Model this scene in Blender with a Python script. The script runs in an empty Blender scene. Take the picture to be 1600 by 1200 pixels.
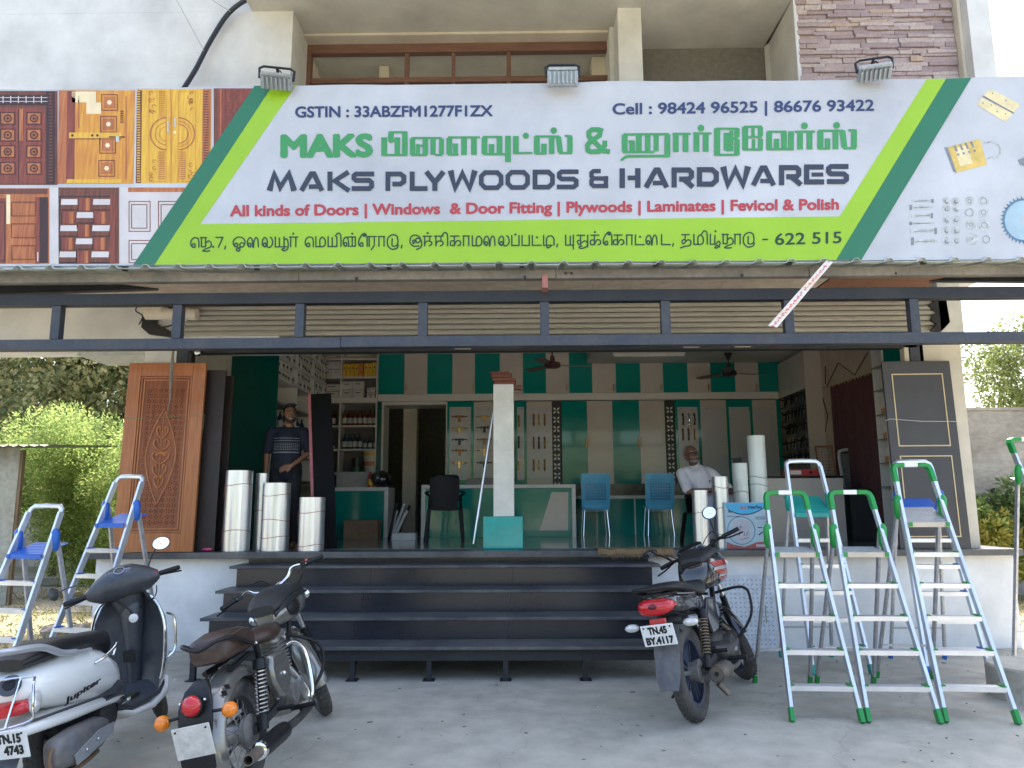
import bpy, bmesh, math, random
import numpy as np
from mathutils import Vector, Matrix, Euler
from mathutils.geometry import delaunay_2d_cdt
random.seed(7); rng = np.random.default_rng(7)
SC = bpy.context.scene; C = SC.collection
R = math.radians; PI = math.pi
# ---------------------------------------------------------------- camera
F, CX, CY = 1180.0, 800.0, 600.0
CAM = Vector((0, 0, 1.5))
CR = Matrix.Rotation(R(0.65), 3, 'Z') @ Matrix.Rotation(R(90 + 9.15), 3, 'X') @ Matrix.Rotation(R(-0.29), 3, 'Z')
cd = bpy.data.cameras.new('camera'); cd.sensor_width = 36; cd.lens = 36 * F / 1600; cd.clip_end = 3000; cd.clip_start = .05
co = bpy.data.objects.new('camera', cd); co.matrix_world = Matrix.Translation(CAM) @ CR.to_4x4(); C.objects.link(co); SC.camera = co
# ---------------------------------------------------------------- light
SUN_EL, SUN_AZ = 56.0, 12.0            # sun stands behind the building, slightly to the right
w = bpy.data.worlds.new('World'); SC.world = w; w.use_nodes = True
nt = w.node_tree; bg = nt.nodes['Background']
sky = nt.nodes.new('ShaderNodeTexSky'); sky.sky_type = 'NISHITA'; sky.sun_disc = False
sky.sun_elevation = R(SUN_EL); sky.sun_rotation = R(SUN_AZ); sky.air_density = 1.0; sky.dust_density = 4.5; sky.ozone_density = .5
nt.links.new(sky.outputs[0], bg.inputs[0]); bg.inputs[1].default_value = 0.15
ld = bpy.data.lights.new('sun', 'SUN'); ld.energy = 3.2; ld.angle = R(0.6); ld.color = (1, .95, .87)
lo = bpy.data.objects.new('sun', ld); C.objects.link(lo)
dv = Vector((math.sin(R(SUN_AZ)) * math.cos(R(SUN_EL)), math.cos(R(SUN_AZ)) * math.cos(R(SUN_EL)), math.sin(R(SUN_EL))))
lo.rotation_euler = dv.to_track_quat('Z', 'Y').to_euler()
vs = SC.view_settings; vs.view_transform = 'Standard'; vs.look = 'None'; vs.gamma = 1; vs.exposure = 2.2
try: vs.use_curve_mapping = False
except Exception: pass
SC.cycles.max_bounces = 8; SC.cycles.diffuse_bounces = 4; SC.cycles.glossy_bounces = 4; SC.cycles.transmission_bounces = 4
# ---------------------------------------------------------------- measuring: turns a picture position into a place in the scene
def ray(px, py): return CR @ Vector(((px - CX) / F, -(py - CY) / F, -1))
def P(px, py, Y):
    r = ray(px, py); t = (Y - CAM.y) / r.y; return CAM + r * t
def G(px, py, z=0.0):
    r = ray(px, py); t = (z - CAM.z) / r.z; return CAM + r * t
def PX(px, Y, z):
    k = (px - CX) / F; d = Vector((0, Y - CAM.y, z - CAM.z)); c0 = Vector(CR.col[0]); c2 = Vector(CR.col[2])
    a = c0 + k * c2
    return -(a.y * d.y + a.z * d.z) / a.x
def PZ(py, Y, X=0.0):
    k = -(py - CY) / F; c1 = Vector(CR.col[1]); c2 = Vector(CR.col[2]); a = c1 + k * c2
    return CAM.z - (a.x * X + a.y * (Y - CAM.y)) / a.z
def gz(y):
    """the forecourt falls away towards the road"""
    k = ((-50, -.14), (2, -.14), (3, -.13), (3.5, -.117), (4, -.092), (4.5, -.063), (5, -.034), (5.3, -.017), (5.6, -.004), (5.9, 0), (900, 0))
    for (a, b), (c, d) in zip(k, k[1:]):
        if a <= y <= c: return b + (d - b) * (y - a) / (c - a)
    return -.14
# ---------------------------------------------------------------- materials
MATS = {}
def mat(name, col, rough=.6, metal=0., var=.12, vs_=6., bump=0., bs=40., coat=0., spec=.5, alpha=1., trans=0., stretch=(1, 1, 1), col2=None, det=4., emit=None):
    if name in MATS: return MATS[name]
    m = bpy.data.materials.new(name); m.use_nodes = True; t = m.node_tree; b = t.nodes['Principled BSDF']; L = t.links.new
    b.inputs['Roughness'].default_value = rough; b.inputs['Metallic'].default_value = metal
    b.inputs['Specular IOR Level'].default_value = spec; b.inputs['Coat Weight'].default_value = coat; b.inputs['Coat Roughness'].default_value = .05
    if trans: b.inputs['Transmission Weight'].default_value = trans
    if alpha < 1: b.inputs['Alpha'].default_value = alpha
    c = (*col, 1)
    tc = t.nodes.new('ShaderNodeTexCoord'); mp = t.nodes.new('ShaderNodeMapping'); mp.inputs['Scale'].default_value = stretch
    L(tc.outputs['Object'], mp.inputs[0])
    if var:
        n = t.nodes.new('ShaderNodeTexNoise'); n.inputs['Scale'].default_value = vs_; n.inputs['Detail'].default_value = det; n.inputs['Roughness'].default_value = .6
        L(mp.outputs[0], n.inputs['Vector'])
        r = t.nodes.new('ShaderNodeValToRGB'); r.color_ramp.elements[0].position = .3; r.color_ramp.elements[1].position = .7
        lo_ = tuple(x * (1 - var) for x in col) if col2 is None else col2
        hi_ = tuple(min(1, x * (1 + var)) for x in col) if col2 is None else col
        r.color_ramp.elements[0].color = (*lo_, 1); r.color_ramp.elements[1].color = (*hi_, 1)
        L(n.outputs[0], r.inputs[0]); L(r.outputs[0], b.inputs['Base Color'])
    else: b.inputs['Base Color'].default_value = c
    if bump:
        n2 = t.nodes.new('ShaderNodeTexNoise'); n2.inputs['Scale'].default_value = bs; n2.inputs['Detail'].default_value = 5
        L(mp.outputs[0], n2.inputs['Vector']); bp = t.nodes.new('ShaderNodeBump'); bp.inputs['Strength'].default_value = bump; bp.inputs['Distance'].default_value = .01
        L(n2.outputs[0], bp.inputs['Height']); L(bp.outputs[0], b.inputs['Normal'])
    if emit: b.inputs['Emission Color'].default_value = (*col, 1); b.inputs['Emission Strength'].default_value = emit
    MATS[name] = m; return m
def dirty(name, col, dirt, rough=.7, amount=.5, s1=.8, s2=14., bump=.15, bs=60., thresh=.5, stretch=(1, 1, 1), metal=0., coat=0.):
    """a base colour with broad stains of a second colour and fine grain"""
    if name in MATS: return MATS[name]
    m = bpy.data.materials.new(name); m.use_nodes = True; t = m.node_tree; b = t.nodes['Principled BSDF']; L = t.links.new
    b.inputs['Roughness'].default_value = rough; b.inputs['Metallic'].default_value = metal; b.inputs['Coat Weight'].default_value = coat
    tc = t.nodes.new('ShaderNodeTexCoord'); mp = t.nodes.new('ShaderNodeMapping'); mp.inputs['Scale'].default_value = stretch; L(tc.outputs['Object'], mp.inputs[0])
    def noise(s, d=6, r=.6):
        n = t.nodes.new('ShaderNodeTexNoise'); n.inputs['Scale'].default_value = s; n.inputs['Detail'].default_value = d; n.inputs['Roughness'].default_value = r; L(mp.outputs[0], n.inputs['Vector']); return n
    a = noise(s1); f = noise(s2)
    r = t.nodes.new('ShaderNodeValToRGB'); r.color_ramp.elements[0].position = thresh - .12; r.color_ramp.elements[1].position = thresh + .2
    L(a.outputs[0], r.inputs[0])
    mu = t.nodes.new('ShaderNodeMath'); mu.operation = 'MULTIPLY'; mu.inputs[1].default_value = amount; L(r.outputs[0], mu.inputs[0])
    mx = t.nodes.new('ShaderNodeMix'); mx.data_type = 'RGBA'; mx.inputs['A'].default_value = (*col, 1); mx.inputs['B'].default_value = (*dirt, 1); L(mu.outputs[0], mx.inputs['Factor'])
    m2 = t.nodes.new('ShaderNodeMix'); m2.data_type = 'RGBA'; m2.blend_type = 'MULTIPLY'; m2.inputs['Factor'].default_value = 1
    r2 = t.nodes.new('ShaderNodeValToRGB'); r2.color_ramp.elements[0].color = (.78, .78, .78, 1); r2.color_ramp.elements[1].color = (1.12, 1.12, 1.12, 1); r2.color_ramp.elements[0].position = .3; r2.color_ramp.elements[1].position = .7
    L(f.outputs[0], r2.inputs[0]); L(mx.outputs['Result'], m2.inputs['A']); L(r2.outputs[0], m2.inputs['B']); L(m2.outputs['Result'], b.inputs['Base Color'])
    if bump:
        n2 = noise(bs, 8, .7); bp = t.nodes.new('ShaderNodeBump'); bp.inputs['Strength'].default_value = bump; bp.inputs['Distance'].default_value = .01
        L(n2.outputs[0], bp.inputs['Height']); L(bp.outputs[0], b.inputs['Normal'])
    MATS[name] = m; return m
def wood(name, c1, c2, rough=.4, scale=3., coat=0., axis=2):
    """grain running along one axis"""
    if name in MATS: return MATS[name]
    st = [14, 14, 14]; st[axis] = .9
    m = mat(name, c1, rough, 0, .3, scale, .12, 20, coat, .5, stretch=tuple(st), col2=c2, det=8); return m
# ---------------------------------------------------------------- objects
WM = {}
def tag(o, label=None, cat=None, group=None, kind=None):
    if label: o['label'] = label
    if cat: o['category'] = cat
    if group: o['group'] = group
    if kind: o['kind'] = kind
    return o
def thing(name, label, cat, loc=(0, 0, 0), rz=0., group=None, rx=0., ry=0., sc=1.):
    o = bpy.data.objects.new(name, None); C.objects.link(o); o.empty_display_size = .1
    o.location = loc; o.rotation_euler = (rx, ry, rz); o.scale = (sc, sc, sc)
    WM[o.name] = Matrix.Translation(Vector(loc)) @ Euler((rx, ry, rz)).to_matrix().to_4x4() @ Matrix.Scale(sc, 4)
    return tag(o, label, cat, group)
class MB:
    def __init__(s): s.v = []; s.f = []; s.m = []; s.M = None; s.mi = 0; s.mats = []
    def use(s, m):
        if m not in s.mats: s.mats.append(m)
        s.mi = s.mats.index(m); return s
    def add(s, vs_, fs):
        b = len(s.v)
        for p in vs_:
            p = Vector(p); s.v.append(s.M @ p if s.M else p)
        for f in fs: s.f.append([b + i for i in f]); s.m.append(s.mi)
        return s
    def box(s, x0, x1, y0, y1, z0, z1):
        if x0 > x1: x0, x1 = x1, x0
        if y0 > y1: y0, y1 = y1, y0
        if z0 > z1: z0, z1 = z1, z0
        return s.add([(x, y, z) for x in (x0, x1) for y in (y0, y1) for z in (z0, z1)],
                     [(0, 1, 3, 2), (4, 6, 7, 5), (0, 4, 5, 1), (2, 3, 7, 6), (0, 2, 6, 4), (1, 5, 7, 3)])
    def bar(s, a, b, w_, d, up=(0, 0, 1)):
        """box bar from a to b; w_ across, d along the other"""
        a = Vector(a); b = Vector(b); t = (b - a).normalized(); u = Vector(up)
        if abs(t.dot(u)) > .98: u = Vector((0, 1, 0))
        x = t.cross(u).normalized(); y = x.cross(t).normalized(); vs_ = []
        for p in (a, b):
            for i, j in ((-1, -1), (1, -1), (1, 1), (-1, 1)): vs_.append(p + x * i * w_ / 2 + y * j * d / 2)
        return s.add(vs_, [(3, 2, 1, 0), (4, 5, 6, 7), (0, 1, 5, 4), (1, 2, 6, 5), (2, 3, 7, 6), (3, 0, 4, 7)])
    def rings(s, rg, caps=True, closed=False):
        n = len(rg[0]); vs_ = [p for r in rg for p in r]; fs = []
        m = len(rg)
        for i in range(m if closed else m - 1):
            for j in range(n):
                a = i * n + j; b = i * n + (j + 1) % n; c = ((i + 1) % m) * n + (j + 1) % n; d = ((i + 1) % m) * n + j
                fs.append((a, b, c, d))
        if caps and not closed: fs.append(tuple(range(n - 1, -1, -1))); fs.append(tuple((m - 1) * n + j for j in range(n)))
        return s.add(vs_, fs)
    def tube(s, pts, r, n=8, closed=False, flat=1.):
        pts = [Vector(p) for p in pts]; m = len(pts); rs = r if isinstance(r, (list, tuple)) else [r] * m
        up = None; rg = []
        for i, p in enumerate(pts):
            t = ((pts[(i + 1) % m] - pts[i - 1]) if closed else (pts[min(i + 1, m - 1)] - pts[max(i - 1, 0)])).normalized()
            if up is None: up = Vector((0, 0, 1)) if abs(t.z) < .9 else Vector((0, 1, 0))
            x = t.cross(up)
            if x.length < 1e-4: x = t.cross(Vector((1, .2, .1)))
            x.normalize(); y = x.cross(t).normalized(); up = y
            rg.append([p + x * math.cos(2 * PI * k / n) * rs[i] + y * math.sin(2 * PI * k / n) * rs[i] * flat for k in range(n)])
        return s.rings(rg, True, closed)
    def cyl(s, a, b, r0, r1=None, n=16): return s.tube([a, b], [r0, r0 if r1 is None else r1], n)
    def lathe(s, prof, o=(0, 0, 0), ax=(0, 0, 1), n=20, close=False):
        """prof: (radius, height along the axis)"""
        o = Vector(o); z = Vector(ax).normalized(); x = z.orthogonal().normalized(); y = z.cross(x)
        rg = [[o + z * h + (x * math.cos(2 * PI * k / n) + y * math.sin(2 * PI * k / n)) * max(r, 1e-4) for k in range(n)] for r, h in prof]
        return s.rings(rg, not close, close)
    def ball(s, c, r, n=12, m=8, M=None):
        r = (r, r, r) if isinstance(r, (int, float)) else r; c = Vector(c); rg = []
        for i in range(m + 1):
            t = PI * i / m; k = max(math.sin(t), 1e-3); ring = []
            for j in range(n):
                q = Vector((r[0] * k * math.cos(2 * PI * j / n), r[1] * k * math.sin(2 * PI * j / n), -r[2] * math.cos(t)))
                ring.append(c + (M @ q if M else q))
            rg.append(ring)
        return s.rings(rg)
    def body(s, secs, n=20, p=2.4):
        """loft along x; secs: (x, zc, half width, half height[, yc[, exponent]])"""
        rg = []
        for q in secs:
            x, zc, hw, hh = q[:4]; yc = q[4] if len(q) > 4 else 0; e = 2 / (q[5] if len(q) > 5 else p); ring = []
            for k in range(n):
                a = 2 * PI * k / n; c, d = math.cos(a), math.sin(a)
                ring.append((x, yc + hw * math.copysign(abs(c) ** e, c), zc + hh * math.copysign(abs(d) ** e, d)))
            rg.append(ring)
        return s.rings(rg)
    def prism(s, poly, d, fr=None):
        """poly in (a, b); fr maps (a, b, depth) to 3-D"""
        fr = fr or (lambda a, b, c: (a, c, b)); n = len(poly)
        return s.add([fr(a, b, 0) for a, b in poly] + [fr(a, b, d) for a, b in poly],
                     [tuple(range(n)), tuple(range(2 * n - 1, n - 1, -1))] + [(i, n + i, n + (i + 1) % n, (i + 1) % n) for i in range(n)])
    def poly(s, pts): return s.add(pts, [tuple(range(len(pts)))])
    def build(s, name, m=None, parent=None, smooth=None, bev=0., world=False, kind=None, label=None, fix=True, sub=0):
        me = bpy.data.meshes.new(name); vs_ = s.v
        if world and parent is not None and parent.name in WM:
            I = WM[parent.name].inverted(); vs_ = [I @ p for p in vs_]
        me.from_pydata([tuple(p) for p in vs_], [], s.f)
        if s.mats:
            for x in s.mats: me.materials.append(x)
            me.polygons.foreach_set('material_index', s.m)
        elif m: me.materials.append(m)
        if fix:
            bm = bmesh.new(); bm.from_mesh(me); bmesh.ops.recalc_face_normals(bm, faces=bm.faces); bm.to_mesh(me); bm.free()
        if smooth is not None:
            me.polygons.foreach_set('use_smooth', [True] * len(me.polygons)); me.set_sharp_from_angle(angle=R(smooth))
        me.update()
        o = bpy.data.objects.new(name, me); C.objects.link(o)
        if parent is not None: o.parent = parent
        if world and parent is not None and parent.name in WM: WM[o.name] = WM[parent.name].copy()
        elif parent is not None and parent.name in WM: WM[o.name] = WM[parent.name].copy()
        if bev:
            b = o.modifiers.new('bevel', 'BEVEL'); b.width = bev; b.segments = 2; b.limit_method = 'ANGLE'; b.angle_limit = R(40)
        if sub:
            b = o.modifiers.new('sub', 'SUBSURF'); b.levels = sub; b.render_levels = sub
        if kind: o['kind'] = kind
        if label: o['label'] = label
        return o
def dup(o, parent=None, loc=None, rz=None, label=None):
    c = o.copy(); C.objects.link(c); c.parent = parent
    if loc is not None: c.location = loc
    if rz is not None: c.rotation_euler = (c.rotation_euler[0], c.rotation_euler[1], rz)
    if label: c['label'] = label
    for ch in list(o.children): dup(ch, c)
    return c
def arc(cx, cz, r, a0, a1, n=12, y=0.): return [(cx + r * math.cos(R(a0 + (a1 - a0) * i / n)), y, cz + r * math.sin(R(a0 + (a1 - a0) * i / n))) for i in range(n + 1)]
def spl(pts, n=6):
    """smooth curve through the points"""
    p = [Vector(q) for q in pts]; o = []
    for i in range(len(p) - 1):
        a, b, c, d = p[max(i - 1, 0)], p[i], p[i + 1], p[min(i + 2, len(p) - 1)]
        for k in range(n):
            t = k / n; o.append(.5 * ((2 * b) + (c - a) * t + (2 * a - 5 * b + 4 * c - d) * t * t + (3 * b - a - 3 * c + d) * t ** 3))
    return o + [p[-1]]
# ---------------------------------------------------------------- lettering: outlines united into clean faces
def area(p): return .5 * sum(p[i][0] * p[(i + 1) % len(p)][1] - p[(i + 1) % len(p)][0] * p[i][1] for i in range(len(p)))
def unite(polys):
    """polys counter-clockwise = filled, clockwise = hole; returns verts, tris of the non-zero fill"""
    polys = [p for p in polys if len(p) > 2]; polys.sort(key=lambda p: min(q[0] for q in p)); groups = []
    for p in polys:
        x0 = min(q[0] for q in p); x1 = max(q[0] for q in p)
        if groups and x0 < groups[-1][1]: groups[-1][0].append(p); groups[-1][1] = max(groups[-1][1], x1)
        else: groups.append([[p], x1])
    V = []; T = []
    for ps, _ in groups:
        vs_ = []; es = []
        for p in ps:
            b = len(vs_); vs_ += [Vector((q[0], q[1])) for q in p]; es += [(b + i, b + (i + 1) % len(p)) for i in range(len(p))]
        o = delaunay_2d_cdt(vs_, es, [], 0, 1e-6); ov = np.array([tuple(q) for q in o[0]]); of = np.array([f for f in o[2] if len(f) == 3])
        if not len(of): continue
        ce = ov[of].mean(1); w_ = np.zeros(len(ce))
        for p in ps:
            a = np.array([tuple(q)[:2] for q in p]); b = np.roll(a, -1, 0)
            ay = a[:, 1][None]; by = b[:, 1][None]; cy = ce[:, 1][:, None]; cx_ = ce[:, 0][:, None]
            cr = (b[:, 0] - a[:, 0])[None] * (cy - ay) - (cx_ - a[:, 0][None]) * (by - ay)
            w_ += ((ay <= cy) & (by > cy) & (cr > 0)).sum(1) - ((ay > cy) & (by <= cy) & (cr < 0)).sum(1)
        k = len(V); V += [tuple(q) for q in ov]; T += [tuple(k + i for i in f) for f in of[np.abs(w_) > .5]]
    return V, T
def ccw(p): return p if area(p) > 0 else p[::-1]
def stroke(pts, w_, closed=False, cap=False):
    """mitred ribbon as a list of counter-clockwise quads"""
    p = [Vector((q[0], q[1])) for q in pts]; n = len(p); out = []
    L_, R_ = [], []
    for i in range(n):
        a = p[i - 1] if (i or closed) else None; c = p[(i + 1) % n] if (i < n - 1 or closed) else None
        d1 = (p[i] - a).normalized() if a is not None else None; d2 = (c - p[i]).normalized() if c is not None else None
        if d1 is None: d1 = d2
        if d2 is None: d2 = d1
        n1 = Vector((-d1.y, d1.x)); n2 = Vector((-d2.y, d2.x)); m = n1 + n2
        m = m.normalized() if m.length > 1e-6 else n1
        k = min(1 / max(m.dot(n1), .35), 1.6); L_.append(p[i] + m * w_ / 2 * k); R_.append(p[i] - m * w_ / 2 * k)
    for i in range(n if closed else n - 1):
        j = (i + 1) % n; out.append(ccw([L_[i], R_[i], R_[j], L_[j]]))
    if cap:
        for q in (p[0], p[-1]): out.append([q + Vector((math.cos(t), math.sin(t))) * w_ / 2 for t in [2 * PI * k / 8 for k in range(8)]])
    return out
def disc(x, y, r, n=14): return [Vector((x + r * math.cos(2 * PI * k / n), y + r * math.sin(2 * PI * k / n))) for k in range(n)]
def glyph_polys(s, res=4):
    cu = bpy.data.curves.new('t', 'FONT'); cu.body = s; cu.size = 1; o = bpy.data.objects.new('t', cu); C.objects.link(o)
    dg = bpy.context.evaluated_depsgraph_get(); c2 = o.to_curve(dg); out = []
    for sp in c2.splines:
        bp = sp.bezier_points; n = len(bp); q = []
        for i in range(n):
            a, b = bp[i], bp[(i + 1) % n]; p0, p1, p2, p3 = a.co, a.handle_right, b.handle_left, b.co
            flat = (p1 - p0).cross(p3 - p0).length + (p2 - p0).cross(p3 - p0).length < 1e-5
            for k in range(1 if flat else res):
                t = k / res; u = 1 - t; r = p0 * u ** 3 + p1 * 3 * u * u * t + p2 * 3 * u * t * t + p3 * t ** 3; q.append(Vector((r.x, r.y)))
        z = [q[0]]
        for r in q[1:]:
            if (r - z[-1]).length > 1e-4: z.append(r)
        if (z[0] - z[-1]).length < 1e-4: z.pop()
        if len(z) > 2: out.append(z)
    o.to_curve_clear(); bpy.data.objects.remove(o); bpy.data.curves.remove(cu)
    if out and sum(area(q) for q in out) < 0: out = [q[::-1] for q in out]
    return out
_TC = {}
def text2d(s, bold=0., extra=None):
    """verts, tris, width; cap height is about .7 per unit size"""
    k = (s, bold)
    if k in _TC and extra is None: return _TC[k]
    ps = glyph_polys(s)
    if bold:
        rb = []
        for p in ps:
            m = len(p)
            for i in range(m):
                a, b = p[i], p[(i + 1) % m]; d = (b - a).normalized(); nn = Vector((-d.y, d.x)) * bold; e = d * bold * .4
                rb.append(ccw([a + nn - e, a - nn - e, b - nn + e, b + nn + e]))
        ps = ps + rb
    if extra: ps = ps + extra
    V, T = unite(ps); xs = [v[0] for v in V]; ys = [v[1] for v in V]
    r = (V, T, min(xs), max(xs), min(ys), max(ys)); _TC[k] = r; return r
def text_on(mb, s, o, ux, uy, h, bold=.02, wid=None, center=True):
    """flat lettering on a plane; h = size of a capital, o = centre of the baseline"""
    V, T, x0, x1, y0, y1 = text2d(s, bold); k = h / .7; kx = k if wid is None else wid / (x1 - x0); ux = Vector(ux).normalized(); uy = Vector(uy).normalized(); o = Vector(o)
    xc = (x0 + x1) / 2 if center else x0
    mb.add([o + ux * (a - xc) * kx + uy * b * k for a, b in V], T)
# ---------------------------------------------------------------- shared materials
white = dirty('white_wall_paint', (.68, .68, .67), (.61, .6, .56), .75, .3, .45, 1.5, .03, 90, .6)
cream = dirty('cream_wall_paint', (.66, .6, .5), (.55, .5, .4), .7, .3, .6, 1.5, .03, 90)
ceilp = dirty('ceiling_paint', (.6, .58, .53), (.5, .47, .41), .8, .4, .5, 1.5, .03, 60)
granite = dirty('black_granite', (.011, .014, .021), (.032, .035, .042), .22, .5, 1.6, 8, .05, 60, .5)
granite_edge = dirty('granite_edge', (.045, .048, .058), (.17, .165, .15), .35, .75, 1.8, 14, .05, 90)
floor_m = mat('polished_floor', (.19, .23, .21), .13, 0, .35, 30, 0, 40, .4)
steel_blk = dirty('black_painted_steel', (.014, .016, .022), (.06, .057, .05), .55, .35, 2.5, 20, .05, 80, .55)
steel_gry = dirty('blue_grey_steel', (.035, .042, .062), (.1, .095, .085), .5, .4, 2.5, 20, .05, 80)
purl = dirty('weathered_purlin', (.16, .145, .125), (.3, .26, .21), .6, .6, 2, 18, .1, 70)
sheet_m = dirty('pale_roof_sheet', (.6, .66, .62), (.3, .3, .27), .45, .5, 3, 20, .05, 50)
soffit_m = dirty('beige_soffit', (.58, .49, .40), (.42, .33, .25), .7, .4, 1.5, 10, .04, 60)
brownpan = dirty('brown_board', (.26, .12, .07), (.16, .07, .05), .5, .5, 3, 20, .1, 60, stretch=(1, 6, 6))
shut_m = dirty('shutter_slat_paint', (.44, .42, .37), (.28, .265, .23), .45, .5, 2, 16, .03, 60, stretch=(.4, 3, 3))
teal = mat('teal_laminate', (.0, .235, .2), .13, 0, .08, 3, 0, 40, .5)
teal_d = mat('dark_teal_laminate', (.0, .085, .07), .25, 0, .1, 3)
lamw = mat('warm_white_laminate', (.56, .5, .45), .2, 0, .05, 3, 0, 40, .3)
lamg = mat('grey_white_board', (.5, .49, .51), .25, 0, .05, 3, 0, 40, .3)
framew = mat('white_trim', (.66, .64, .6), .35, 0, .05)
dark = mat('black_plastic', (.012, .012, .013), .4, 0, .2, 12, spec=.3)
rubber = mat('tyre_rubber', (.03, .029, .028), .8, 0, .3, 20, .1, 120, col2=(.075, .068, .058))
chrome = mat('chrome', (.75, .76, .78), .12, 1, .04, 10)
alu = dirty('aluminium', (.80, .81, .84), (.68, .68, .68), .34, .3, 3, 2.5, .03, 90, .55, (1, 1, 1), .75)
alu_dull = dirty('dull_aluminium', (.55, .55, .57), (.36, .34, .31), .45, .5, 5, 30, .05, 90, .5, (1, 1, 1), .7)
brass = mat('brass', (.55, .36, .14), .3, 1, .2, 20)
windowwood = wood('weathered_window_wood', (.23, .115, .085), (.12, .065, .05), .65, 3, 0, 0)
glass_d = mat('dark_glass', (.05, .055, .06), .08, 0, 0, spec=.8)
# ---------------------------------------------------------------- ground
earth = dirty('dry_earth', (.27, .22, .15), (.12, .14, .05), .95, .7, .35, 5, .5, 25, .48)
conc = dirty('forecourt_concrete', (.47, .44, .365), (.35, .325, .26), .82, .75, .55, 4, .25, 70, .47)
nt_ = conc.node_tree
_b = nt_.nodes['Principled BSDF']; _src = _b.inputs['Base Color'].links[0].from_socket; _tc = nt_.nodes.new('ShaderNodeTexCoord')
def _mul(src, fac_socket, col):
    m_ = nt_.nodes.new('ShaderNodeMix'); m_.data_type = 'RGBA'; nt_.links.new(fac_socket, m_.inputs['Factor']); nt_.links.new(src, m_.inputs['A']); m_.inputs['B'].default_value = (*col, 1); return m_.outputs['Result']
def _ramp(sock, p0, p1, inv=False):
    r_ = nt_.nodes.new('ShaderNodeMapRange'); r_.inputs['From Min'].default_value = p0; r_.inputs['From Max'].default_value = p1; r_.inputs['To Min'].default_value = 1. if inv else 0.; r_.inputs['To Max'].default_value = 0. if inv else 1.; nt_.links.new(sock, r_.inputs['Value']); return r_.outputs[0]
def _sc(sock, k):
    m_ = nt_.nodes.new('ShaderNodeMath'); m_.operation = 'MULTIPLY'; m_.inputs[1].default_value = k; nt_.links.new(sock, m_.inputs[0]); return m_.outputs[0]
# hairline cracks: warped cell borders
_wn = nt_.nodes.new('ShaderNodeTexNoise'); _wn.inputs['Scale'].default_value = 1.6; _wn.inputs['Detail'].default_value = 6; nt_.links.new(_tc.outputs['Object'], _wn.inputs['Vector'])
_wm = nt_.nodes.new('ShaderNodeMix'); _wm.data_type = 'RGBA'; _wm.blend_type = 'LINEAR_LIGHT'; _wm.inputs['Factor'].default_value = .55; nt_.links.new(_tc.outputs['Object'], _wm.inputs['A']); nt_.links.new(_wn.outputs['Color'], _wm.inputs['B'])
_vo = nt_.nodes.new('ShaderNodeTexVoronoi'); _vo.feature = 'DISTANCE_TO_EDGE'; _vo.inputs['Scale'].default_value = .42; nt_.links.new(_wm.outputs['Result'], _vo.inputs['Vector'])
_c = _mul(_src, _sc(_ramp(_vo.outputs['Distance'], .0, .005, True), .28), (.13, .12, .10))
# dark dribbles and oil spots, pale dusty scuffs
_sp = nt_.nodes.new('ShaderNodeTexNoise'); _sp.inputs['Scale'].default_value = 2.3; _sp.inputs['Detail'].default_value = 9; _sp.inputs['Roughness'].default_value = .7; _mp2 = nt_.nodes.new('ShaderNodeMapping'); _mp2.inputs['Scale'].default_value = (1, .45, 1); nt_.links.new(_tc.outputs['Object'], _mp2.inputs[0]); nt_.links.new(_mp2.outputs[0], _sp.inputs['Vector'])
_c = _mul(_c, _sc(_ramp(_sp.outputs[0], .62, .74), .55), (.19, .18, .15)); _c = _mul(_c, _sc(_ramp(_sp.outputs[0], .36, .24), .6), (.68, .65, .57))
nt_.links.new(_c, _b.inputs['Base Color'])
GY = (-700, -30, 1.5, 2, 2.5, 3, 3.25, 3.5, 4, 4.5, 5, 5.3, 5.6, 5.9)
def sheet(g, x0, x1, ys, dz):
    ys = list(ys); g.add([(x, y, gz(y) + dz) for y in ys for x in (x0, x1)], [(2 * i, 2 * i + 1, 2 * i + 3, 2 * i + 2) for i in range(len(ys) - 1)])
g = MB(); sheet(g, -700, 700, GY + (700,), 0); tag(g.build('ground', earth, fix=False, smooth=60), kind='structure')
FY = 8.62
g = MB(); sheet(g, -7.6, 9.5, (-6,) + GY[2:], .004); g.poly([(-7.6, 5.9, .004), (9.5, 5.9, .004), (9.5, FY, .004), (-4.3, FY, .004), (-4.9, 8.2, .004), (-6.2, 7.75, .004), (-7.6, 7.6, .004)]); tag(g.build('forecourt', conc, fix=False, smooth=60), kind='structure')
# grit, dry leaves and chips lying about
g = MB(); gm = [mat('grit', (.22, .2, .17), .9), mat('pale_chip', (.6, .58, .52), .8), mat('dry_leaf', (.3, .22, .1), .8)]
for i in range(420):
    x = random.uniform(-4.5, 6); y = random.choice([random.uniform(3.9, 8.2), random.uniform(7.2, 8.2), random.uniform(3.9, 5.4)]); s_ = random.uniform(.003, .009) * (1 if i % 9 else 1.8)
    g.use(gm[0 if i % 5 else (1 if i % 10 else 2)]); a = random.uniform(0, PI)
    q = [(x + s_ * math.cos(a + k * PI / 2) * (1 if k % 2 else 1.7), y + s_ * math.sin(a + k * PI / 2) * (1 if k % 2 else 1.7), gz(y) + .005) for k in range(4)]
    top = [(p[0], p[1], p[2] + s_ * .5) for p in q]; g.rings([q, top])
tag(g.build('grit'), 'small chips and dry bits scattered over the concrete forecourt', 'grit', kind='stuff')
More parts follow.
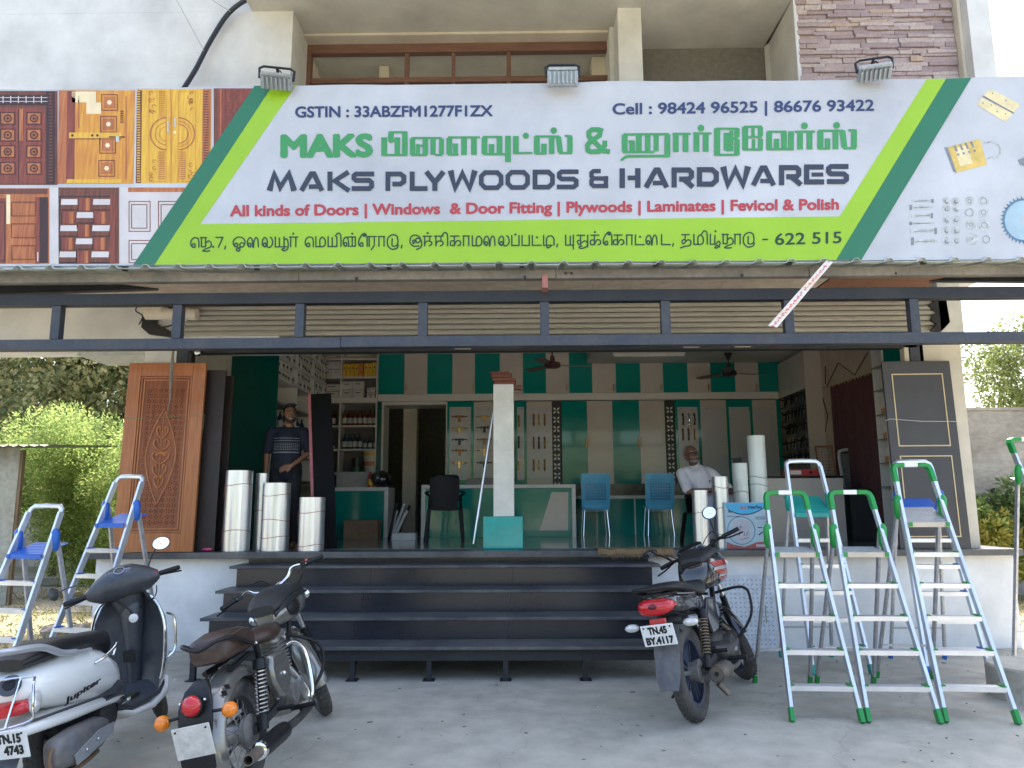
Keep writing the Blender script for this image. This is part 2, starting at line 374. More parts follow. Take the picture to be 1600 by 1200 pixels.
# ---------------------------------------------------------------- the building
bld = thing('shop_building', 'white two storey building with an open hardware shop on its raised ground floor', 'building', (0, 8.28, 0))
W0, W1 = -4.02, 4.72; FZ = 1.03; CZ = 4.2; YB = 13.3
def bw(name, m, *a, bev=0., **k):
    g = MB(); g.box(*a); return g.build(name, m, bld, world=True, bev=bev, **k)
PXL = PX(147, 8.28, 1.0); PXR = PX(1585, 8.28, 1.0)
plinth = dirty('plinth_paint', (.80, .80, .79), (.62, .6, .55), .75, .3, .45, 1.5, .03, 90, .62)
bw('plinth_wall', plinth, PXL + .03, PXR - .02, 8.28, 8.5, 0, FZ - .07)
bw('plinth_side', white, PXL + .03, PXL + .2, 8.5, 16, 0, FZ - .07); bw('plinth_side', white, PXR - .2, PXR - .02, 8.5, 16, 0, FZ - .07)
bw('floor_slab', granite_edge, PXL, PXR, 8.13, 8.6, FZ - .07, FZ - .003, bev=.006)
bw('shop_floor', floor_m, W0, W1, 8.6, YB, FZ - .07, FZ)
bw('side_ledge', granite_edge, PXL, W0 - .002, 8.6, 16, FZ - .07, FZ - .003); bw('side_ledge', granite_edge, W1 + .002, PXR, 8.6, 16, FZ - .07, FZ - .003)
lx0, lx1 = PX(214, 8.3, 2), PX(266, 8.3, 2)
bw('pillar', white, lx0, lx1 - .004, 8.3, 8.62, FZ, 3.42); rx0, rx1 = PX(1452, 8.3, 2), PX(1518, 8.3, 2)
bw('pillar', cream, rx0 + .004, rx1, 8.3, 8.62, FZ, 4.1)
bw('left_wall', cream, lx0, W0, 8.62, YB + .2, FZ, CZ); bw('right_wall', cream, W1, rx1, 8.62, YB + .2, FZ, CZ)
bw('back_wall', cream, W0, PX(600, YB, 2), YB, YB + .2, FZ, CZ); bw('back_wall', cream, PX(698, YB, 2), W1, YB, YB + .2, FZ, CZ); bw('back_wall', cream, PX(600, YB, 2), PX(698, YB, 2), YB, YB + .2, PZ(632, YB), CZ)
bw('ceiling', ceilp, W0, W1, 8.6, YB, CZ, CZ + .15)
bw('ceiling_drop', ceilp, PX(925, 12, 4), W1, 11.9, YB, 3.95, CZ - .002)
bw('front_beam', white, lx1, rx0, 8.36, 8.6, 3.8, 4.35)
# back room seen through the doorway
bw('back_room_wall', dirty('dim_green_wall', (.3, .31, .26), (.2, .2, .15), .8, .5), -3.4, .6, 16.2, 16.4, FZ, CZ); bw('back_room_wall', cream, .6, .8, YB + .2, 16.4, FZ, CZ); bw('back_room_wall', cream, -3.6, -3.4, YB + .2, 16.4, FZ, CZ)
bw('back_room_floor', floor_m, -3.4, .6, YB, 16.2, FZ - .07, FZ); bw('back_room_ceiling', ceilp, -3.4, .6, YB + .2, 16.2, CZ, CZ + .15)
bw('back_room_pillar', cream, PX(629, 13.8, 2), PX(650, 13.8, 2), 13.8, 14.1, FZ, CZ - .01)
# upper storey
UX0 = PX(456, 8.28, 7); UZ = 7.43; UXR = PX(1548, 8.0, 7); SX0 = PX(1241, 8.2, 7); SX1 = PX(1498, 8.2, 7); Zt = 11.0  # Zt: wall top out of view, set high to shade the forecourt
bw('upper_wall', white, -9.5, UX0, 8.28, 8.9, 3.3, UZ); bw('upper_wall', white, -9.5, PX(394, 8.28, 7.43), 8.28, 8.9, UZ + .002, Zt)
bw('upper_wall', white, UX0 + .002, SX1, 8.37, 8.7, 4.36, 6.1)
bw('porch_soffit', dirty('porch_slab', (.5, .52, .5), (.35, .36, .33), .8), -5.0, lx0 - .002, 8.3, 8.95, 3.2, 3.29)
bw('soffit', ceilp, PX(394, 8.28, 7.43) + .002, SX0 - .002, 5.0, 9.6, UZ + .001, UZ + .2)
bw('upper_wall', white, UX0 - .35, UX0 + .0, 8.902, 9.7, 6.1, UZ - .001)
bw('upper_wall', white, UX0 - .35, SX0 + .3, 7.0, 9.6, UZ + .21, Zt)
Yw = 8.9; wx0 = PX(478, Yw, 7.3); wx1 = PX(957, Yw, 7.3)
bw('window_sill', white, UX0 + .002, SX0, 8.7, 9.6, 5.9, 6.1)
px0, px1 = PX(966, 8.3, 7), PX(1003, 8.3, 7)
bw('upper_pillar', white, px0, px1, 8.3, 8.66, 6.1, UZ - .002); bw('upper_pillar', white, px0 - .06, px0 - .002, 8.66, 9.12, 6.1, UZ - .002)
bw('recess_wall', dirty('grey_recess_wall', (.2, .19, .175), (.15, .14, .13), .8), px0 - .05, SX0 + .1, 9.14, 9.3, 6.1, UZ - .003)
g = MB(); a = PX(1197, 9.12, 7); g.prism([(a, 9.12), (SX0 - .004, 9.12), (SX0 - .004, 8.16), (a + .30, 8.4)], 1.33, lambda x, y, z: (x, y, 6.1 + z)); g.build('splayed_wall', white, bld, world=True)
bw('cladding_backing', mat('cladding_mortar', (.12, .1, .1), .9), SX0, SX1, 8.24, 8.6, 4.4, Zt)
bw('upper_pilaster', white, SX1 + .002, UXR, 8.0, 9.2, 4.1, Zt); bw('upper_pilaster', cream, SX1 - .04, SX1, 8.12, 8.24, 4.4, Zt)
bw('upper_wall', white, rx1 - .25, rx1, 8.2, 8.95, 3.3, 4.4); bw('beam', cream, rx0, rx1, 8.28, 8.6, 4.102, 4.4)
bw('main_block', white, -4.3, 5.1, 9.7, 16.2, 4.4, Zt); bw('side_wall', white, -4.4, -4.2, 9.7, 16.2, 4.2, Zt)
bw('unseen_roof_slab', ceilp, -4.4, 5.2, 7.0, 16.4, Zt + .002, Zt + .2); bw('unseen_roof_slab', ceilp, -9.5, -4.402, 8.2, 8.95, Zt + .002, Zt + .2)  # unseen roof put in to block the sun, cut short to light the trees
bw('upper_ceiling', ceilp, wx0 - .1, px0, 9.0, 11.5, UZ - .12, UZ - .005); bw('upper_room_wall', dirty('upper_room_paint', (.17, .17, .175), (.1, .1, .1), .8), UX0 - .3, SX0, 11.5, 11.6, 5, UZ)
bw('room_pier', cream, PX(593, 9.3, 7), PX(608, 9.3, 7), 9.25, 9.5, 6.1, UZ - .13); bw('room_pier', cream, PX(924, 9.2, 7), PX(951, 9.2, 7), 9.1, 9.35, 6.1, UZ - .13); bw('room_pier', cream, PX(482, 9.2, 7), PX(492, 9.2, 7), 9.1, 9.35, 6.1, UZ - .13)
# stone cladding: each thin ledge stone proud of the next
sm = [dirty('ledge_stone_%s' % n, c, d, .85, .6, 5, 30, .4, 60) for n, c, d in (('mauve', (.43, .335, .33), (.33, .255, .255)), ('pale', (.52, .43, .41), (.40, .33, .32)), ('dusky', (.36, .275, .28), (.28, .22, .225)), ('tan', (.48, .35, .27), (.40, .31, .27)))]
z = 6.3; n = 0
while z < 7.75 and n < 290:
    h = random.choice([.035, .05, .05, .062, .07]); x = SX0 + .004
    while x < SX1 - .05:
        l = random.uniform(.12, .48)
        if SX1 - .045 - x - l < .1: l = SX1 - .045 - x
        g = MB(); dd = random.uniform(.012, .05); j = lambda: random.uniform(-.004, .004)
        g.add([(x + .002, 8.24, z + .002), (x + l - .002, 8.24, z + .002), (x + l - .002, 8.24, z + h - .002), (x + .002, 8.24, z + h - .002),
               (x + .004, 8.24 - dd + j(), z + .004), (x + l * .5, 8.24 - dd + j() * 1.5, z + .003), (x + l - .004, 8.24 - dd + j(), z + .004), (x + l - .004, 8.24 - dd + j(), z + h - .003), (x + l * .5, 8.24 - dd + j() * 1.5, z + h - .003), (x + .004, 8.24 - dd + j(), z + h - .004)],
              [(4, 5, 8, 9), (5, 6, 7, 8), (0, 1, 6, 5, 4), (2, 3, 9, 8, 7), (1, 2, 7, 6), (3, 0, 4, 9)])
        g.build('stone', random.choices(sm, (5, 4, 3, .5))[0], bld, world=True); n += 1; x += l
    z += h
# window of weathered timber
wf = MB(); win = MB()
zt = UZ - .14; zb = 6.1; zc = PZ(122, Yw)
fr = MB(); fr.box(wx0, wx1, Yw, Yw + .1, zt - .02, zt + .1); fr.box(wx0, wx0 + .07, Yw, Yw + .1, zb, zt - .022); fr.box(wx1 - .07, wx1, Yw, Yw + .1, zb, zt - .022)
wn = fr.build('window', windowwood, bld, world=True, bev=.004)
g = MB(); g.box(wx0 + .072, wx1 - .072, Yw + .015, Yw + .09, zc - .03, zc + .04); g.build('transom', windowwood, wn, world=True, bev=.004)
for q, wd in ((635, .055), (708, .045), (795, .055)):
    g = MB(); x = PX(q, Yw, 7); g.box(x - wd / 2, x + wd / 2, Yw + .02, Yw + .08, zc + .042, zt - .022); g.box(x - wd / 2, x + wd / 2, Yw + .02, Yw + .08, zb, zc - .032); g.build('mullion', windowwood, wn, world=True)
bw('window_head', cream, UX0 + .002, px0 - .062, 8.72, 9.0, zt + .102, UZ - .004)
# posts, shutter and its gear
bw('steel_post', steel_gry, PX(266, 8.3, 2.2), PX(284, 8.3, 2.2), 8.30, 8.38, FZ, 3.75, bev=.004); bw('steel_post', steel_gry, PX(1429, 8.3, 2.4), PX(1453, 8.3, 2.4), 8.30, 8.38, FZ, 3.75, bev=.004)
bw('guide_rail', steel_blk, PX(285, 8.32, 2.2), PX(292, 8.32, 2.2), 8.3, 8.4, FZ, 3.35); bw('guide_rail', cream, PX(1419, 8.35, 2.4), PX(1428, 8.35, 2.4), 8.3, 8.4, FZ, 3.35)
shx0, shx1 = PX(286, 8.25, 3.6), PX(1462, 8.25, 3.6)
sh = thing('roller_shutter', 'beige roller shutter rolled up above the shop opening', 'shutter', (0, 8.3, 3.4))
n = 7; z0, z1 = 3.395, 3.80
for i in range(n):
    za = z0 + (z1 - z0) * i / n; zb_ = z0 + (z1 - z0) * (i + 1) / n; hh = zb_ - za; off = .05 * math.sin(PI * (i + .5) / n)
    pr = [(8.29 - off, za + .004), (8.268 - off, za + .010), (8.262 - off, za + hh * .5), (8.27 - off, zb_ - .006), (8.292 - off, zb_ - .002), (8.31 - off, zb_ - .002), (8.31 - off, za + .004)]
    g = MB(); e = .01 * (i % 2); g.prism(pr, shx1 - shx0 - e, lambda a, b, c: (shx0 + c, a, b)); g.build('slat', shut_m, sh, world=True, smooth=40)
g = MB(); g.box(PX(300, 8.35, 3.3), PX(1429, 8.35, 3.3), 8.3, 8.42, 3.215, 3.335); g.build('bottom_rail', steel_blk, sh, world=True, bev=.004)
for q in (723, 1080, 1160):
    g = MB(); x = PX(q, 8.3, 3.25); g.box(x - .09, x + .09, 8.285, 8.3, 3.235, 3.255); g.build('bolt_plate', mat('pale_plate', (.5, .42, .36), .5), sh, world=True)
g = MB(); g.tube([(shx0 - .1, 8.42, 3.62), (shx1 - .02, 8.42, 3.62)], .1, 16); g.build('barrel', alu_dull, sh, world=True, smooth=40)
g = MB(); x0 = PX(1462, 8.25, 3.6); rim = [(x0, 3.80), (x0 + .1, 3.80), (x0 + .12, 3.48), (x0 + .02, 3.38), (x0 - .09, 3.38), (x0 - .09, 3.40)]
rim += [(x0 - .06 + .035 * math.sin(k * 1.9), 3.42 + k * .042) for k in range(9)]
g.prism(rim, .04, lambda a, b, c: (a, 8.2 + c, b)); g.build('side_bracket', steel_blk, sh, world=True)
mo = thing('shutter_motor', 'motor and wiring on a bracket at the left end of the rolled shutter', 'motor', (PX(250, 8.2, 3.6), 8.2, 3.5))
x0 = PX(222, 8.15, 3.6)
g = MB(); g.prism([(x0 - .02, 3.77), (x0 + .16, 3.77), (x0 + .12, 3.55), (x0 + .35, 3.42), (x0 + .33, 3.38), (x0 + .05, 3.42), (x0 - .04, 3.5)], .05, lambda a, b, c: (a, 8.22 + c, b)); g.build('bracket', steel_blk, mo, world=True, bev=.003)
g = MB(); g.tube([(x0 + .05, 8.14, 3.64), (x0 + .62, 8.14, 3.62)], [.075, .065], 14); g.tube([(x0 + .4, 8.14, 3.632), (x0 + .5, 8.14, 3.628)], .085, 14); g.build('motor_housing', cream, mo, world=True, smooth=40)
g = MB(); g.box(x0 + .02, x0 + .26, 8.05, 8.12, 3.63, 3.74); g.build('control_box', mat('old_ivory', (.6, .54, .42), .5), mo, world=True, bev=.01)
g = MB(); g.tube(spl([(x0 + .2, 8.1, 3.74), (x0 + .35, 8.05, 3.77), (x0 + .33, 8.08, 3.68), (x0 + .5, 8.06, 3.72), (x0 + .42, 8.08, 3.52), (x0 + .28, 8.08, 3.46)]), .008, 6); g.tube(spl([(x0 - .01, 8.1, 3.76), (x0 - .03, 8.06, 3.65), (x0 + .03, 8.1, 3.6), (x0 + .0, 8.1, 3.5)]), .007, 6); g.build('wiring', dark, mo, world=True)
g = MB(); x = PX(305, 8.2, 3.2); g.ball((x, 8.27, 3.21), .04); g.cyl((x, 8.27, 3.24), (x, 8.27, 3.3), .02)
tag(g.build('security_camera', chrome, smooth=50), 'small shiny dome lamp under the left end of the black lintel rail', 'lamp')
# black coat stand of wire hanging at the left post
g = MB(); x = PX(268, 8.1, 2.9); g.tube([(x, 8.1, 3.3), (x - .005, 8.1, 2.95), (x + .01, 8.08, 2.65)], [.012, .02, .01], 8); g.tube([(x + .01, 8.08, 2.65), (x, 8.06, 2.5)], .006, 5)
tag(g.build('rolled_chain', dirty('rusty_mesh', (.2, .18, .16), (.35, .33, .3), .8, .6, 20, 60, .6, 60), smooth=60), 'grey pull chain hanging down in front of the carved door', 'chain')
# ---------------------------------------------------------------- stairs
st = thing('staircase', 'open black granite steps with five treads on steel legs', 'steps', (PX(700, 7.2, 0), 7.4, 0))
TR = [(885, 7.86, .905, 358, 1032), (927, 7.50, .70, 336, 1040), (969, 7.14, .495, 312, 1048), (1012, 6.78, .30, 286, 1056)]
SXc = [(PX(a, y, z), PX(b, y, z)) for _, y, z, a, b in TR]
for i, ((_, y, z, a, b), (xa, xb)) in enumerate(zip(TR, SXc)):
    back = 8.28 if i == 0 else TR[i - 1][1] + .06
    g = MB(); g.box(xa, xb, y, back, z - .028, z); g.build('tread', granite_edge, st, world=True, bev=.004)
    up = (FZ - .072) if i == 0 else TR[i - 1][2] - .03; yb = back - .02 if i else 8.26
    xs = [xa + .06, xa + (xb - xa) * .33, xa + (xb - xa) * .66, xb - .06]
    for k in range(3):
        g = MB(); g.box(xs[k] + .0015, xs[k + 1] - .0015, yb - .02, yb, z + .001, up); g.build('riser', granite, st, world=True)
    if i: 
        for xx in (xa + .02, xb - .06):
            g = MB(); g.box(xx + .05 * (1 if xx < 0 else -1), xx + .035 + .05 * (1 if xx < 0 else -1), yb + .001, yb + .30, z + .001, up - .002); g.build('cheek', granite, st, world=True)
xa, xb = SXc[3]; g = MB(); g.box(xa + .06, xb - .06, 6.84, 7.12, .175, .27); g.build('lower_beam', steel_blk, st, world=True)
for q in (300, 550, 670, 790, 915):
    x = PX(q, 6.86, .1); g = MB(); g.box(x - .022, x + .022, 6.86, 6.91, 0, .174); g.box(x - .05, x + .05, 6.83, 6.94, .005, .012); g.box(x - .02, x + .02, 6.912, 8.2, .13, .172); g.build('leg', steel_blk, st, world=True)
for q in (620,): 
    x = PX(q, 8.0, .3); g = MB(); g.box(x - .03, x + .03, 8.0, 8.05, 0, .88); g.build('leg', steel_blk, st, world=True)
# two pale scratches on the side of the third riser
g = MB()
for a, b in ((322, 336), (350, 361)): g.poly([P(a, 984, 7.12), P(b, 984, 7.12), P(b, 985.5, 7.12), P(a, 985.5, 7.12)])
# ---------------------------------------------------------------- canopy
can = thing('canopy', 'steel framed canopy with a corrugated sheet edge below the shop sign', 'canopy', (0, 6.8, 3.0))
CXL, CXR = -6.2, 6.4; YT = 6.75
zt0, zt1, zb0, zb1 = PZ(471, YT), PZ(453.5, YT), PZ(541, YT), PZ(524.5, YT)
def cbox(name, m, *a, **k):
    g = MB(); g.box(*a); return g.build(name, m, can, world=True, **k)
cbox('top_chord', steel_blk, CXL, CXR, YT, YT + .1, zt0, zt1, bev=.004)
xj = PX(532, YT, 3)
cbox('bottom_chord', steel_gry, CXL, xj - .002, YT, YT + .1, zb0, zb1, bev=.004); cbox('bottom_chord', steel_gry, xj + .002, CXR, YT - .004, YT + .1, zb0 + .004, zb1 + .004, bev=.004)
for q in (85, 275, 467, 660, 851, 1041, 1234, 1431):
    x = PX(q, YT, 3.2); cbox('post', steel_gry, x - .042, x + .042, YT + .01, YT + .09, zb1 + .005, zt0 - .001, bev=.003)
zp0, zp1 = PZ(436, 6.7), PZ(423, 6.7)
xs = [CXL, PX(470, 6.7, 3.5), PX(868, 6.7, 3.5), PX(1260, 6.7, 3.5), CXR]
for i in range(4): cbox('purlin', purl, xs[i] + .002, xs[i + 1] - .002, 6.62 - .004 * (i % 2), 6.70, zp0 - .02, zp1 - .02, bev=.003)
for q, d in ((560, 0), (820, .1), (1155, 0)):
    g = MB(); x = PX(q, 6.7, 3.5); g.box(x - .01, x + .012, 6.60, 6.61, zp0 - .03, zp0 + .002); g.build('screw_end', steel_blk, can, world=True)
# corrugated sheet
per = .2885; sh_ = []; x = CXL
while x < CXR:
    sh_ += [(x, 0), (x + per - .085, 0), (x + per - .06, .034), (x + per - .025, .034)]; x += per
ya, za, yb, zb_ = 6.47, zp1 - .02, 8.35, zp1 + .34
g = MB(); lo_ = []; 
def shpt(x, h, t): return (x, ya + (yb - ya) * t, za + (zb_ - za) * t + h)
v = []; f = []
for x, h in sh_:
    v += [shpt(x, h, 0), shpt(x, h, 1), shpt(x, h + .004, 0), shpt(x, h + .004, 1)]
for i in range(len(sh_) - 1):
    a = i * 4; b = a + 4; f += [(a, b, b + 1, a + 1), (a + 2, a + 3, b + 3, b + 2), (a, a + 2, b + 2, b), (a + 1, b + 1, b + 3, a + 3)]
g.add(v, f); g.build('roof_sheet', sheet_m, can, world=True)
xs = [PX(0, 7.3, 3.7) - 1.2, PX(505, 7.3, 3.7), PX(930, 7.3, 3.7), PX(1140, 7.3, 3.7), PX(1300, 7.3, 3.7)]
for i in range(4): cbox('soffit_board', soffit_m, xs[i] + .002, xs[i + 1] - .002, 7.2, 8.355, 3.742, 3.757)
for a, b in ((1302, 1332), (1332, 1376), (1376, 1480)): cbox('brown_board', brownpan, PX(a, 7.3, 3.7) + .002, PX(b, 7.3, 3.7) - .002, 7.2, 8.355, 3.735, 3.757)
g = MB(); g.bar(P(312, 441, 7.75), P(-40, 452, 6.85), .09, .13); g.build('rafter', steel_blk, can, world=True)
g = MB(); g.bar(P(1378, 430, 7.75), P(1640, 431, 6.9), .09, .13); g.build('rafter', steel_blk, can, world=True)
g = MB(); x = PX(851, 6.72, 3.5); g.box(x - .025, x + .025, 6.6, 6.75, zt1 - .02, zp0 + .01); g.build('clamp', mat('red_primer', (.4, .16, .14), .6), can, world=True)
for q, r_ in ((884, .02), (893, .015), (1400, .012)):
    g = MB(); p = P(q, 427, 6.615); g.ball(p, .012, 6, 4); g.build('bolt_head', steel_blk, can, world=True)
# ---------------------------------------------------------------- sign
YS = 6.5
sg = thing('shop_sign', 'long white and green printed shop sign above the canopy', 'sign', (0, YS, 3.7))
def S(px, py, l=0.): return P(px, py, YS - .0012 * l)
smat = lambda n, c, r, m, v, vs_=6.: mat(n, c, r, m, v, vs_, .9, 1.6)
signw = dirty('sign_white_vinyl', (.50, .52, .565), (.475, .495, .545), .45, .5, .6, .8, .9, 1.6)
ink_g1 = smat('sign_dark_green', (.02, .155, .08), .4, 0, .06, 1.5); ink_g2 = smat('sign_lime', (.29, .50, .015), .4, 0, .05, 1.5)
ink_t = smat('sign_letter_green', (.045, .27, .085), .4, 0, .05); ink_n = smat('sign_navy', (.03, .036, .062), .4, 0, .05); ink_b = smat('sign_blue_ink', (.028, .042, .13), .4, 0, .05)
ink_r = smat('sign_red_ink', (.42, .04, .05), .4, 0, .05); ink_k = smat('sign_green_black', (.008, .04, .018), .4, 0, .05)
ylt = lambda px, o=0: 136 + o + (120.5 - 136) * (px - 0) / 1600 + (2.2 * math.sin(px * .013) if False else 0)
def yt(px): return 139.5 - 18.5 * px / 1600 + 1.2 * math.sin(px * .011) + .8 * math.sin(px * .031)
def yb_(px): return 416 - 11 * px / 1600
zsB = PZ(414, YS) - .004
N = 60; v = []; f = []
for i in range(N + 1):
    px = -160 + 1920 * i / N; a = S(px, yt(px)); b = S(px, yb_(px)); v += [a, b, a + Vector((0, .03, 0)), b + Vector((0, .03, 0))]
for i in range(N):
    a = i * 4; b = a + 4; f += [(a, a + 1, b + 1, b), (a + 2, b + 2, b + 3, a + 3), (a, b, b + 2, a + 2), (a + 1, a + 3, b + 3, b + 1)]
f += [(0, 2, 3, 1), (N * 4, N * 4 + 1, N * 4 + 3, N * 4 + 2)]
g = MB(); g.add(v, f); g.build('sign_face', signw, sg, world=True)
for x in np.arange(-6, 6.5, 1.2):
    g = MB(); g.box(x, x + .04, YS + .035, YS + .075, zsB, 5.37); g.build('frame_tube', steel_blk, sg, world=True)
for z in (4.0, 4.7, 5.33):
    g = MB(); g.box(-6.2, 6.6, YS + .08, YS + .12, z, z + .04); g.build('frame_tube', steel_blk, sg, world=True)
def spoly(mb, pts, l): mb.poly([S(x, y, l) for x, y in pts])
def stri(mb, V, T, l): mb.add([S(x, y, l) for x, y in V], T)
# stripes
g = MB(); spoly(g, [(462, yt(462) + .5), (1448, yt(1448) + .5), (1312, 338), (313, 350)], 5); g.build('white_field', signw, sg, world=True, fix=False)
g = MB(); spoly(g, [(425, yt(425) + .3), (462, yt(462) + .3), (313, 350), (1312, 338), (1448, yt(1448) + .3), (1479, yt(1479) + .3), (1307, yb_(1307) - .8), (241, yb_(241) - .8)], 6)
me = g.build('lime_band', ink_g2, sg, world=True, fix=False)
g = MB(); spoly(g, [(398, yt(398) + .3), (425.5, yt(425) + .3), (241.5, yb_(241) - .8), (208, yb_(208) - .8)], 7); g.build('dark_green_band', ink_g1, sg, world=True, fix=False)
g = MB(); spoly(g, [(1478.5, yt(1479) + .3), (1518, yt(1518) + .3), (1346, yb_(1346) - .8), (1306.5, yb_(1307) - .8)], 7); g.build('dark_green_band', ink_g1, sg, world=True, fix=False)
def sline(s, x0, y0, x1, y1, hcap, m, name='lettering', bold=.03, l=9, extra=None):
    V, T, a, b, c, d = text2d(s, bold); k = hcap / .7
    g = MB(); pts = []
    for u, v_ in V:
        t = (u - a) / (b - a); pts.append((x0 + (x1 - x0) * t, y0 + (y1 - y0) * t - v_ * k))
    stri(g, pts, T, l); return g.build(name, m, sg, world=True, fix=False)
sline('GSTIN : 33ABZFM1277F1ZX', 461, 183, 770, 181, 16.5, ink_b)
sline('Cell : 98424 96525 | 86676 93422', 957, 178.5, 1366, 172.5, 17, ink_b, bold=.025)
sline('MAKS', 438, 244.5, 583, 243, 33, ink_t, bold=.05)
sline('All kinds of Doors | Windows  & Door Fitting | Plywoods | Laminates | Fevicol & Polish', 359, 337.5, 1311, 327, 16.5, ink_r, bold=.035)
def blocks(m, ox, oy, s, items, dots=(), l=10, wk=1.0):
    ps = []
    for it in items:
        w_, pts = it[0], it[1]; ps += stroke(pts, w_ * wk, closed=len(it) > 2)
    for x, y, r_ in dots: ps.append(disc(x, y, r_))
    V, T = unite([ccw(p) for p in ps]); g = MB(); stri(g, [(ox + x * s, oy + y * s) for x, y in V], T, l); g.build('lettering', m, sg, world=True, fix=False)
K = 34; t_ = 13
A_ = [(36, [(161, 98), (161, 214)]), (t_, [(145, 208), (305, 208)]), (t_, [(190, 66), (302, 66)]), (K, [(290, 62), (290, 214)]), (K, [(203, 68), (203, 122)]), (K, [(243, 98), (243, 212)]), (t_, [(190, 120), (205, 127), (240, 108)]),
 (t_, [(333, 102), (520, 102)]), (32, [(338, 104), (338, 206)]), (24, [(372, 140), (372, 206)]), (34, [(418, 100), (418, 206)]), (32, [(466, 100), (466, 206)]), (30, [(519, 106), (519, 204)]), (t_, [(330, 208), (430, 208)]), (t_, [(480, 208), (525, 208)]), (t_, [(385, 150), (410, 150)]),
 (36, [(568, 102), (568, 204)]), (t_, [(560, 98), (760, 98)]), (30, [(607, 142), (607, 206)]), (36, [(660, 100), (660, 208)]), (36, [(722, 95), (722, 208)]), (t_, [(560, 206), (625, 206)]), (t_, [(590, 143), (622, 143)]),
 (36, [(788, 98), (788, 202)]), (t_, [(778, 95), (898, 95)]), (34, [(832, 140), (832, 202)]), (36, [(882, 95), (882, 205)]), (t_, [(780, 203), (950, 203)]), (36, [(935, 88), (935, 252)]),
 (36, [(984, 90), (984, 203)]), (t_, [(970, 197), (1087, 195)]), (36, [(1115, 92), (1115, 200)]), (t_, [(1105, 92), (1256, 92)]), (34, [(1160, 138), (1160, 200)]), (t_, [(1105, 199), (1175, 199)]), (34, [(1208, 92), (1208, 202)]), (t_, [(1240, 92), (1258, 110), (1262, 196)]), (34, [(1250, 94), (1262, 190)]), (34, [(1322, 92), (1322, 195)]), (t_, [(1255, 196), (1335, 196)]), (t_, [(1290, 88), (1335, 92)]),
 (30, [(1528, 60), (1505, 50), (1460, 50), (1440, 66), (1442, 92), (1530, 182), (1572, 188)]), (30, [(1512, 55), (1508, 86), (1450, 124), (1431, 148), (1434, 178), (1450, 188), (1505, 186), (1540, 148), (1540, 118)])]
blocks(ink_t, 560, 190, .25, A_, [(1047, 88, 19), (1221, 55, 20)])
C_ = [(K, [(138, 116), (138, 216)]), (t_, [(130, 114), (400, 112)]), (32, [(182, 156), (182, 216)]), (t_, [(160, 156), (196, 156)]), (K, [(222, 114), (222, 220)]), (t_, [(128, 219), (315, 219)]), (32, [(275, 114), (275, 220)]), (30, [(325, 113), (325, 214)]), (K, [(392, 114), (392, 246)]), (15, [(115, 268), (150, 244), (405, 242)]),
 (t_, [(422, 111), (530, 110)]), (K, [(442, 110), (442, 218)]), (K, [(500, 110), (500, 218)]), (t_, [(545, 108), (655, 108)]), (K, [(565, 108), (565, 216)]), (K, [(620, 106), (620, 216)]),
 (t_, [(680, 80), (812, 80)]), (36, [(688, 78), (688, 240)]), (t_, [(680, 235), (815, 235)]), (32, [(806, 78), (806, 132)]), (32, [(806, 142), (806, 238)]), (t_, [(768, 140), (812, 138)]), (32, [(743, 104), (743, 210)]), (t_, [(743, 208), (784, 208)]), (22, [(773, 90), (773, 208)]),
 (36, [(855, 70), (855, 206)]), (t_, [(845, 69), (955, 67)]), (20, [(902, 78), (902, 125)]), (30, [(946, 70), (946, 126)]), (t_, [(870, 130), (955, 130)]), (30, [(946, 140), (946, 204)]), (20, [(905, 142), (905, 205)]), (t_, [(845, 204), (958, 204)]),
 (K, [(998, 98), (998, 204)]), (t_, [(988, 98), (1100, 98)]), (32, [(1042, 140), (1042, 202)]), (K, [(1086, 98), (1086, 202)]), (t_, [(985, 202), (1145, 202)]), (K, [(1128, 95), (1128, 203)]),
 (t_, [(1150, 98), (1270, 97)]), (K, [(1182, 97), (1182, 203)]), (K, [(1238, 97), (1238, 203)]),
 (36, [(1303, 92), (1303, 200)]), (t_, [(1293, 92), (1440, 92)]), (32, [(1346, 138), (1346, 198)]), (t_, [(1293, 198), (1360, 198)]), (34, [(1393, 92), (1393, 201)]), (34, [(1434, 92), (1446, 190)]), (34, [(1503, 90), (1503, 192)]), (t_, [(1440, 196), (1516, 196)]), (t_, [(1470, 89), (1518, 90)])]
blocks(ink_t, 940, 180, .2625, C_, [(592, 76, 20), (1208, 63, 20), (1400, 60, 20)])
E_ = [(30, [(184, 433), (184, 327), (262, 327), (284, 343), (284, 374), (262, 390), (212, 390)]), (30, [(336, 312), (336, 418), (432, 418)]), (32, [(424, 312), (478, 380), (532, 312)]), (32, [(478, 376), (478, 433)]),
 (38, [(576, 305), (605, 416), (650, 322), (695, 416), (728, 305)]), (29, [(792, 318), (868, 318), (892, 342), (892, 388), (868, 413), (792, 413), (768, 388), (768, 342)], 1), (29, [(958, 316), (1033, 316), (1057, 340), (1057, 386), (1033, 411), (958, 411), (934, 386), (934, 340)], 1),
 (30, [(1104, 315), (1188, 315), (1213, 338), (1213, 386), (1188, 409), (1104, 409)], 1), (29, [(1376, 313), (1270, 313), (1255, 325), (1255, 345), (1270, 358), (1345, 358), (1362, 370), (1362, 395), (1345, 408), (1240, 408)]),
 (27, [(1515, 309), (1470, 309), (1457, 320), (1457, 342), (1470, 354)]), (27, [(1562, 355), (1470, 355), (1457, 368), (1457, 390), (1470, 402), (1562, 402)]), (27, [(1547, 340), (1547, 402)])]
blocks(ink_n, 560, 190, .25, E_)
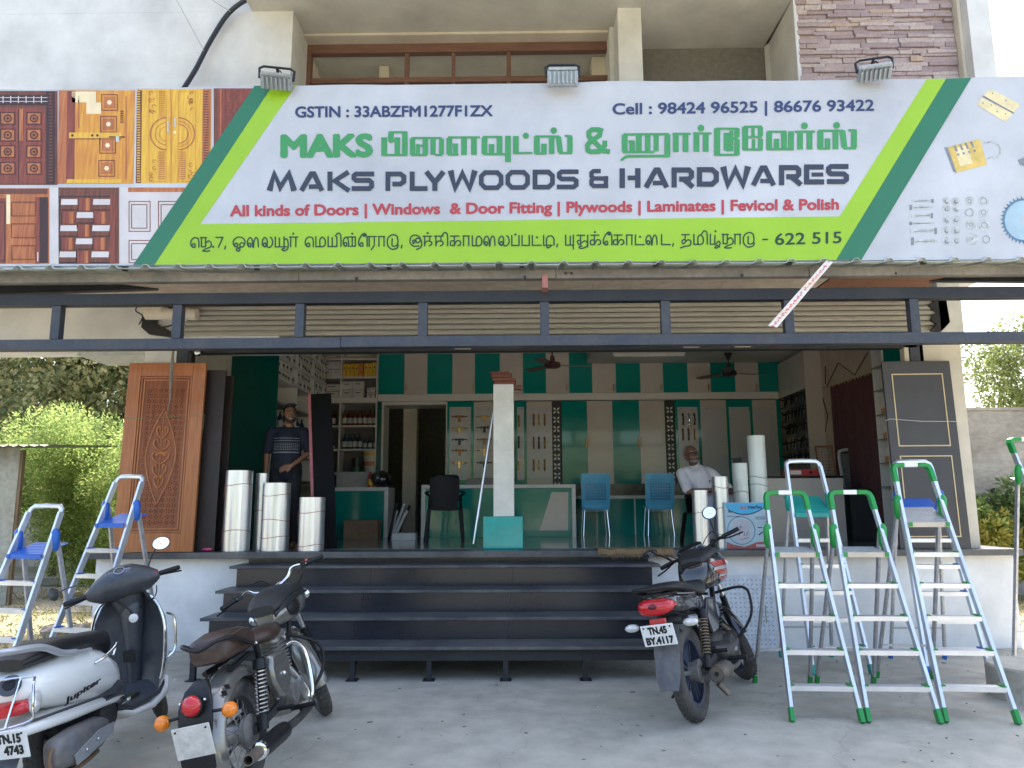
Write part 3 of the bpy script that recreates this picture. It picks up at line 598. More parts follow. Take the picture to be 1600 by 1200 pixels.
M_ = [(38, [(84, 1192), (114, 1086), (150, 1172), (205, 1086), (238, 1192)]), (31, [(283, 1192), (345, 1086), (362, 1086), (412, 1192)]), (28, [(330, 1166), (388, 1166)]), (31, [(462, 1072), (462, 1192)]), (31, [(578, 1074), (492, 1130), (582, 1192)]),
 (30, [(738, 1087), (625, 1087), (612, 1098), (612, 1115), (625, 1127), (708, 1127), (722, 1140), (722, 1165), (708, 1178), (598, 1178)])]
blocks(ink_n, 400, 0, .25, M_)
H_ = [(32, [(123, 316), (123, 433)]), (32, [(216, 315), (216, 432)]), (28, [(155, 373), (216, 373)]), (31, [(264, 430), (322, 326), (338, 326), (388, 430)]), (26, [(305, 403), (365, 403)]), (31, [(432, 430), (432, 326), (520, 326), (535, 340), (535, 365), (520, 380), (462, 380)]), (31, [(490, 380), (545, 428)]),
 (31, [(583, 324), (658, 324), (683, 345), (683, 388), (658, 410), (583, 410)], 1), (38, [(724, 306), (752, 415), (797, 322), (842, 415), (872, 304)]), (31, [(903, 418), (955, 314), (974, 314), (1025, 418)]), (26, [(945, 391), (1000, 391)]), (31, [(1072, 416), (1072, 312), (1160, 312), (1174, 325), (1174, 352), (1160, 366), (1100, 366)]), (31, [(1130, 366), (1188, 414)]),
 (31, [(1322, 308), (1221, 308), (1221, 397), (1325, 397)]), (24, [(1250, 353), (1320, 353)]), (30, [(1470, 305), (1366, 305), (1352, 316), (1352, 336), (1366, 349), (1442, 349), (1458, 362), (1458, 382), (1442, 395), (1342, 395)])]
blocks(ink_n, 940, 180, .2625, H_)
# address line in Tamil: letters drawn as single-line strokes on an em where x-height = 1 and y runs down
def cs(*p): return spl([(x, y, 0) for x, y in p], 4)
TG = {
 'e': (1.0, [cs((.5, .95), (.3, 1), (.2, .8), (.38, .62), (.5, .8), (.38, 1), (.12, .85), (.08, .4), (.35, .05), (.75, .1), (.85, .5), (.85, 1))]),
 'na': (1.15, [[(.1, 0), (.1, .95)], [(.1, .95), (.5, .95)], [(.5, 0), (.5, .95)], [(0, .02), (.6, .02)], cs((.5, .6), (.8, .35), (1.05, .6), (1.0, .95), (.55, 1.15), (.25, 1.35), (.6, 1.4), (.9, 1.35))]),
 'dot': (.3, []), '7': (.85, [cs((.05, .0), (.4, .02), (.75, 0)), [(.75, 0), (.3, 1)]]),
 ',': (.35, [[(.15, .9), (.08, 1.18)]]), ' ': (.5, []), '-': (.8, [[(.1, .55), (.6, .55)]]),
 'oo': (1.4, [cs((.45, .9), (.25, .95), (.2, .7), (.4, .6), (.5, .8), (.35, 1.0), (.08, .75), (.1, .3), (.5, 0), (1.0, .1), (1.2, .5), (1.0, .95), (.75, .95), (.7, .7), (.9, .55), (1.1, .7)), cs((.85, .98), (.5, 1.1), (.35, 1.3), (.6, 1.4), (.7, 1.2), (.5, 1.1))]),
 'la': (1.2, [cs((.4, .9), (.2, .95), (.15, .7), (.32, .6), (.42, .8), (.3, 1), (.05, .8), (.05, .35), (.28, .05), (.5, .3), (.52, .98), (.85, .98), (1.05, .6), (.95, .15), (.8, .02))]),
 'ai': (1.45, [cs((.35, .9), (.18, .95), (.12, .7), (.28, .6), (.38, .8), (.28, 1), (.05, .8), (.05, .35), (.28, .05), (.5, .3), (.55, .95), (.62, .98), (.68, .4), (.85, .05), (1.05, .25), (1.1, .98))]),
 'ya': (1.15, [[(.1, 0), (.1, 1), (.95, 1)], [(.5, .1), (.5, 1)], [(.95, 0), (.95, 1)]]),
 'yuu': (1.5, [[(.1, 0), (.1, 1), (1.2, 1)], [(.5, .1), (.5, 1)], [(.95, 0), (.95, 1)], cs((.95, .3), (1.2, .2), (1.35, .6), (1.3, 1.2), (.95, 1.4), (.75, 1.25), (1.0, 1.15))]),
 'r': (.95, [[(.1, .0), (.1, 1)], [(0, .02), (.8, .02)], [(.6, .02), (.6, 1)]]),
 'rd': (.95, [[(.1, .0), (.1, 1)], [(0, .02), (.8, .02)], [(.6, .02), (.6, 1)]], (.35, -.32)),
 'ma': (1.2, [[(.1, 0), (.1, 1), (.6, 1)], cs((.5, .98), (.5, .3), (.75, .05), (1.0, .35), (1.0, .8), (.8, 1), (.5, 1))]),
 'i': (.4, [cs((-.35, -.05), (-.1, -.35), (.15, -.2), (.2, .3), (.2, 1))]),
 'n': (1.45, [cs((.35, .9), (.18, .95), (.12, .7), (.28, .6), (.38, .8), (.28, 1), (.05, .8), (.05, .35), (.28, .05), (.5, .3), (.55, .95)), [(.55, .98), (1.2, .98)], [(.9, .1), (.9, .98)], [(.5, .05), (1.2, .05)], [(1.2, .05), (1.2, .98)]], (.9, -.28)),
 'ee': (1.0, [cs((.5, .95), (.3, 1), (.2, .8), (.38, .62), (.5, .8), (.38, 1), (.1, .85), (.1, .4), (.35, -.1), (.6, -.3), (.8, -.15), (.6, 0), (.5, -.2), (.85, .0), (.9, .5), (.9, 1))]),
 'ra': (.95, [[(.1, .0), (.1, 1)], [(0, .02), (.8, .02)], [(.6, .02), (.6, .9), (.3, 1.35)]]),
 'aa': (.85, [[(.05, .02), (.65, .02)], [(.1, .02), (.1, 1)], [(.6, .02), (.6, 1)]]),
 'du': (1.35, [cs((.55, .25), (.55, .95), (.95, .95), (1.1, .6), (1.0, .0), (.55, -.15), (.12, .2), (.1, .9), (.5, 1.3), (1.0, 1.2), (1.15, .9))]),
 'ii': (1.35, [cs((.95, 1.0), (.4, 1.0), (.08, .6), (.2, .05), (.65, -.1), (1.05, .15), (1.05, .55), (.75, .65), (.65, .35), (.85, .2), (1.2, .5), (1.15, 1.1), (.7, 1.35)), cs((.4, .75), (.35, .45), (.55, .4), (.5, .7))]),
 'ca': (1.1, [[(.15, 0), (.15, 1)], [(0, .02), (.85, .02)], [(.65, .02), (.65, .55)], cs((.15, .95), (.3, .55), (.75, .55), (.85, .8), (.6, 1))]),
 'cad': (1.1, [[(.15, 0), (.15, 1)], [(0, .02), (.85, .02)], [(.65, .02), (.65, .55)], cs((.15, .95), (.3, .55), (.75, .55), (.85, .8), (.6, 1))], (.45, -.3)),
 'ka': (1.25, [[(.1, .02), (.9, .02)], [(.45, 0), (.45, 1)], cs((.45, .5), (.1, .55), (.1, .95), (.45, .95)), cs((.45, .95), (.7, .5), (1.0, .55), (1.05, .85), (.8, 1))]),
 'kad': (1.25, [[(.1, .02), (.9, .02)], [(.45, 0), (.45, 1)], cs((.45, .5), (.1, .55), (.1, .95), (.45, .95)), cs((.45, .95), (.7, .5), (1.0, .55), (1.05, .85), (.8, 1))], (.5, -.3)),
 'pa': (1.0, [[(.1, 0), (.1, 1), (.8, 1), (.8, 0)]]), 'pad': (1.0, [[(.1, 0), (.1, 1), (.8, 1), (.8, 0)]], (.45, -.1)),
 'tad': (1.1, [[(.1, 0), (.1, 1), (.95, 1)]], (.55, .2)), 'ta': (1.1, [[(.1, 0), (.1, 1), (.95, 1)]]),
 'ti': (1.3, [[(.1, 0), (.1, 1), (.9, 1)], cs((.9, 1), (.45, 1.25), (.4, .3), (.8, .05), (1.1, .35), (1.1, 1.0))]),
 'pu': (1.1, [[(.1, 0), (.1, 1), (.85, 1)], [(.55, .1), (.55, 1)], [(.85, 0), (.85, 1.4)]]),
 'tu': (1.35, [[(.1, .02), (.85, .02)], [(.45, 0), (.45, 1)], cs((.45, .5), (.15, .6), (.3, .95), (.8, .6), (1.1, .75), (1.05, 1.15), (.5, 1.35), (.3, 1.2), (.6, 1.1)), [(1.15, 0), (1.15, 1.2)]]),
 'th': (1.2, [[(.1, .02), (.85, .02)], [(.45, 0), (.45, .6)], cs((.45, .5), (.15, .6), (.25, .95), (.7, .55), (1.0, .7), (.9, 1.1), (.4, 1.2), (.0, 1.35))]),
 'zh': (1.25, [[(.1, 0), (.1, 1), (.6, 1)], cs((.55, .1), (.55, .98), (.9, .7), (1.05, .95), (.8, 1.35), (.55, 1.35), (.75, 1.1), (1.0, 1.3))], (.6, -.3))}
seq = 'e na dot 7 , _ oo ai la yuu rd _ e ma ya i n ee ra aa du , _ ii cad ca i ka aa ma ai la pad pa tad ti , _ pu tu kad ee ka aa tad ai ta , _ th ma i zh na aa du _ -'.split()
tot = sum(TG[' ' if s_ == '_' else s_][0] for s_ in seq); x = 0; ps = []
xa, ya_, xb, yb2, hx = 297, 371, 1203, 365.5, 15.5; kx = (xb - xa) / tot
for s_ in seq:
    gdef = TG[' ' if s_ == '_' else s_]
    for pl in gdef[1]:
        q = []
        for p in pl:
            X_ = xa + (x + p[0]) * kx; q.append((X_, ya_ + (yb2 - ya_) * (X_ - xa) / (xb - xa) + p[1] * hx + .0))
        z = [q[0]]
        for r_ in q[1:]:
            if math.hypot(r_[0] - z[-1][0], r_[1] - z[-1][1]) > .05: z.append(r_)
        ps += stroke(z, 2.1, cap=True)
    if len(gdef) > 2 or s_ == 'dot':
        d_ = gdef[2] if len(gdef) > 2 else (.1, .95); X_ = xa + (x + d_[0]) * kx; ps.append(disc(X_, ya_ + (yb2 - ya_) * (X_ - xa) / (xb - xa) + d_[1] * hx, 1.8, 8))
    x += gdef[0]
V, T = unite([ccw(p) for p in ps]); g = MB(); stri(g, V, T, 9); g.build('lettering', ink_k, sg, world=True, fix=False)
sline('622 515', 1211, 382.5, 1315, 379.5, 18, ink_k, bold=.012)
# printed pictures of doors
W = {n: wood('print_' + n, a, b, .45, 3, 0, 2) for n, a, b in (('red', (.30, .07, .035), (.14, .03, .02)), ('gold', (.72, .38, .04), (.5, .16, .03)), ('yellow', (.78, .5, .05), (.6, .3, .03)), ('brown', (.22, .07, .03), (.08, .025, .015)), ('orange', (.55, .2, .06), (.3, .08, .03)), ('dark', (.06, .02, .018), (.03, .012, .01)))}
W['pale'] = mat('print_pale', (.6, .56, .56), .4, 0, .1, 3); W['light'] = mat('print_light', (.8, .66, .42), .4, 0, .1, 3); W['steel'] = mat('print_steel', (.5, .5, .48), .4, 0, .1)
class PIC:
    def __init__(s): s.g = MB()
    def q(s, m, x0, y0, x1, y1, l, sk=0.): s.g.use(W[m]); s.g.poly([S(x0 + sk, y0, l), S(x1 + sk, y0, l), S(x1, y1, l), S(x0, y1, l)]); return s
    def fr(s, m, x0, y0, x1, y1, w_, l):
        s.g.use(W[m])
        for a in ((x0, y0, x1, y0 + w_), (x0, y1 - w_, x1, y1), (x0, y0 + w_, x0 + w_, y1 - w_), (x1 - w_, y0 + w_, x1, y1 - w_)): s.g.poly([S(a[0], a[1], l), S(a[2], a[1], l), S(a[2], a[3], l), S(a[0], a[3], l)])
        return s
    def ring(s, m, cx, cy, r0, r1, l, a0=0, a1=360, n=18, sx=1.):
        s.g.use(W[m]); p = [(math.cos(R(a0 + (a1 - a0) * k / n)), math.sin(R(a0 + (a1 - a0) * k / n))) for k in range(n + 1)]
        for k in range(n): s.g.poly([S(cx + p[k][0] * r0 * sx, cy + p[k][1] * r0, l), S(cx + p[k][0] * r1 * sx, cy + p[k][1] * r1, l), S(cx + p[k + 1][0] * r1 * sx, cy + p[k + 1][1] * r1, l), S(cx + p[k + 1][0] * r0 * sx, cy + p[k + 1][1] * r0, l)])
        return s
    def end(s, name): return s.g.build(name, None, sg, world=True, fix=False)
p = PIC(); p.q('brown', -30, 142, 90, 289, 1).q('dark', 72, 143, 86, 288, 2).q('red', -30, 168, 70, 287, 2).q('dark', 28, 170, 29.5, 286, 3).q('orange', 30, 170, 36, 220, 3)
p.q('dark', -10, 148, 72, 164, 3)
for k in range(7): p.q('pale', -8 + k * 12, 150, -6.5 + k * 12, 161, 4)
p.q('pale', -10, 152, 74, 153, 4).q('pale', -10, 158, 74, 159, 4)
for r_ in range(4):
    for cx in (12, 53):
        y = 185 + r_ * 26; p.fr('dark', cx - 12, y - 10, cx + 12, y + 10, 1.3, 3).q('orange', cx - 10, y - 8, cx + 10, y + 8, 3).ring('dark', cx, y, 4.5, 6.5, 4).ring('dark', cx, y, 0, 2, 4)
        for a in range(0, 360, 45): p.q('dark', cx + 3.2 * math.cos(R(a)) - .5, y + 3.2 * math.sin(R(a)) - .5, cx + 3.2 * math.cos(R(a)) + .5, y + 3.2 * math.sin(R(a)) + .5, 5)
for k in range(28): p.q('brown', 76, 146 + k * 5, 82, 148.5 + k * 5, 3)
p.end('door_picture')
p = PIC(); p.q('gold', 90, 141, 209, 287, 1, 2).q('orange', 90, 141, 103, 287, 2, 2).q('red', 103, 142, 116, 284, 2, 2).q('light', 112, 143, 150, 160, 2).q('light', 135, 160, 158, 178, 2).q('orange', 122, 150, 124, 200, 2).q('orange', 196, 150, 198, 280, 2)
for k, y in enumerate((147, 181, 214, 250)): p.fr('red', 158 - k * 1.5, y, 184 - k * 1.5, y + 26, 1.5, 3).q('orange', 162 - k * 1.5, y + 4, 180 - k * 1.5, y + 22, 3).ring('light', 171 - k * 1.5, y + 13, 0, 4, 4, n=6)
p.q('yellow', 108, 207, 190, 216, 3).q('red', 108, 216, 190, 217.5, 3).q('dark', 170, 213, 195, 215, 4).q('steel', 181, 213, 186, 222, 5).q('yellow', 104, 280, 190, 286, 3)
for x in (113, 144, 152): p.ring('dark', x, 211.5, 0, 2, 5, n=8)
for k in range(6): p.q('dark', 188, 173 + k * 3.4, 193, 174.5 + k * 3.4, 4)
p.end('door_picture')
p = PIC(); p.q('yellow', 212, 139, 329, 286, 1, 2).q('brown', 212, 141, 220, 286, 2, 2).q('orange', 315, 139, 328, 286, 2, 2)
for k in range(36): p.q('yellow', 214, 142 + k * 4, 219, 144 + k * 4, 3).q('brown', 318, 142 + k * 4, 326, 144 + k * 4, 3)
for x in (232, 278): p.fr('gold', x, 142, x + 28, 284, 1, 3)
p.ring('orange', 260, 209, 24, 26, 3, 90, 270).ring('orange', 260, 209, 17, 18, 3, 90, 270).ring('gold', 260, 209, 10, 12, 3, 90, 270).ring('orange', 279, 209, 24, 26, 3, -90, 90).ring('orange', 279, 209, 14, 15.5, 3, -90, 90).ring('gold', 279, 209, 18, 21, 3, -90, 90)
for k in range(14): p.q('orange', 248, 143 + k * 3, 258, 144 + k * 3, 4).q('orange', 280, 237 + k * 3.2, 290, 238.2 + k * 3.2, 4).q('orange', 247, 237 + k * 3.2, 258, 238 + k * 3.2, 4)
for k in range(26):
    x = random.choice([238, 298]) + random.uniform(-4, 4); y = random.choice([random.uniform(145, 178), random.uniform(240, 280)]); p.ring('orange', x, y, 2.2, 3.2, 4, random.uniform(0, 180), random.uniform(250, 360), 8)
p.q('gold', 266, 140, 268, 285, 4).q('steel', 261, 189, 263.5, 207, 5).q('steel', 272, 184, 275, 198, 5).ring('light', 273, 207, 0, 2.5, 5, n=8); p.end('door_picture')
p = PIC(); p.q('brown', 334, 138, 398, 286, 1).q('red', 340, 138, 396, 286, 2).q('orange', 344, 139, 346, 240, 3)
for k in range(4): p.fr('brown', 352, 142 + k * 22, 384, 161 + k * 22, 1.2, 3).ring('brown', 365, 151 + k * 22, 3, 6, 4)
p.end('door_picture')
p = PIC(); p.q('orange', -30, 294, 77, 412, 1).q('dark', 59, 308, 75, 411, 2).q('brown', -30, 295, 74, 303, 2).q('red', 55, 308, 62, 412, 3).q('orange', 16, 304, 56, 412, 2).q('red', -30, 310, 9, 412, 2).q('light', 10, 304, 16, 350, 3)
for k in range(3): p.fr('brown', 17, 315 + k * 34, 56, 338 + k * 34, 1.5, 4).q('orange', 21, 319 + k * 34, 53, 334 + k * 34, 4)
p.fr('dark', -30, 315, 8, 408, 1.2, 3).q('pale', 58, 394, 60, 408, 5); p.end('door_picture')
p = PIC(); p.q('pale', 78, 293, 93, 412, 1).q('brown', 91, 293, 186, 412, 1).fr('dark', 92, 306, 176, 412, 2, 2).q('red', 172, 305, 180, 412, 3)
for r_ in range(5):
    for c_ in range(3):
        x = 95 + c_ * 25 - r_ * .6; y = 311 + r_ * 20.5
        if (r_ + c_) % 2 == 0: p.q('pale', x, y, x + 27, y + 9, 3, 1).q('brown', x, y + 9, x + 27, y + 16, 3).q('dark', x, y + 16, x + 27, y + 17.5, 4)
        else: p.q('dark', x + 1, y - 1, x + 3, y + 18, 3).q('red', x + 3, y - 1, x + 22, y + 18, 3).q('orange', x + 14, y - 1, x + 20, y + 18, 4)
p.end('door_picture')
p = PIC(); p.q('pale', 188, 293, 300, 412, 1).q('orange', 200, 293, 290, 300, 2)
for x in (201, 247):
    for y, h in ((314, 48), (375, 36)): p.fr('red', x, y, x + 34, y + h, 1.2, 3).fr('brown', x + 4, y + 5, x + 29, y + h - 5, 1.2, 3)
p.end('door_picture')
# printed ironmongery on the right
p = PIC(); p.q('light', 0, 0, .1, .1, 1); p.g = MB(); W['brassp'] = mat('print_brass', (.62, .45, .12), .4, 0, .25, 8); W['ltbrass'] = mat('print_light_brass', (.72, .62, .36), .4, 0, .15, 8); W['iron'] = mat('print_iron', (.2, .22, .25), .4, 0, .3, 30); W['silver'] = mat('print_silver', (.45, .47, .47), .4, 0, .3, 20); W['blue'] = mat('print_blue', (.1, .2, .32), .4, 0, .1); W['sky'] = mat('print_pale_blue', (.36, .5, .6), .4, 0, .15, 4)
def pg(m, pts, l): p.g.use(W[m]); p.g.poly([S(x, y, l) for x, y in pts])
pg('ltbrass', [(1548, 139), (1594, 163), (1584, 176), (1537, 149)], 2); pg('ltbrass', [(1534, 152), (1583, 178), (1570, 190), (1527, 164)], 2); pg('iron', [(1536, 149), (1585, 176), (1584, 178), (1535, 151)], 3)
for x, y in ((1551, 146), (1572, 157), (1536, 161), (1549, 164), (1558, 174), (1571, 178)): p.ring('iron', x, y, 0, 1.2, 4, n=6)
p.end('hinge_picture'); p = PIC()
pg('brassp', [(1480, 230), (1531, 217), (1542, 257), (1494, 270)], 2); pg('iron', [(1476, 230), (1481, 230), (1495, 270), (1490, 268)], 3); pg('ltbrass', [(1492, 232), (1512, 226), (1520, 255), (1500, 260)], 3)
p.ring('silver', 1549, 235, 12, 14, 2, -120, 80, 18, 1.1); pg('silver', [(1537, 222), (1547, 220), (1547, 222), (1537, 224)], 2); pg('silver', [(1541, 247), (1552, 244), (1552, 246), (1541, 250)], 2)
for k in range(4): pg('iron', [(1490 + k * 8.6, 228 - k * 2), (1493 + k * 8.6, 227 - k * 2), (1497 + k * 8.6, 236 - k * 2), (1494 + k * 8.6, 237 - k * 2)], 4); pg('iron', [(1495 + k * 8.6, 240 - k * 2), (1498.5 + k * 8.6, 239.4 - k * 2), (1499.5 + k * 8.6, 243 - k * 2), (1496 + k * 8.6, 243.4 - k * 2)], 4)
pg('iron', [(1590, 250), (1610, 242), (1610, 262), (1594, 258)], 2); p.end('padlock_picture'); p = PIC()
for k, (x0, x1, y, w_) in enumerate(((1421, 1458, 314, 3), (1421, 1458, 324, 4), (1422, 1457, 337, 4), (1421, 1460, 349, 2.5), (1421, 1463, 361, 5), (1424, 1466, 377, 6))):
    pg('silver', [(x0, y - w_ / 2), (x1, y - w_ / 2 - 1), (x1, y + w_ / 2 - 1), (x0, y + w_ / 2)], 2); hx_ = x1 - 3 if k in (0, 2, 4) else x0; pg('iron', [(hx_, y - w_), (hx_ + 4, y - w_), (hx_ + 4, y + w_), (hx_, y + w_)], 3); pg('iron', [(x0 + 8, y), (x1 - 5, y - 1), (x1 - 5, y), (x0 + 8, y + 1)], 3)
p.end('screw_picture'); p = PIC()
for r_, y in enumerate((314, 326, 343, 360, 376)):
    for x in (1479, 1494): p.ring('silver', x + random.uniform(-1, 1), y, 1.5, 6.5, 2, n=10).ring('iron', x, y + 1, 1.2, 3.5, 3, n=8, a0=20, a1=250).end('nut_picture'); p = PIC()
for x, y, a, b in ((1515, 314, 3, 7), (1537, 314, 5, 8), (1515, 332, 6, 7.5), (1537, 332, 4, 7), (1517, 351, 3, 8), (1538, 352, 5, 9), (1519, 373, 2, 9.5), (1541, 374, 5.6, 6.6)): p.ring('silver', x, y, a, b, 2).ring('iron', x, y, a - .7, a, 3).end('washer_picture'); p = PIC()

p.ring('sky', 1601, 344, 6, 31, 2, n=36).ring('blue', 1601, 344, 31, 34, 3, n=36).ring('silver', 1601, 344, 8, 22, 3, 0, 40)
for k in range(36):
    a = R(k * 10); b = R(k * 10 + 6); c_ = R(k * 10 + 1); pg('blue', [(1601 + 33 * math.cos(a), 344 + 33 * math.sin(a)), (1601 + 39 * math.cos(c_), 344 + 39 * math.sin(c_)), (1601 + 33 * math.cos(b), 344 + 33 * math.sin(b))], 3)
p.end('saw_blade_picture')
# ---------------------------------------------------------------- flood lights on the sign
lampm = dirty('floodlight_alloy', (.40, .44, .48), (.26, .28, .3), .45, .5, 8, 30, .05, 60, metal=.4)
def flood(px, py, yaw, lab, mm, tilt):
    p0 = P(px, py, YS - .12); t = thing('flood_light', lab, 'lamp', p0, yaw, 'flood lights on the sign top')
    g = MB(); g.M = Matrix.Rotation(R(tilt), 4, 'X'); g.box(-.14, .14, -.03, .03, -.085, .05); g.build('housing', mm, t, bev=.006)
    for k in range(7):
        g = MB(); g.M = Matrix.Rotation(R(tilt), 4, 'X'); x = -.115 + k * .0383; g.box(x - .008, x + .008, -.055, -.0305, -.075, .035); g.build('fin', mm, t)
    g = MB(); g.M = Matrix.Rotation(R(tilt), 4, 'X'); g.box(-.13, .13, -.05, -.03, .045, .075); g.build('driver_box', mm, t, bev=.006)
    g = MB(); g.M = Matrix.Rotation(R(tilt), 4, 'X'); g.box(-.135, .135, .031, .036, -.08, .045); g.build('glass', mat('lamp_glass', (.7, .72, .75), .2), t)
    g = MB(); g.tube([(-.15, 0, 0), (-.155, .01, .1), (-.12, .015, .125), (.12, .015, .125), (.155, .01, .1), (.15, 0, 0)], .012, 6); g.cyl((0, .02, .12), (0, .13, .1), .014, n=6); g.build('bracket', steel_blk, t)
    g = MB(); g.tube(spl([(0, 0, .07), (.02, .02, .1), (.05, .03, .07), (.02, .05, .12)]), .005, 5); g.build('cable', dark, t)
flood(432, 124, R(12), 'silver flood light on the sign above its left green stripe', lampm, 50); flood(879, 120, 0, 'pale grey flood light at the middle of the sign top', lampm, 14); flood(1367, 110, R(-14), 'black bracket flood light on the sign in front of the stone cladding', lampm, 58)
# cable from the left wall
g = MB(); g.tube(spl([P(286, 140, 8.1), P(306, 108, 8.15), P(330, 62, 8.2), P(358, 20, 8.2), P(392, -4, 8.1), P(440, -22, 8.0)]), .028, 8)
cb = g.build('cable_bundle', mat('black_cable', (.02, .024, .035), .5), smooth=60); tag(cb, 'thick black cable hanging in front of the white upper wall', 'cable')
for a in (((276, 0), (319, 80)), ((331, 0), (360, 18))):
    g = MB(); g.tube([P(*a[0], 8.0), P(*a[1], 8.13)], .0035, 5); tag(g.build('thin_wire', mat('grey_wire', (.3, .3, .3), .5)), 'thin wire tied to the black cable, %s' % ('the longer one reaching lower' if a[0][0] < 300 else 'the short one nearest the top corner'), 'wire')
# strip of printed tape
g = MB(); tw = mat('tape_white', (.75, .72, .72), .5); tr = mat('tape_red', (.6, .1, .12), .5); g.use(tw)
a0, a1, b0, b1 = P(1291, 407, 6.4), P(1302, 409, 6.4), P(1200, 509, 6.62), P(1214, 512, 6.62); n = 12; L_ = [a0.lerp(b0, k / n) + Vector((0, .01 * math.sin(k * 1.3), 0)) for k in range(n + 1)]; R_ = [a1.lerp(b1, k / n) + Vector((0, -.012 * math.sin(k * 1.1), 0)) for k in range(n + 1)]
for k in range(n): g.poly([L_[k], R_[k], R_[k + 1], L_[k + 1]]); g.poly([q + Vector((0, .002, 0)) for q in (L_[k + 1], R_[k + 1], R_[k], L_[k])])
g.use(tr)
for k in range(46):
    t = (k + .3) / 46; i = int(t * n); u = t * n - i; l_ = L_[i].lerp(L_[min(i + 1, n)], u) + Vector((0, -.003, 0)); r_ = R_[i].lerp(R_[min(i + 1, n)], u) + Vector((0, -.003, 0)); d_ = (b0 - a0).normalized() * .012
    q0 = l_.lerp(r_, .3 + .1 * (k % 3)); q1 = l_.lerp(r_, .6 + .08 * (k % 2)); g.poly([q0, q1, q1 + d_ * (.5 + .4 * (k % 2)), q0 + d_])
tag(g.build('hanging_tape', fix=False), 'white tape with red print hanging slanted from the sign edge to the truss', 'tape')
# ================================================================ inside the shop
def PW(px, py, X):
    r = ray(px, py); t = (X - CAM.x) / r.x; return CAM + r * t
def panel(par, name, m, px0, py0, px1, py1, Y, th=.018, zs=None, bev=0., gap=.0015, label=None):
    zm = sum(zs) / 2 if zs else (PZ(py0, Y) + PZ(py1, Y)) / 2; x0, x1 = PX(px0, Y, zm), PX(px1, Y, zm); z1, z0 = zs if zs else (PZ(py0, Y, x0), PZ(py1, Y, x0))
    g = MB(); g.box(x0 + gap, x1 - gap, Y - th, Y, z0 + gap, z1 - gap); return g.build(name, m, par, world=True, bev=bev, label=label)
def pull(par, px, py0, py1, Y, m=None):
    a, b = P(px, py0, Y - .03), P(px, py1, Y - .03); g = MB(); g.tube([a, b], .008, 6); g.box(a.x - .006, a.x + .006, Y - .03, Y, a.z - .012, a.z); g.box(a.x - .006, a.x + .006, Y - .03, Y, b.z, b.z + .012); return g.build('handle', m or brass, par, world=True)
cu = thing('wall_cupboards', 'long run of teal and warm white cupboards along the back wall of the shop', 'cupboard', (0, 13, 1.03))
YC = 13.0
zU0, zU1, zU1r = PZ(615, YC), CZ - .06, 3.944
def slab(par, name, m, x0, x1, y0, y1, z0, z1, **k):
    g = MB(); g.box(x0, x1, y0, y1, z0, z1); return g.build(name, m, par, world=True, **k)
xa, xb = PX(591, YC, 3.6), W1 - .26
slab(cu, 'upper_carcass', framew, xa, PX(925, YC, 3.7), YC + .001, YB - .002, zU0 - .01, CZ - .004); slab(cu, 'upper_carcass', framew, PX(925, YC, 3.7) + .001, xb, YC + .001, YB - .002, zU0 - .01, 3.945)
slab(cu, 'pelmet', framew, xa, xb, YC - .03, YB - .002, PZ(626, YC), zU0 - .012)
ue = [592, 632, 668, 707, 742, 781, 817, 853, 889, 925, 962, 1000, 1036, 1074, 1110, 1148, 1185, 1222]
for i in range(len(ue) - 1):
    T_ = i % 2 == 0 if i < 9 else i % 2 == 0
    tl = (i % 2 == 0); zt_ = zU1 if i < 9 else zU1r
    d = panel(cu, 'door', teal if tl else lamw, ue[i], 0, ue[i + 1], 0, YC, zs=(zt_, zU0))
    if not tl: pull(d, ue[i] + 3 if i < 9 and i % 4 == 1 else ue[i + 1] - 3, 600, 610, YC - .018)
zL1, zL0 = PZ(627, YC) - .002, 1.86
le = [(698, 740, 't', 1), (740, 771, 'w', 1), (771, 804, 'w', 0), (804, 823, 't', 1), (823, 863, 'w', 1), (878, 918, 't', 0), (918, 958, 'w', 0), (958, 1000, 't', 0), (1000, 1040, 'w', 0), (1056, 1096, 't', 1), (1096, 1137, 'w', 1), (1137, 1178, 't', 1), (1178, 1216, 'w', 1), (1216, 1222, 't', 0)]
slab(cu, 'lower_carcass', mat('dark_gap', (.02, .022, .02), .7), PX(698, YC, 2.5), xb, YC + .001, YB - .002, zL0 - .5, zL1 + .001)
boards = {}
for a, b, c_, bd in le:
    d = panel(cu, 'door', teal if c_ == 't' else lamw, a, 0, b, 0, YC, zs=(zL1, zL0 - .1))
    if bd:
        boards[a] = panel(d, 'display_board', lamg, a + (4 if c_ == 't' else 2), 636, b - (4 if c_ == 't' else 2), 750, YC - .019, .008)
        for sx in (a + 8, b - 8):
            for sy in (639, 690):
                p = P(sx, sy, YC - .03); g = MB(); g.ball(p, .008, 6, 4); g.build('screw', dark, d, world=True)
    elif a > 870 and b < 1041: pull(d, b - 2 if c_ == 't' else a + 3, 683, 698, YC - .018)
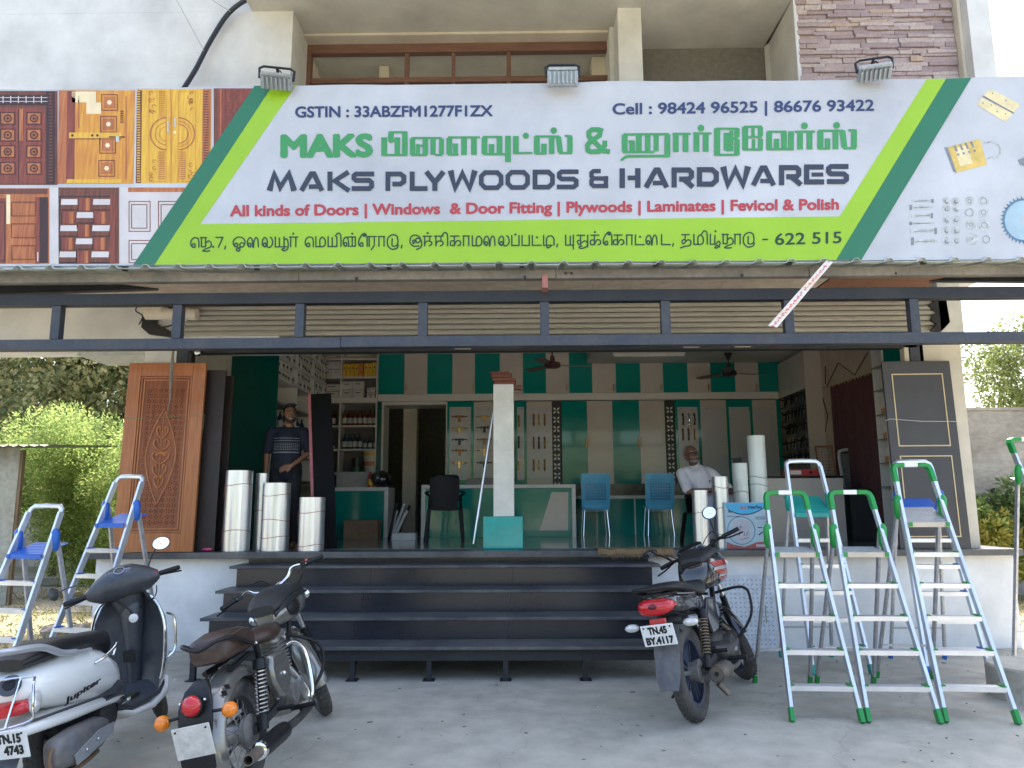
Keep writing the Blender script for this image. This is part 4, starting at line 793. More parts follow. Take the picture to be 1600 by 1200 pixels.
for a in (863, 1041):
    z0_, z1_ = zL0 - .1, zL1; x0, x1 = PX(a, YC, 2.5) + .004, PX(a + 14, YC, 2.5) - .004
    lp = slab(cu, 'lattice_panel', mat('lattice_black', (.02, .02, .022), .4), x0, x1, YC - .012, YC, z0_, z1_)
    g = MB(); n = int((z1_ - z0_) / .16); lw = mat('lattice_white', (.72, .7, .66), .4)
    for i in range(n):
        zc_ = z0_ + .08 + i * .16; xc = (x0 + x1) / 2
        for an in (45, 135, 225, 315):
            c_, s_ = math.cos(R(an)), math.sin(R(an)); u = Vector((c_, 0, s_)); v_ = Vector((-s_, 0, c_)); o = Vector((xc, YC - .016, zc_)) + u * .012
            g.poly([o, o + u * .03 + v_ * .019, o + u * .066, o + u * .03 - v_ * .019])
    g.build('petal_inlay', lw, lp, world=True)
def hardware(par, px, py, kind, m):
    Y = YC - .03; p = P(px, py, Y); g = MB()
    if kind == 'latch': g.tube([p + Vector((-.12, -.015, 0)), p + Vector((.12, -.015, 0))], .009, 6); g.box(p.x - .02, p.x + .02, Y - .03, Y, p.z - .09, p.z + .02); g.ball(p + Vector((-.12, -.015, 0)), .015, 6, 4); g.ball(p + Vector((.12, -.015, 0)), .015, 6, 4); g.box(p.x - .07, p.x - .045, Y - .025, Y, p.z - .02, p.z + .02); g.box(p.x + .045, p.x + .07, Y - .025, Y, p.z - .02, p.z + .02)
    else:
        h = .085; g.tube(spl([p + Vector((0, 0, h)), p + Vector((0, -.03, h * .6)), p + Vector((0, -.035, 0)), p + Vector((0, -.03, -h * .6)), p + Vector((0, 0, -h))], 3), [.012, .009, .011, .013, .012, .013, .016, .013, .012, .013, .011, .009, .012], 6); g.box(p.x - .016, p.x + .016, Y - .008, Y, p.z + h - .03, p.z + h + .02); g.box(p.x - .016, p.x + .016, Y - .008, Y, p.z - h - .02, p.z - h + .03)
    return tag(g.build(par, m, smooth=50))
rust = mat('antique_brass', (.24, .12, .06), .35, .9, .3, 20); blk = mat('black_iron', (.03, .03, .03), .4, .5, .2); 
i = 0
for bx, ys in ((718, (651, 669, 687, 704, 723)), (757, (651, 668, 687, 704, 723))):
    for k, y in enumerate(ys):
        o = hardware('tower_bolt', bx, y, 'latch', (rust, brass, blk)[(k + (bx > 730)) % 3]); i += 1
        tag(o, '%s door bolt, %s from the top on the %s display board' % (('brown', 'brass', 'black')[(k + (bx > 730)) % 3], ('first', 'second', 'third', 'fourth', 'fifth')[k], 'leftmost' if bx < 730 else 'second'), 'door bolt', 'door bolts on the display boards')
for bx, ys in ((810.5, (658, 691, 728)),):
    for k, y in enumerate(ys): tag(hardware('door_handle', bx, y, 'pull', (rust, blk, brass)[k]), '%s pull handle on the narrow teal board beside the white column' % ('topmost', 'middle', 'lowest')[k], 'door handle', 'pull handles on the display boards')
for r_, y in enumerate((656, 692, 727)):
    for c_, x in enumerate((834, 842, 851)): tag(hardware('door_handle', x, y, 'pull', (rust, brass, rust, blk)[(r_ * 2 + c_) % 4]), 'pull handle, %s row, %s of three, on board left of the lattice' % (('top', 'middle', 'bottom')[r_], ('left', 'centre', 'right')[c_]), 'door handle', 'pull handles on the display boards')
for r_, y in enumerate((655, 679)):
    for c_, x in enumerate((1067, 1076, 1085)): tag(hardware('door_handle', x, y, 'pull', (blk, chrome, blk, rust, rust, brass)[r_ * 3 + c_]), 'pull handle in the %s row, %s of three on the board above the seated man' % (('upper', 'lower')[r_], ('left', 'centre', 'right')[c_]), 'door handle', 'pull handles on the display boards')
o = hardware('door_handle', 1078, 706, 'pull', rust); tag(o, 'single brown pull handle low on the board behind the seated man', 'door handle', 'pull handles on the display boards')
slab(None, 'switch_box', mat('brass_plate', (.3, .2, .08), .4), PX(1086, 12.96, 2.5), PX(1092, 12.96, 2.5), 12.955, 12.969, PZ(721, 12.96), PZ(714, 12.96)); tag(bpy.data.objects['switch_box'], 'small square brass plate on the board right of the seated man', 'switch')
# door frame and back counter
df = thing('door_frame', 'white frame round the dark opening to the back room', 'door frame', (PX(648, YC, 2), YC, FZ))
xd0, xd1 = PX(598, YC, 2), PX(698, YC, 2)
for nm, a in (('jamb', (xd0 - .035, xd0, YC - .02, YB + .2, FZ, PZ(632, YC))), ('jamb', (xd1 - .02, xd1 - .001, YC - .02, YB + .2, FZ, PZ(632, YC))), ('lintel', (xd0 - .035, xd1, YC - .02, YB + .2, PZ(632, YC) + .001, PZ(626.5, YC)))): slab(df, nm, framew, *a)
slab(df, 'side_panel', teal_d, PX(588, YC, 2), xd0 - .037, YC - .02, YC, FZ, PZ(627, YC))
bc = thing('low_counter', 'low teal counter with a white top edge along the back wall behind the blue chairs', 'counter', (1.8, 12.6, FZ))
cx0, cx1, YK = PX(901, 12.45, 1.6), PX(1140, 12.45, 1.6), 12.45
zk1, zk0 = PZ(775, YK), PZ(780, YK)
slab(bc, 'counter_top', framew, cx0, cx1, YK - .02, YC - .02, zk0, zk1); slab(bc, 'front', teal, cx0 + .01, cx1 - .01, YK, YK + .03, FZ, zk0 - .001); slab(bc, 'backsplash', dirty('mottled_granite', (.07, .075, .05), (.2, .19, .15), .15, .8, 6, 25), cx0, cx1, YC - .13, YC - .12, zk1 + .001, zk1 + .2)
for k in range(4): slab(bc, 'joint', framew, cx0 + (k + .5) * (cx1 - cx0) / 4, cx0 + (k + .5) * (cx1 - cx0) / 4 + .02, YK - .012, YK - .001, FZ, zk0 - .002)
# two counters
def counter(nm, lab, px0, px1, ytop, Y, depth, trap=None):
    t = thing(nm, lab, 'counter', (PX((px0 + px1) / 2, Y, 1.4), Y, FZ)); z1 = PZ(ytop, Y); x0, x1 = PX(px0, Y, 1.4), PX(px1, Y, 1.4)
    slab(t, 'counter_top', framew, x0, x1, Y - .01, Y + depth, z1 - .055, z1, bev=.004); slab(t, 'side_panel', framew, x0, x0 + .06, Y, Y + depth, FZ, z1 - .056); slab(t, 'side_panel', framew, x1 - .06, x1, Y, Y + depth, FZ, z1 - .056)
    slab(t, 'front', teal, x0 + .061, x1 - .061, Y + .02, Y + .05, FZ + .002, z1 - .057)
    if trap: g = MB(); g.prism([(P(a, b, Y).x, P(a, b, Y).z) for a, b in trap], .008, lambda a, b, c: (a, Y + .011 + c, b)); g.build('inlay', lamw, t, world=True)
    return t
ct = counter('display_counter', 'teal and white shop counter with a slanted white inlay, behind the white column', 658, 900, 757, 11.6, .55, [(862, 769), (888, 769), (888, 829), (843, 829)])
c2 = counter('side_counter', 'smaller teal counter under the bottle shelves, left of the doorway', 508, 606, 760, 11.7, .6)
slab(ct, 'pile_of_boards', mat('grey_boards', (.2, .17, .16), .5), PX(730, 11.8, 1.9), PX(775, 11.8, 1.9), 11.75, 12.0, PZ(757, 11.6) + .001, PZ(757, 11.6) + .11)
# corner shelves with stock
cs_ = thing('corner_shelf', 'white corner shelving with bottles, packets and paint tubs left of the doorway', 'shelf', (PX(545, 13, 2), 13, FZ))
sx0, sxm, sx1 = PX(500, YC, 3), PX(531, YC, 3), PX(588, YC, 3)
for x in (sx0, sxm, sx1): slab(cs_, 'upright', framew, x - .012, x + .012, YC - .02, YB - .003, 1.8, CZ - .05)
SH = [PZ(y, YC) for y in (558, 587, 620, 663, 700, 737)]
for k, z in enumerate(SH):
    for a, b in ((sx0, sxm), (sxm, sx1)): slab(cs_, 'shelf', framew, a + .0125, b - .0125, YC - .02, YB - .003, z - (.03 if k != 2 else .09), z)
slab(cs_, 'back', mat('shelf_back', (.14, .13, .12), .6), sx0, sx1, YB - .0025, YB - .0005, 1.8, CZ - .06)
def boxes(x0, x1, z, h, m, lab, nm='carton', n=3, rows=1, Y=None, grp=None, var=.02, depth=.18):
    for r_ in range(rows):
        for i in range(n):
            w_ = (x1 - x0) / n; g = MB(); hh = h - random.uniform(0, var); y = (Y or YC) + random.uniform(.0, .03)
            a = x0 + i * w_; g.use(m); g.box(a + .004, a + w_ - .004, y, y + depth, z + r_ * h + .001, z + r_ * h + hh - .001)
            g.use(dark); g.poly([(a + w_ * .3, y - .001, z + r_ * h + hh * .62), (a + w_ * .7, y - .001, z + r_ * h + hh * .62), (a + w_ * .7, y - .001, z + r_ * h + hh * .72), (a + w_ * .3, y - .001, z + r_ * h + hh * .72)])
            o = g.build(nm); tag(o, '%s, %s from the left%s' % (lab, ('first', 'second', 'third', 'fourth', 'fifth', 'sixth', 'seventh', 'eighth', 'ninth', 'tenth')[i], '' if rows == 1 else (', bottom row', ', second row', ', third row')[r_]), 'box', grp or 'stock boxes on the corner shelves')
wb = mat('white_carton', (.55, .52, .5), .6, 0, .1); yl = mat('yellow_packet', (.65, .4, .03), .45, 0, .15); og = mat('orange_packet', (.6, .18, .05), .45, 0, .15)
boxes(sx0 + .02, sxm - .02, SH[1], .14, wb, 'small white carton on the upper narrow shelf', n=2, rows=2)
boxes(sxm + .02, sxm + .3, SH[1], .25, yl, 'yellow packet on the top wide shelf', n=4, nm='packet'); boxes(sxm + .3, sxm + .38, SH[1], .13, og, 'orange packet between the yellow ones', n=1, nm='packet', rows=2); boxes(sxm + .39, sx1 - .02, SH[1], .26, yl, 'yellow packet at the right end of the top shelf', n=3, nm='packet')
boxes(sx0 + .02, sxm - .02, SH[2], .13, wb, 'white carton on the lower narrow shelf', n=1, rows=2); boxes(sxm + .0, sxm + .4, SH[2], .15, wb, 'white carton on the second wide shelf', n=2, rows=2); boxes(sxm + .45, sx1 - .03, SH[2], .1, wb, 'little white tub on the second shelf', n=2, rows=2, nm='tub')
def bottle(par, nm, x, y, z, h, r_, m, lm, capm):
    g = MB(); g.lathe([(0, 0), (r_, .002), (r_, h * .6), (r_ * .8, h * .7), (r_ * .35, h * .82), (r_ * .33, h * .9)], (x, y, z), n=10); o = g.build(nm, m, par, smooth=40)
    g = MB(); g.lathe([(r_ * 1.03, h * .15), (r_ * 1.03, h * .5)], (x, y, z), n=10); g.build('paper_label', lm, o); g = MB(); g.lathe([(0, h), (r_ * .42, h * .99), (r_ * .42, h * .88)], (x, y, z), n=8); g.build('cap', capm, o); return o
brn = mat('brown_glass', (.14, .035, .02), .15, 0, .1); blg = mat('dark_blue_bottle', (.02, .045, .09), .2, 0, .1); lab_w = mat('bottle_label', (.5, .48, .46), .6)
proto = bottle(None, 'bottle', 0, 0, 0, .27, .042, brn, lab_w, dark); protb = bottle(None, 'bottle', 0, 0, 0, .27, .042, blg, lab_w, blg)
def place(pr, x, y, z, lab, grp, cat='bottle', first=[], s=1.):
    if pr.name in first: o = dup(pr)
    else: first.append(pr.name); o = pr
    o.location = (x, y, z); o.scale = (s, s, s); tag(o, lab, cat, grp)
OR = ['first', 'second', 'third', 'fourth', 'fifth', 'sixth', 'seventh', 'eighth', 'ninth', 'tenth', 'eleventh', 'twelfth', 'thirteenth', 'fourteenth', 'fifteenth', 'sixteenth', 'seventeenth']
for i in range(7): place(proto, sxm + .07 + i * .088, YC + .07, SH[3], 'brown bottle with a white label, %s along the shelf of brown bottles' % OR[i], 'brown bottles on the corner shelf')
for i in range(2): place(proto, sx0 + .1 + i * .11, YC + .1, SH[3], 'brown bottle on the narrow shelf, %s of two' % OR[i], 'bottles on the narrow shelf')
for i in range(7): place(protb, sxm + .08 + i * .088, YC + .07, SH[4], 'dark blue bottle, %s along the shelf below the brown ones' % OR[i], 'blue bottles on the corner shelf', s=1 if i < 4 else .8)
for i in range(2): place(protb, sx0 + .1 + i * .12, YC + .1, SH[4], 'short dark bottle on the lower narrow shelf, %s of two' % OR[i], 'bottles on the narrow shelf', s=.5)
def tub(nm, lab, x, y, z, r_, h, bands):
    g = MB(); 
    t = None
    zz = 0
    for fr_, m in bands:
        g = MB(); g.lathe([(0 if zz == 0 else r_ * (.88 + .12 * zz), h * zz), (r_ * (.88 + .12 * zz), h * zz + .0005), (r_ * (.88 + .12 * (zz + fr_)), h * (zz + fr_)), (0, h * (zz + fr_))], (x, y, z), n=18)
        o = g.build(nm if t is None else 'printed_band', m, t, smooth=40); t = t or o; zz += fr_
    tag(t, lab, 'tub'); return t
tub('paint_tub', 'large white paint tub with yellow and red bands on the bottom shelf', PX(577, 13, 2), YC + .05, SH[5], .12, .38, ((.3, wb), (.2, og), (.25, wb), (.15, yl), (.1, wb)))
tub('glue_tub', 'dark green tub on the bottom shelf beside the paint tub', PX(556, 13, 2), YC + .02, SH[5], .08, .25, ((.35, mat('green_tub', (.02, .16, .08), .4)), (.65, mat('dark_tub', (.03, .04, .035), .4))))
slab(None, 'grey_crate', mat('grey_box', (.33, .32, .31), .6, 0, .15), PX(527, 11.9, 1.9), PX(577, 11.9, 1.9), 11.85, 12.15, PZ(760, 11.7) + .001, PZ(736, 11.9)); tag(bpy.data.objects['grey_crate'], 'long pale grey box lying on the small counter under the bottles', 'box')
o = bottle(None, 'sauce_bottle', PX(579, 11.75, 1.9), 11.75, PZ(760, 11.7) + .001, .24, .04, mat('red_plastic', (.45, .04, .03), .3), yl, mat('cap_red', (.4, .05, .03), .4)); tag(o, 'red bottle with a yellow label on the small counter', 'bottle')
g = MB(); c_ = Vector((PX(597, 11.8, 1.9), 11.8, PZ(760, 11.7) + .12)); g.ball(c_, (.15, .17, .14), 18, 12); hl = g.build('helmet', mat('helmet_black', (.015, .015, .017), .12, coat=.6), smooth=60); tag(hl, 'black helmet at the right end of the small counter', 'helmet')
g = MB(); g.ball(c_ + Vector((-.06, -.05, .02)), (.11, .13, .10), 14, 10); g.build('visor', glass_d, hl, smooth=60)
slab(None, 'brown_carton', dirty('cardboard', (.28, .17, .1), (.2, .12, .07), .8), PX(537, 11.3, 1.2), PX(590, 11.3, 1.2), 11.3, 11.6, FZ + .001, PZ(812, 11.3)); tag(bpy.data.objects['brown_carton'], 'brown cardboard box on the floor before the small counter', 'box')
# side shelf along the left wall
ls = thing('side_shelf', 'tall shelving unit along the left wall stacked with small white boxes', 'shelf', (-3.7, 11.6, FZ))
XF = -3.36; Ya, Yb = 10.3, 12.97
slab(ls, 'end_panel', teal_d, -4.015, XF, Ya - .02, Ya, FZ, CZ - .01); slab(ls, 'back', mat('shelf_grey', (.16, .155, .15), .6), -4.015, -4.0, Ya + .001, Yb, FZ, CZ - .01)
for z in (3.29, 3.58, 3.87): slab(ls, 'shelf', framew, -3.999, XF, Ya + .001, Yb, z - .02, z)
for z in (1.9, 2.25, 2.6, 2.95): slab(ls, 'shelf', mat('shelf_grey_edge', (.3, .29, .28), .5), -3.999, XF, Ya + .001, Yb, z - .02, z)
for y in (Ya + .9, Ya + 1.8): slab(ls, 'upright', framew, -3.999, XF - .002, y, y + .02, 1.9, CZ - .02)
k = 0
gm_ = MB(); gm_.use(wb); gm_.box(0, .3, 0, .148, 0, .13); gm_.use(dark); gm_.poly([(.301, .03, .05), (.301, .12, .05), (.301, .12, .085), (.301, .03, .085)]); pbx = gm_.build('carton')
fst = True
for s_, z in enumerate((3.29, 3.58, 3.87)):
    for j_ in range(2):
        for i in range(17):
            if random.random() < .12 and j_: continue
            y = Ya + .03 + i * .152
            if any(abs(y + .075 - q) < .08 for q in (Ya + .91, Ya + 1.81)): continue
            o = pbx if fst else dup(pbx); fst = False; o.location = (XF - .34 + random.uniform(0, .04), y, z + .001 + j_ * .132); tag(o, 'small white box, %s wall shelf, %s layer, %s from the front' % (('lowest', 'middle', 'top')[s_], ('under', 'upper')[j_], OR[i]), 'box', 'small white boxes on the left wall shelves')
for i in range(9): place(protb, XF - .12, Ya + .25 + i * .27, 2.6, 'dark bottle on the dim left wall shelf, %s from the front' % OR[i], 'bottles on the left wall shelf')
# framed glass, dark door stack, taped board
def leaning(nm, lab, cat, m, x0, x1, z0, h, yb0, ln, th, extra=None, rz=0., grp=None):
    t = thing(nm, lab, cat, ((x0 + x1) / 2, yb0, z0), rz, grp, rx=-math.atan2(ln, h)); w_ = (x1 - x0) / 2
    g = MB(); g.box(-w_, w_, 0, th, 0, math.hypot(h, ln)); g.build('leaf', m, t, bev=.003); return t, w_, math.hypot(h, ln)
t, w_, h = leaning('framed_glass', 'tall dark glass panel with a pale edge leaning behind the young man', 'glass panel', mat('blue_dark_glass', (.02, .05, .07), .1), PX(411, 9.9, 2), PX(440, 9.9, 2), FZ, 1.45, 9.9, .15, .02, rz=R(-20))
g = MB(); g.box(-w_ - .015, -w_, -.005, .025, 0, h); g.box(-w_ - .015, w_ + .015, -.005, .025, h, h + .015); g.build('frame', framew, t)
dw = mat('dark_door_edge', (.022, .012, .01), .5, 0, .3, 10)
t, w_, h = leaning('dark_door', 'dark brown door leaf standing second behind the carved door', 'door', dw, PX(300, 8.45, 2), PX(350, 8.45, 2), FZ, 2.0, 8.3, .06, .04, rz=R(4)); t, w_, h = leaning('dark_door', 'dark brown door leaf furthest back behind the carved door', 'door', dw, PX(306, 8.6, 2), PX(360, 8.6, 2), FZ, 1.97, 8.5, .06, .04, rz=R(4))
t, w_, h = leaning('black_board', 'tall black board with red edge tape leaning beside the young man', 'board', mat('black_laminate', (.004, .004, .005), .6, spec=.12), PX(507, 9.0, 2), PX(538, 9.0, 2), FZ, 1.82, 8.75, .25, .03, rz=R(10))
t.rotation_euler = (t.rotation_euler[0], R(-4.5), t.rotation_euler[2])
g = MB(); g.box(-w_ - .035, -w_ - .001, -.004, .034, 0, h); tp = g.build('edge_tape', mat('pink_red_tape', (.42, .16, .16), .5, 0, .5, 60, col2=(.25, .03, .04)), t)
# fans
def fan(nm, lab, px, Y, zc_, zh, rot, m):
    x = PX(px, Y, zh); t = thing(nm, lab, 'fan', (x, Y, zh), rot, 'ceiling fans')
    g = MB(); g.cyl((0, 0, .1), (0, 0, zc_ - zh - .02), .012, n=8); g.build('down_rod', m, t); g = MB(); g.lathe([(0, zc_ - zh), (.075, zc_ - zh - .01), (.05, zc_ - zh - .05), (.02, zc_ - zh - .12)], n=16); g.build('ceiling_cup', m, t, smooth=40)
    g = MB(); g.lathe([(0, .14), (.03, .13), (.045, .05), (.12, .02), (.13, -.03), (.1, -.055), (0, -.06)], n=20); g.build('motor', m, t, smooth=40)
    for k in range(3):
        g = MB(); g.M = Matrix.Rotation(2 * PI * k / 3, 4, 'Z') @ Matrix.Rotation(R(8), 4, 'X'); g.rings([[(x_, -w2, -.02), (x_, w2, -.02), (x_, w2, -.012), (x_, -w2, -.012)] for x_, w2 in ((.1, .02), (.17, .03), (.2, .06), (.45, .075), (.6, .065), (.62, .03))]); g.build('blade', m, t)
fm = mat('fan_brown', (.07, .03, .03), .3, 0, .1)
fan('ceiling_fan', 'brown ceiling fan hanging left of the ceiling drop', 863, 11.2, CZ, 3.6, R(8), fm); fan('ceiling_fan', 'dark brown ceiling fan hanging in front of the right cupboards', 1139, 12.15, 3.95, 3.62, R(10), mat('fan_dark', (.035, .02, .025), .3, 0, .1))
tl = thing('tube_light', 'unlit white tube light fixed under the ceiling drop', 'lamp', P(1005, 557, 12.1)); p0, p1 = P(958, 558.5, 12.1), P(1071, 558, 12.1)
g = MB(); g.box(p0.x, p1.x, 12.09, 12.15, 3.915, 3.949); g.build('batten', framew, tl, world=True); g = MB(); g.cyl((p0.x + .02, 12.1, 3.9), (p1.x - .02, 12.1, 3.9), .014, n=8); g.build('tube', mat('tube_glass', (.75, .74, .7), .3), tl, world=True)
# right wall: handle shelves, lined partition, curtain, pot shelves
rs = thing('glass_shelves', 'glass shelves with rows of dark door handles on the right wall', 'shelf', (4.6, 12.3, 2.1))
slab(rs, 'back_panel', lamg, W1 - .012, W1 - .001, 11.7, 12.99, 2.0, CZ - .01)
SZ = (3.12, 2.88, 2.64, 2.39, 2.16)
for z in SZ: slab(rs, 'shelf', mat('shelf_glass', (.12, .2, .18), .1), 4.45, W1 - .013, 11.72, 12.98, z - .008, z)
slab(rs, 'top_cupboard', lamw, 4.47, W1 - .013, 11.7, 12.99, 3.3, 3.9)
slab(rs, 'side_panel', lamw, 4.44, W1 - .013, 11.68, 11.7, FZ, CZ - .01)
def lever():
    g = MB(); g.box(-.02, .02, -.015, .0, 0, .17); g.tube([(0, -.015, .1), (0, -.05, .1), (-.03, -.055, .11), (-.11, -.05, .12)], .012, 6); g.ball((0, -.01, .05), .016, 6, 4); return g.build('door_handle', blk)
lv = lever(); n = 0
for s_, z in enumerate(SZ):
    for i in range(8):
        o = lv if n == 0 else dup(lv); n += 1; o.location = (4.52, 11.8 + i * .15, z + .001); o.rotation_euler = (R(random.uniform(-12, 0)), R(random.uniform(-8, 14)), R(-90 + random.uniform(-25, 25))); o.scale = (1.15,) * 3
        tag(o, 'dark lever handle on the %s glass shelf, %s from the front' % (('top', 'second', 'third', 'fourth', 'lowest')[s_], OR[i]), 'door handle', 'lever handles on the glass shelves')
pt = thing('lined_partition', 'beige partition with thin black zigzag lines on the right wall', 'partition', (4.69, 10.3, FZ)); bw_ = dirty('beige_partition', (.52, .42, .33), (.46, .37, .29), .5, .3, 1, 4)
slab(pt, 'panel', bw_, W1 - .02, W1 - .001, 9.32, 11.67, FZ, CZ - .01)
def wline(pts, w_=.02):
    g = MB(); q = [PW(x, y, W1 - .022) for x, y in pts]
    for a, b in zip(q, q[1:]): g.bar(a, b, .006, w_, up=(1, 0, 0))
    return g.build('trim_line', dark, pt, world=True)
wline([(1356, 551), (1336, 586), (1310, 567), (1292, 604)]); wline([(1281, 606), (1296, 604)]); wline([(1281, 606), (1294, 650), (1287, 688), (1290, 690)]); wline([(1290, 572), (1290, 600)])
curt = thing('curtain', 'dark maroon folded curtain on the right wall', 'curtain', (4.6, 10.5, FZ)); q0, q1 = PW(1297, 605, 4.6), PW(1363, 583, 4.6); g = MB(); N = 110; v = []; f = []
for i in range(N + 1):
    t_ = i / N; y = q0.y + (q1.y - q0.y) * t_; x = 4.6 + .028 * math.sin(t_ * 2 * PI * 13) + .008 * math.sin(t_ * 51); zt_ = q0.z + (q1.z - q0.z) * t_; v += [(x, y, FZ + .25), (x + .01 * math.sin(i), y, 2.2), (x, y, zt_)]
for i in range(N): a = i * 3; f += [(a, a + 3, a + 4, a + 1), (a + 1, a + 4, a + 5, a + 2)]
g.add(v, f); g.build('cloth', mat('maroon_cloth', (.075, .025, .028), .8, 0, .15, 6), curt, world=True, smooth=60); g = MB(); a_, b_ = Vector((4.6, q0.y, q0.z)), Vector((4.6, q1.y, q1.z)); g.tube([a_, b_], .015, 8); g.build('rail', brass, curt, world=True)
ps_ = thing('pot_shelf', 'narrow white shelf column with paint jars near the right front post', 'shelf', (4.6, 9.5, FZ))
slab(ps_, 'back_panel', lamg, W1 - .012, W1 - .001, 9.0, 9.31, FZ, 4.1); slab(ps_, 'side_panel', framew, 4.38, W1 - .013, 9.30, 9.315, FZ, 4.1)
PZS = (3.55, 3.1, 2.55, 2.05, 1.72, 1.4)
zz = [PZ(y, 9.2, 4.5) for y in (574, 610, 648, 686, 723, 760)]
for z in zz: slab(ps_, 'shelf', mat('shelf_glass', (.12, .2, .18), .1), 4.36, W1 - .013, 9.0, 9.299, z - .01, z)
jl = mat('jar_white', (.6, .56, .5), .4); jo = mat('jar_orange', (.5, .22, .06), .4)
def jar(x, y, z, lab, s=1.):
    g = MB(); g.lathe([(0, 0), (.033, .001), (.033, .05)], n=10); o = g.build('paint_jar', jo, smooth=40); g = MB(); g.lathe([(.0332, .05), (.033, .09), (.028, .1), (.03, .1), (.03, .115), (0, .116)], n=10); g.build('lid', jl, o, smooth=40); o.location = (x, y, z + .001); o.scale = (s, s, s); tag(o, lab, 'jar', 'orange and white jars on the narrow shelf')
for s_, z in enumerate(zz[2:5]):
    for i in range(3):
        for j_ in range(2): jar(4.42 + .09 * j_ + .02 * i, 9.05 + .085 * i, z, 'orange and white jar, %s jar shelf, %s from the front, %s row' % (('upper', 'middle', 'lower')[s_], OR[i], ('outer', 'wall side')[j_]), 1.5)
g = MB(); g.lathe([(0, 0), (.05, .01), (.055, .1), (.03, .16), (.02, .22), (.03, .23)], (4.5, 9.15, zz[0] + .001), n=12); tag(g.build('brown_vase', mat('brown_ceramic', (.1, .03, .02), .3), smooth=50), 'small dark brown vase on the topmost narrow shelf', 'vase')
gp = thing('teal_end_panel', 'glossy teal panel standing at the end of the right wall shelves', 'panel', (4.7, 8.95, FZ)); slab(gp, 'panel', teal, PX(1381, 8.95, 3), PX(1424, 8.95, 3), 8.93, 8.95, FZ, 3.9); slab(gp, 'edge_strip', framew, PX(1381, 8.95, 3) - .02, PX(1381, 8.95, 3) - .001, 8.92, 8.95, FZ, 3.9)
slab(gp, 'upper_panel', teal_d, PX(1265, 10.5, 3.9), PX(1330, 10.5, 3.9), 10.5, 10.52, 3.95, CZ - .003)
# desk with papers, office chair
dk = thing('white_desk', 'white front desk with a dark top in the right part of the shop', 'desk', (PX(1260, 9.8, 1.5), 9.8, FZ)); Yd = 9.8; zd = PZ(746, Yd); x0, x1 = PX(1198, Yd, 1.5), PX(1321, Yd, 1.5)
slab(dk, 'front_panel', lamw, x0 + .01, x1 - .01, Yd, Yd + .03, FZ, zd - .03); slab(dk, 'side_panel', lamw, x0 + .01, x0 + .04, Yd + .031, Yd + .6, FZ, zd - .03); slab(dk, 'side_panel', lamw, x1 - .04, x1 - .01, Yd + .031, Yd + .6, FZ, zd - .03); slab(dk, 'desk_top', dark, x0, x1, Yd - .01, Yd + .62, zd - .029, zd, bev=.003)
dx0, dx1 = PX(1321, 9.9, 1.5), PX(1400, 9.9, 1.5); d2 = thing('dark_cabinet', 'low dark cabinet beside the white desk', 'cabinet', (dx0, 9.7, FZ)); slab(d2, 'body', mat('charcoal_panel', (.035, .037, .04), .35), dx0 + .1, dx1 - .02, 10.0, 10.4, FZ, zd - .16); slab(d2, 'door', mat('charcoal_door', (.05, .052, .055), .3), dx0 + .12, (dx0 + dx1) / 2 + .03, 9.985, 9.999, FZ + .03, zd - .18); slab(d2, 'door', mat('charcoal_door', (.05, .052, .055), .3), (dx0 + dx1) / 2 + .034, dx1 - .03, 9.985, 9.999, FZ + .03, zd - .18)
bf = thing('box_file', 'red box file with a white label lying on the desk', 'file', (PX(1252, 9.9, 1.9), 9.9, zd + .001)); x0, x1 = PX(1230, 9.9, 1.9), PX(1276, 9.9, 1.9)
slab(bf, 'cover', mat('red_file', (.42, .03, .03), .4), x0, x1, 9.84, 10.1, zd + .001, zd + .085); slab(bf, 'label_sticker', framew, x0 + .02, x0 + .16, 9.837, 9.8395, zd + .02, zd + .07); g = MB(); g.cyl((x1 - .1, 9.84, zd + .045), (x1 - .1, 9.835, zd + .045), .02); g.build('ring_hole', dark, bf, world=True)
g = MB(); g.M = Matrix.Translation((PX(1292, 10.1, 2.1), 10.1, zd + .001)) @ Matrix.Rotation(R(-10), 4, 'X'); w_ = .12; hh = .42
g.box(-w_, w_, 0, .02, hh - .02, hh); g.box(-w_, w_, 0, .02, 0, .02); g.box(-w_, -w_ + .02, 0, .02, .021, hh - .021); g.box(w_ - .02, w_, 0, .02, .021, hh - .021); o = g.build('grille_frame', mat('brown_frame', (.2, .09, .04), .5)); tag(o, 'small brown framed grille leaning on the desk by the curtain', 'frame'); 
g2 = MB(); g2.M = g.M.copy()
for k in range(9): g2.box(-w_ + .02, w_ - .02, .008, .012, .04 + k * .042, .045 + k * .042)
for k in range(5): g2.box(-w_ + .04 + k * .04, -w_ + .043 + k * .04, .006, .008, .02, hh - .02)
g2.build('grille', rust, o)
cm = thing('card_machine', 'black angled screen standing on the desk behind the pale rolls', 'screen', (PX(1153, 10.2, 2), 10.2, 1.9)); g = MB(); p = P(1153, 722, 10.2); g.bar(p + Vector((0, 0, -.04)), p + Vector((-.02, 0, .06)), .12, .02, up=(0, 1, 0)); g.build('screen', dark, cm, world=True); g = MB(); g.cyl((p.x, 10.22, zd - .1), (p.x, 10.22, p.z - .05), .015); g.build('stand', dark, cm, world=True)
oc = thing('office_chair', 'office chair with a tall grey ribbed back behind the desk', 'chair', (PX(1340, 10.6, 1.5), 10.6, FZ), R(-6)); og_ = mat('grey_chair_frame', (.5, .48, .47), .4)
hb = PZ(706, 10.6) - FZ
g = MB(); lp = [(-.15, 0, .62), (-.19, .03, hb - .1), (-.13, .04, hb), (.13, .04, hb), (.19, .03, hb - .1), (.15, 0, .62)]; g.tube(spl(lp, 5), .022, 8, flat=.7); g.build('back_frame', og_, oc, smooth=60)
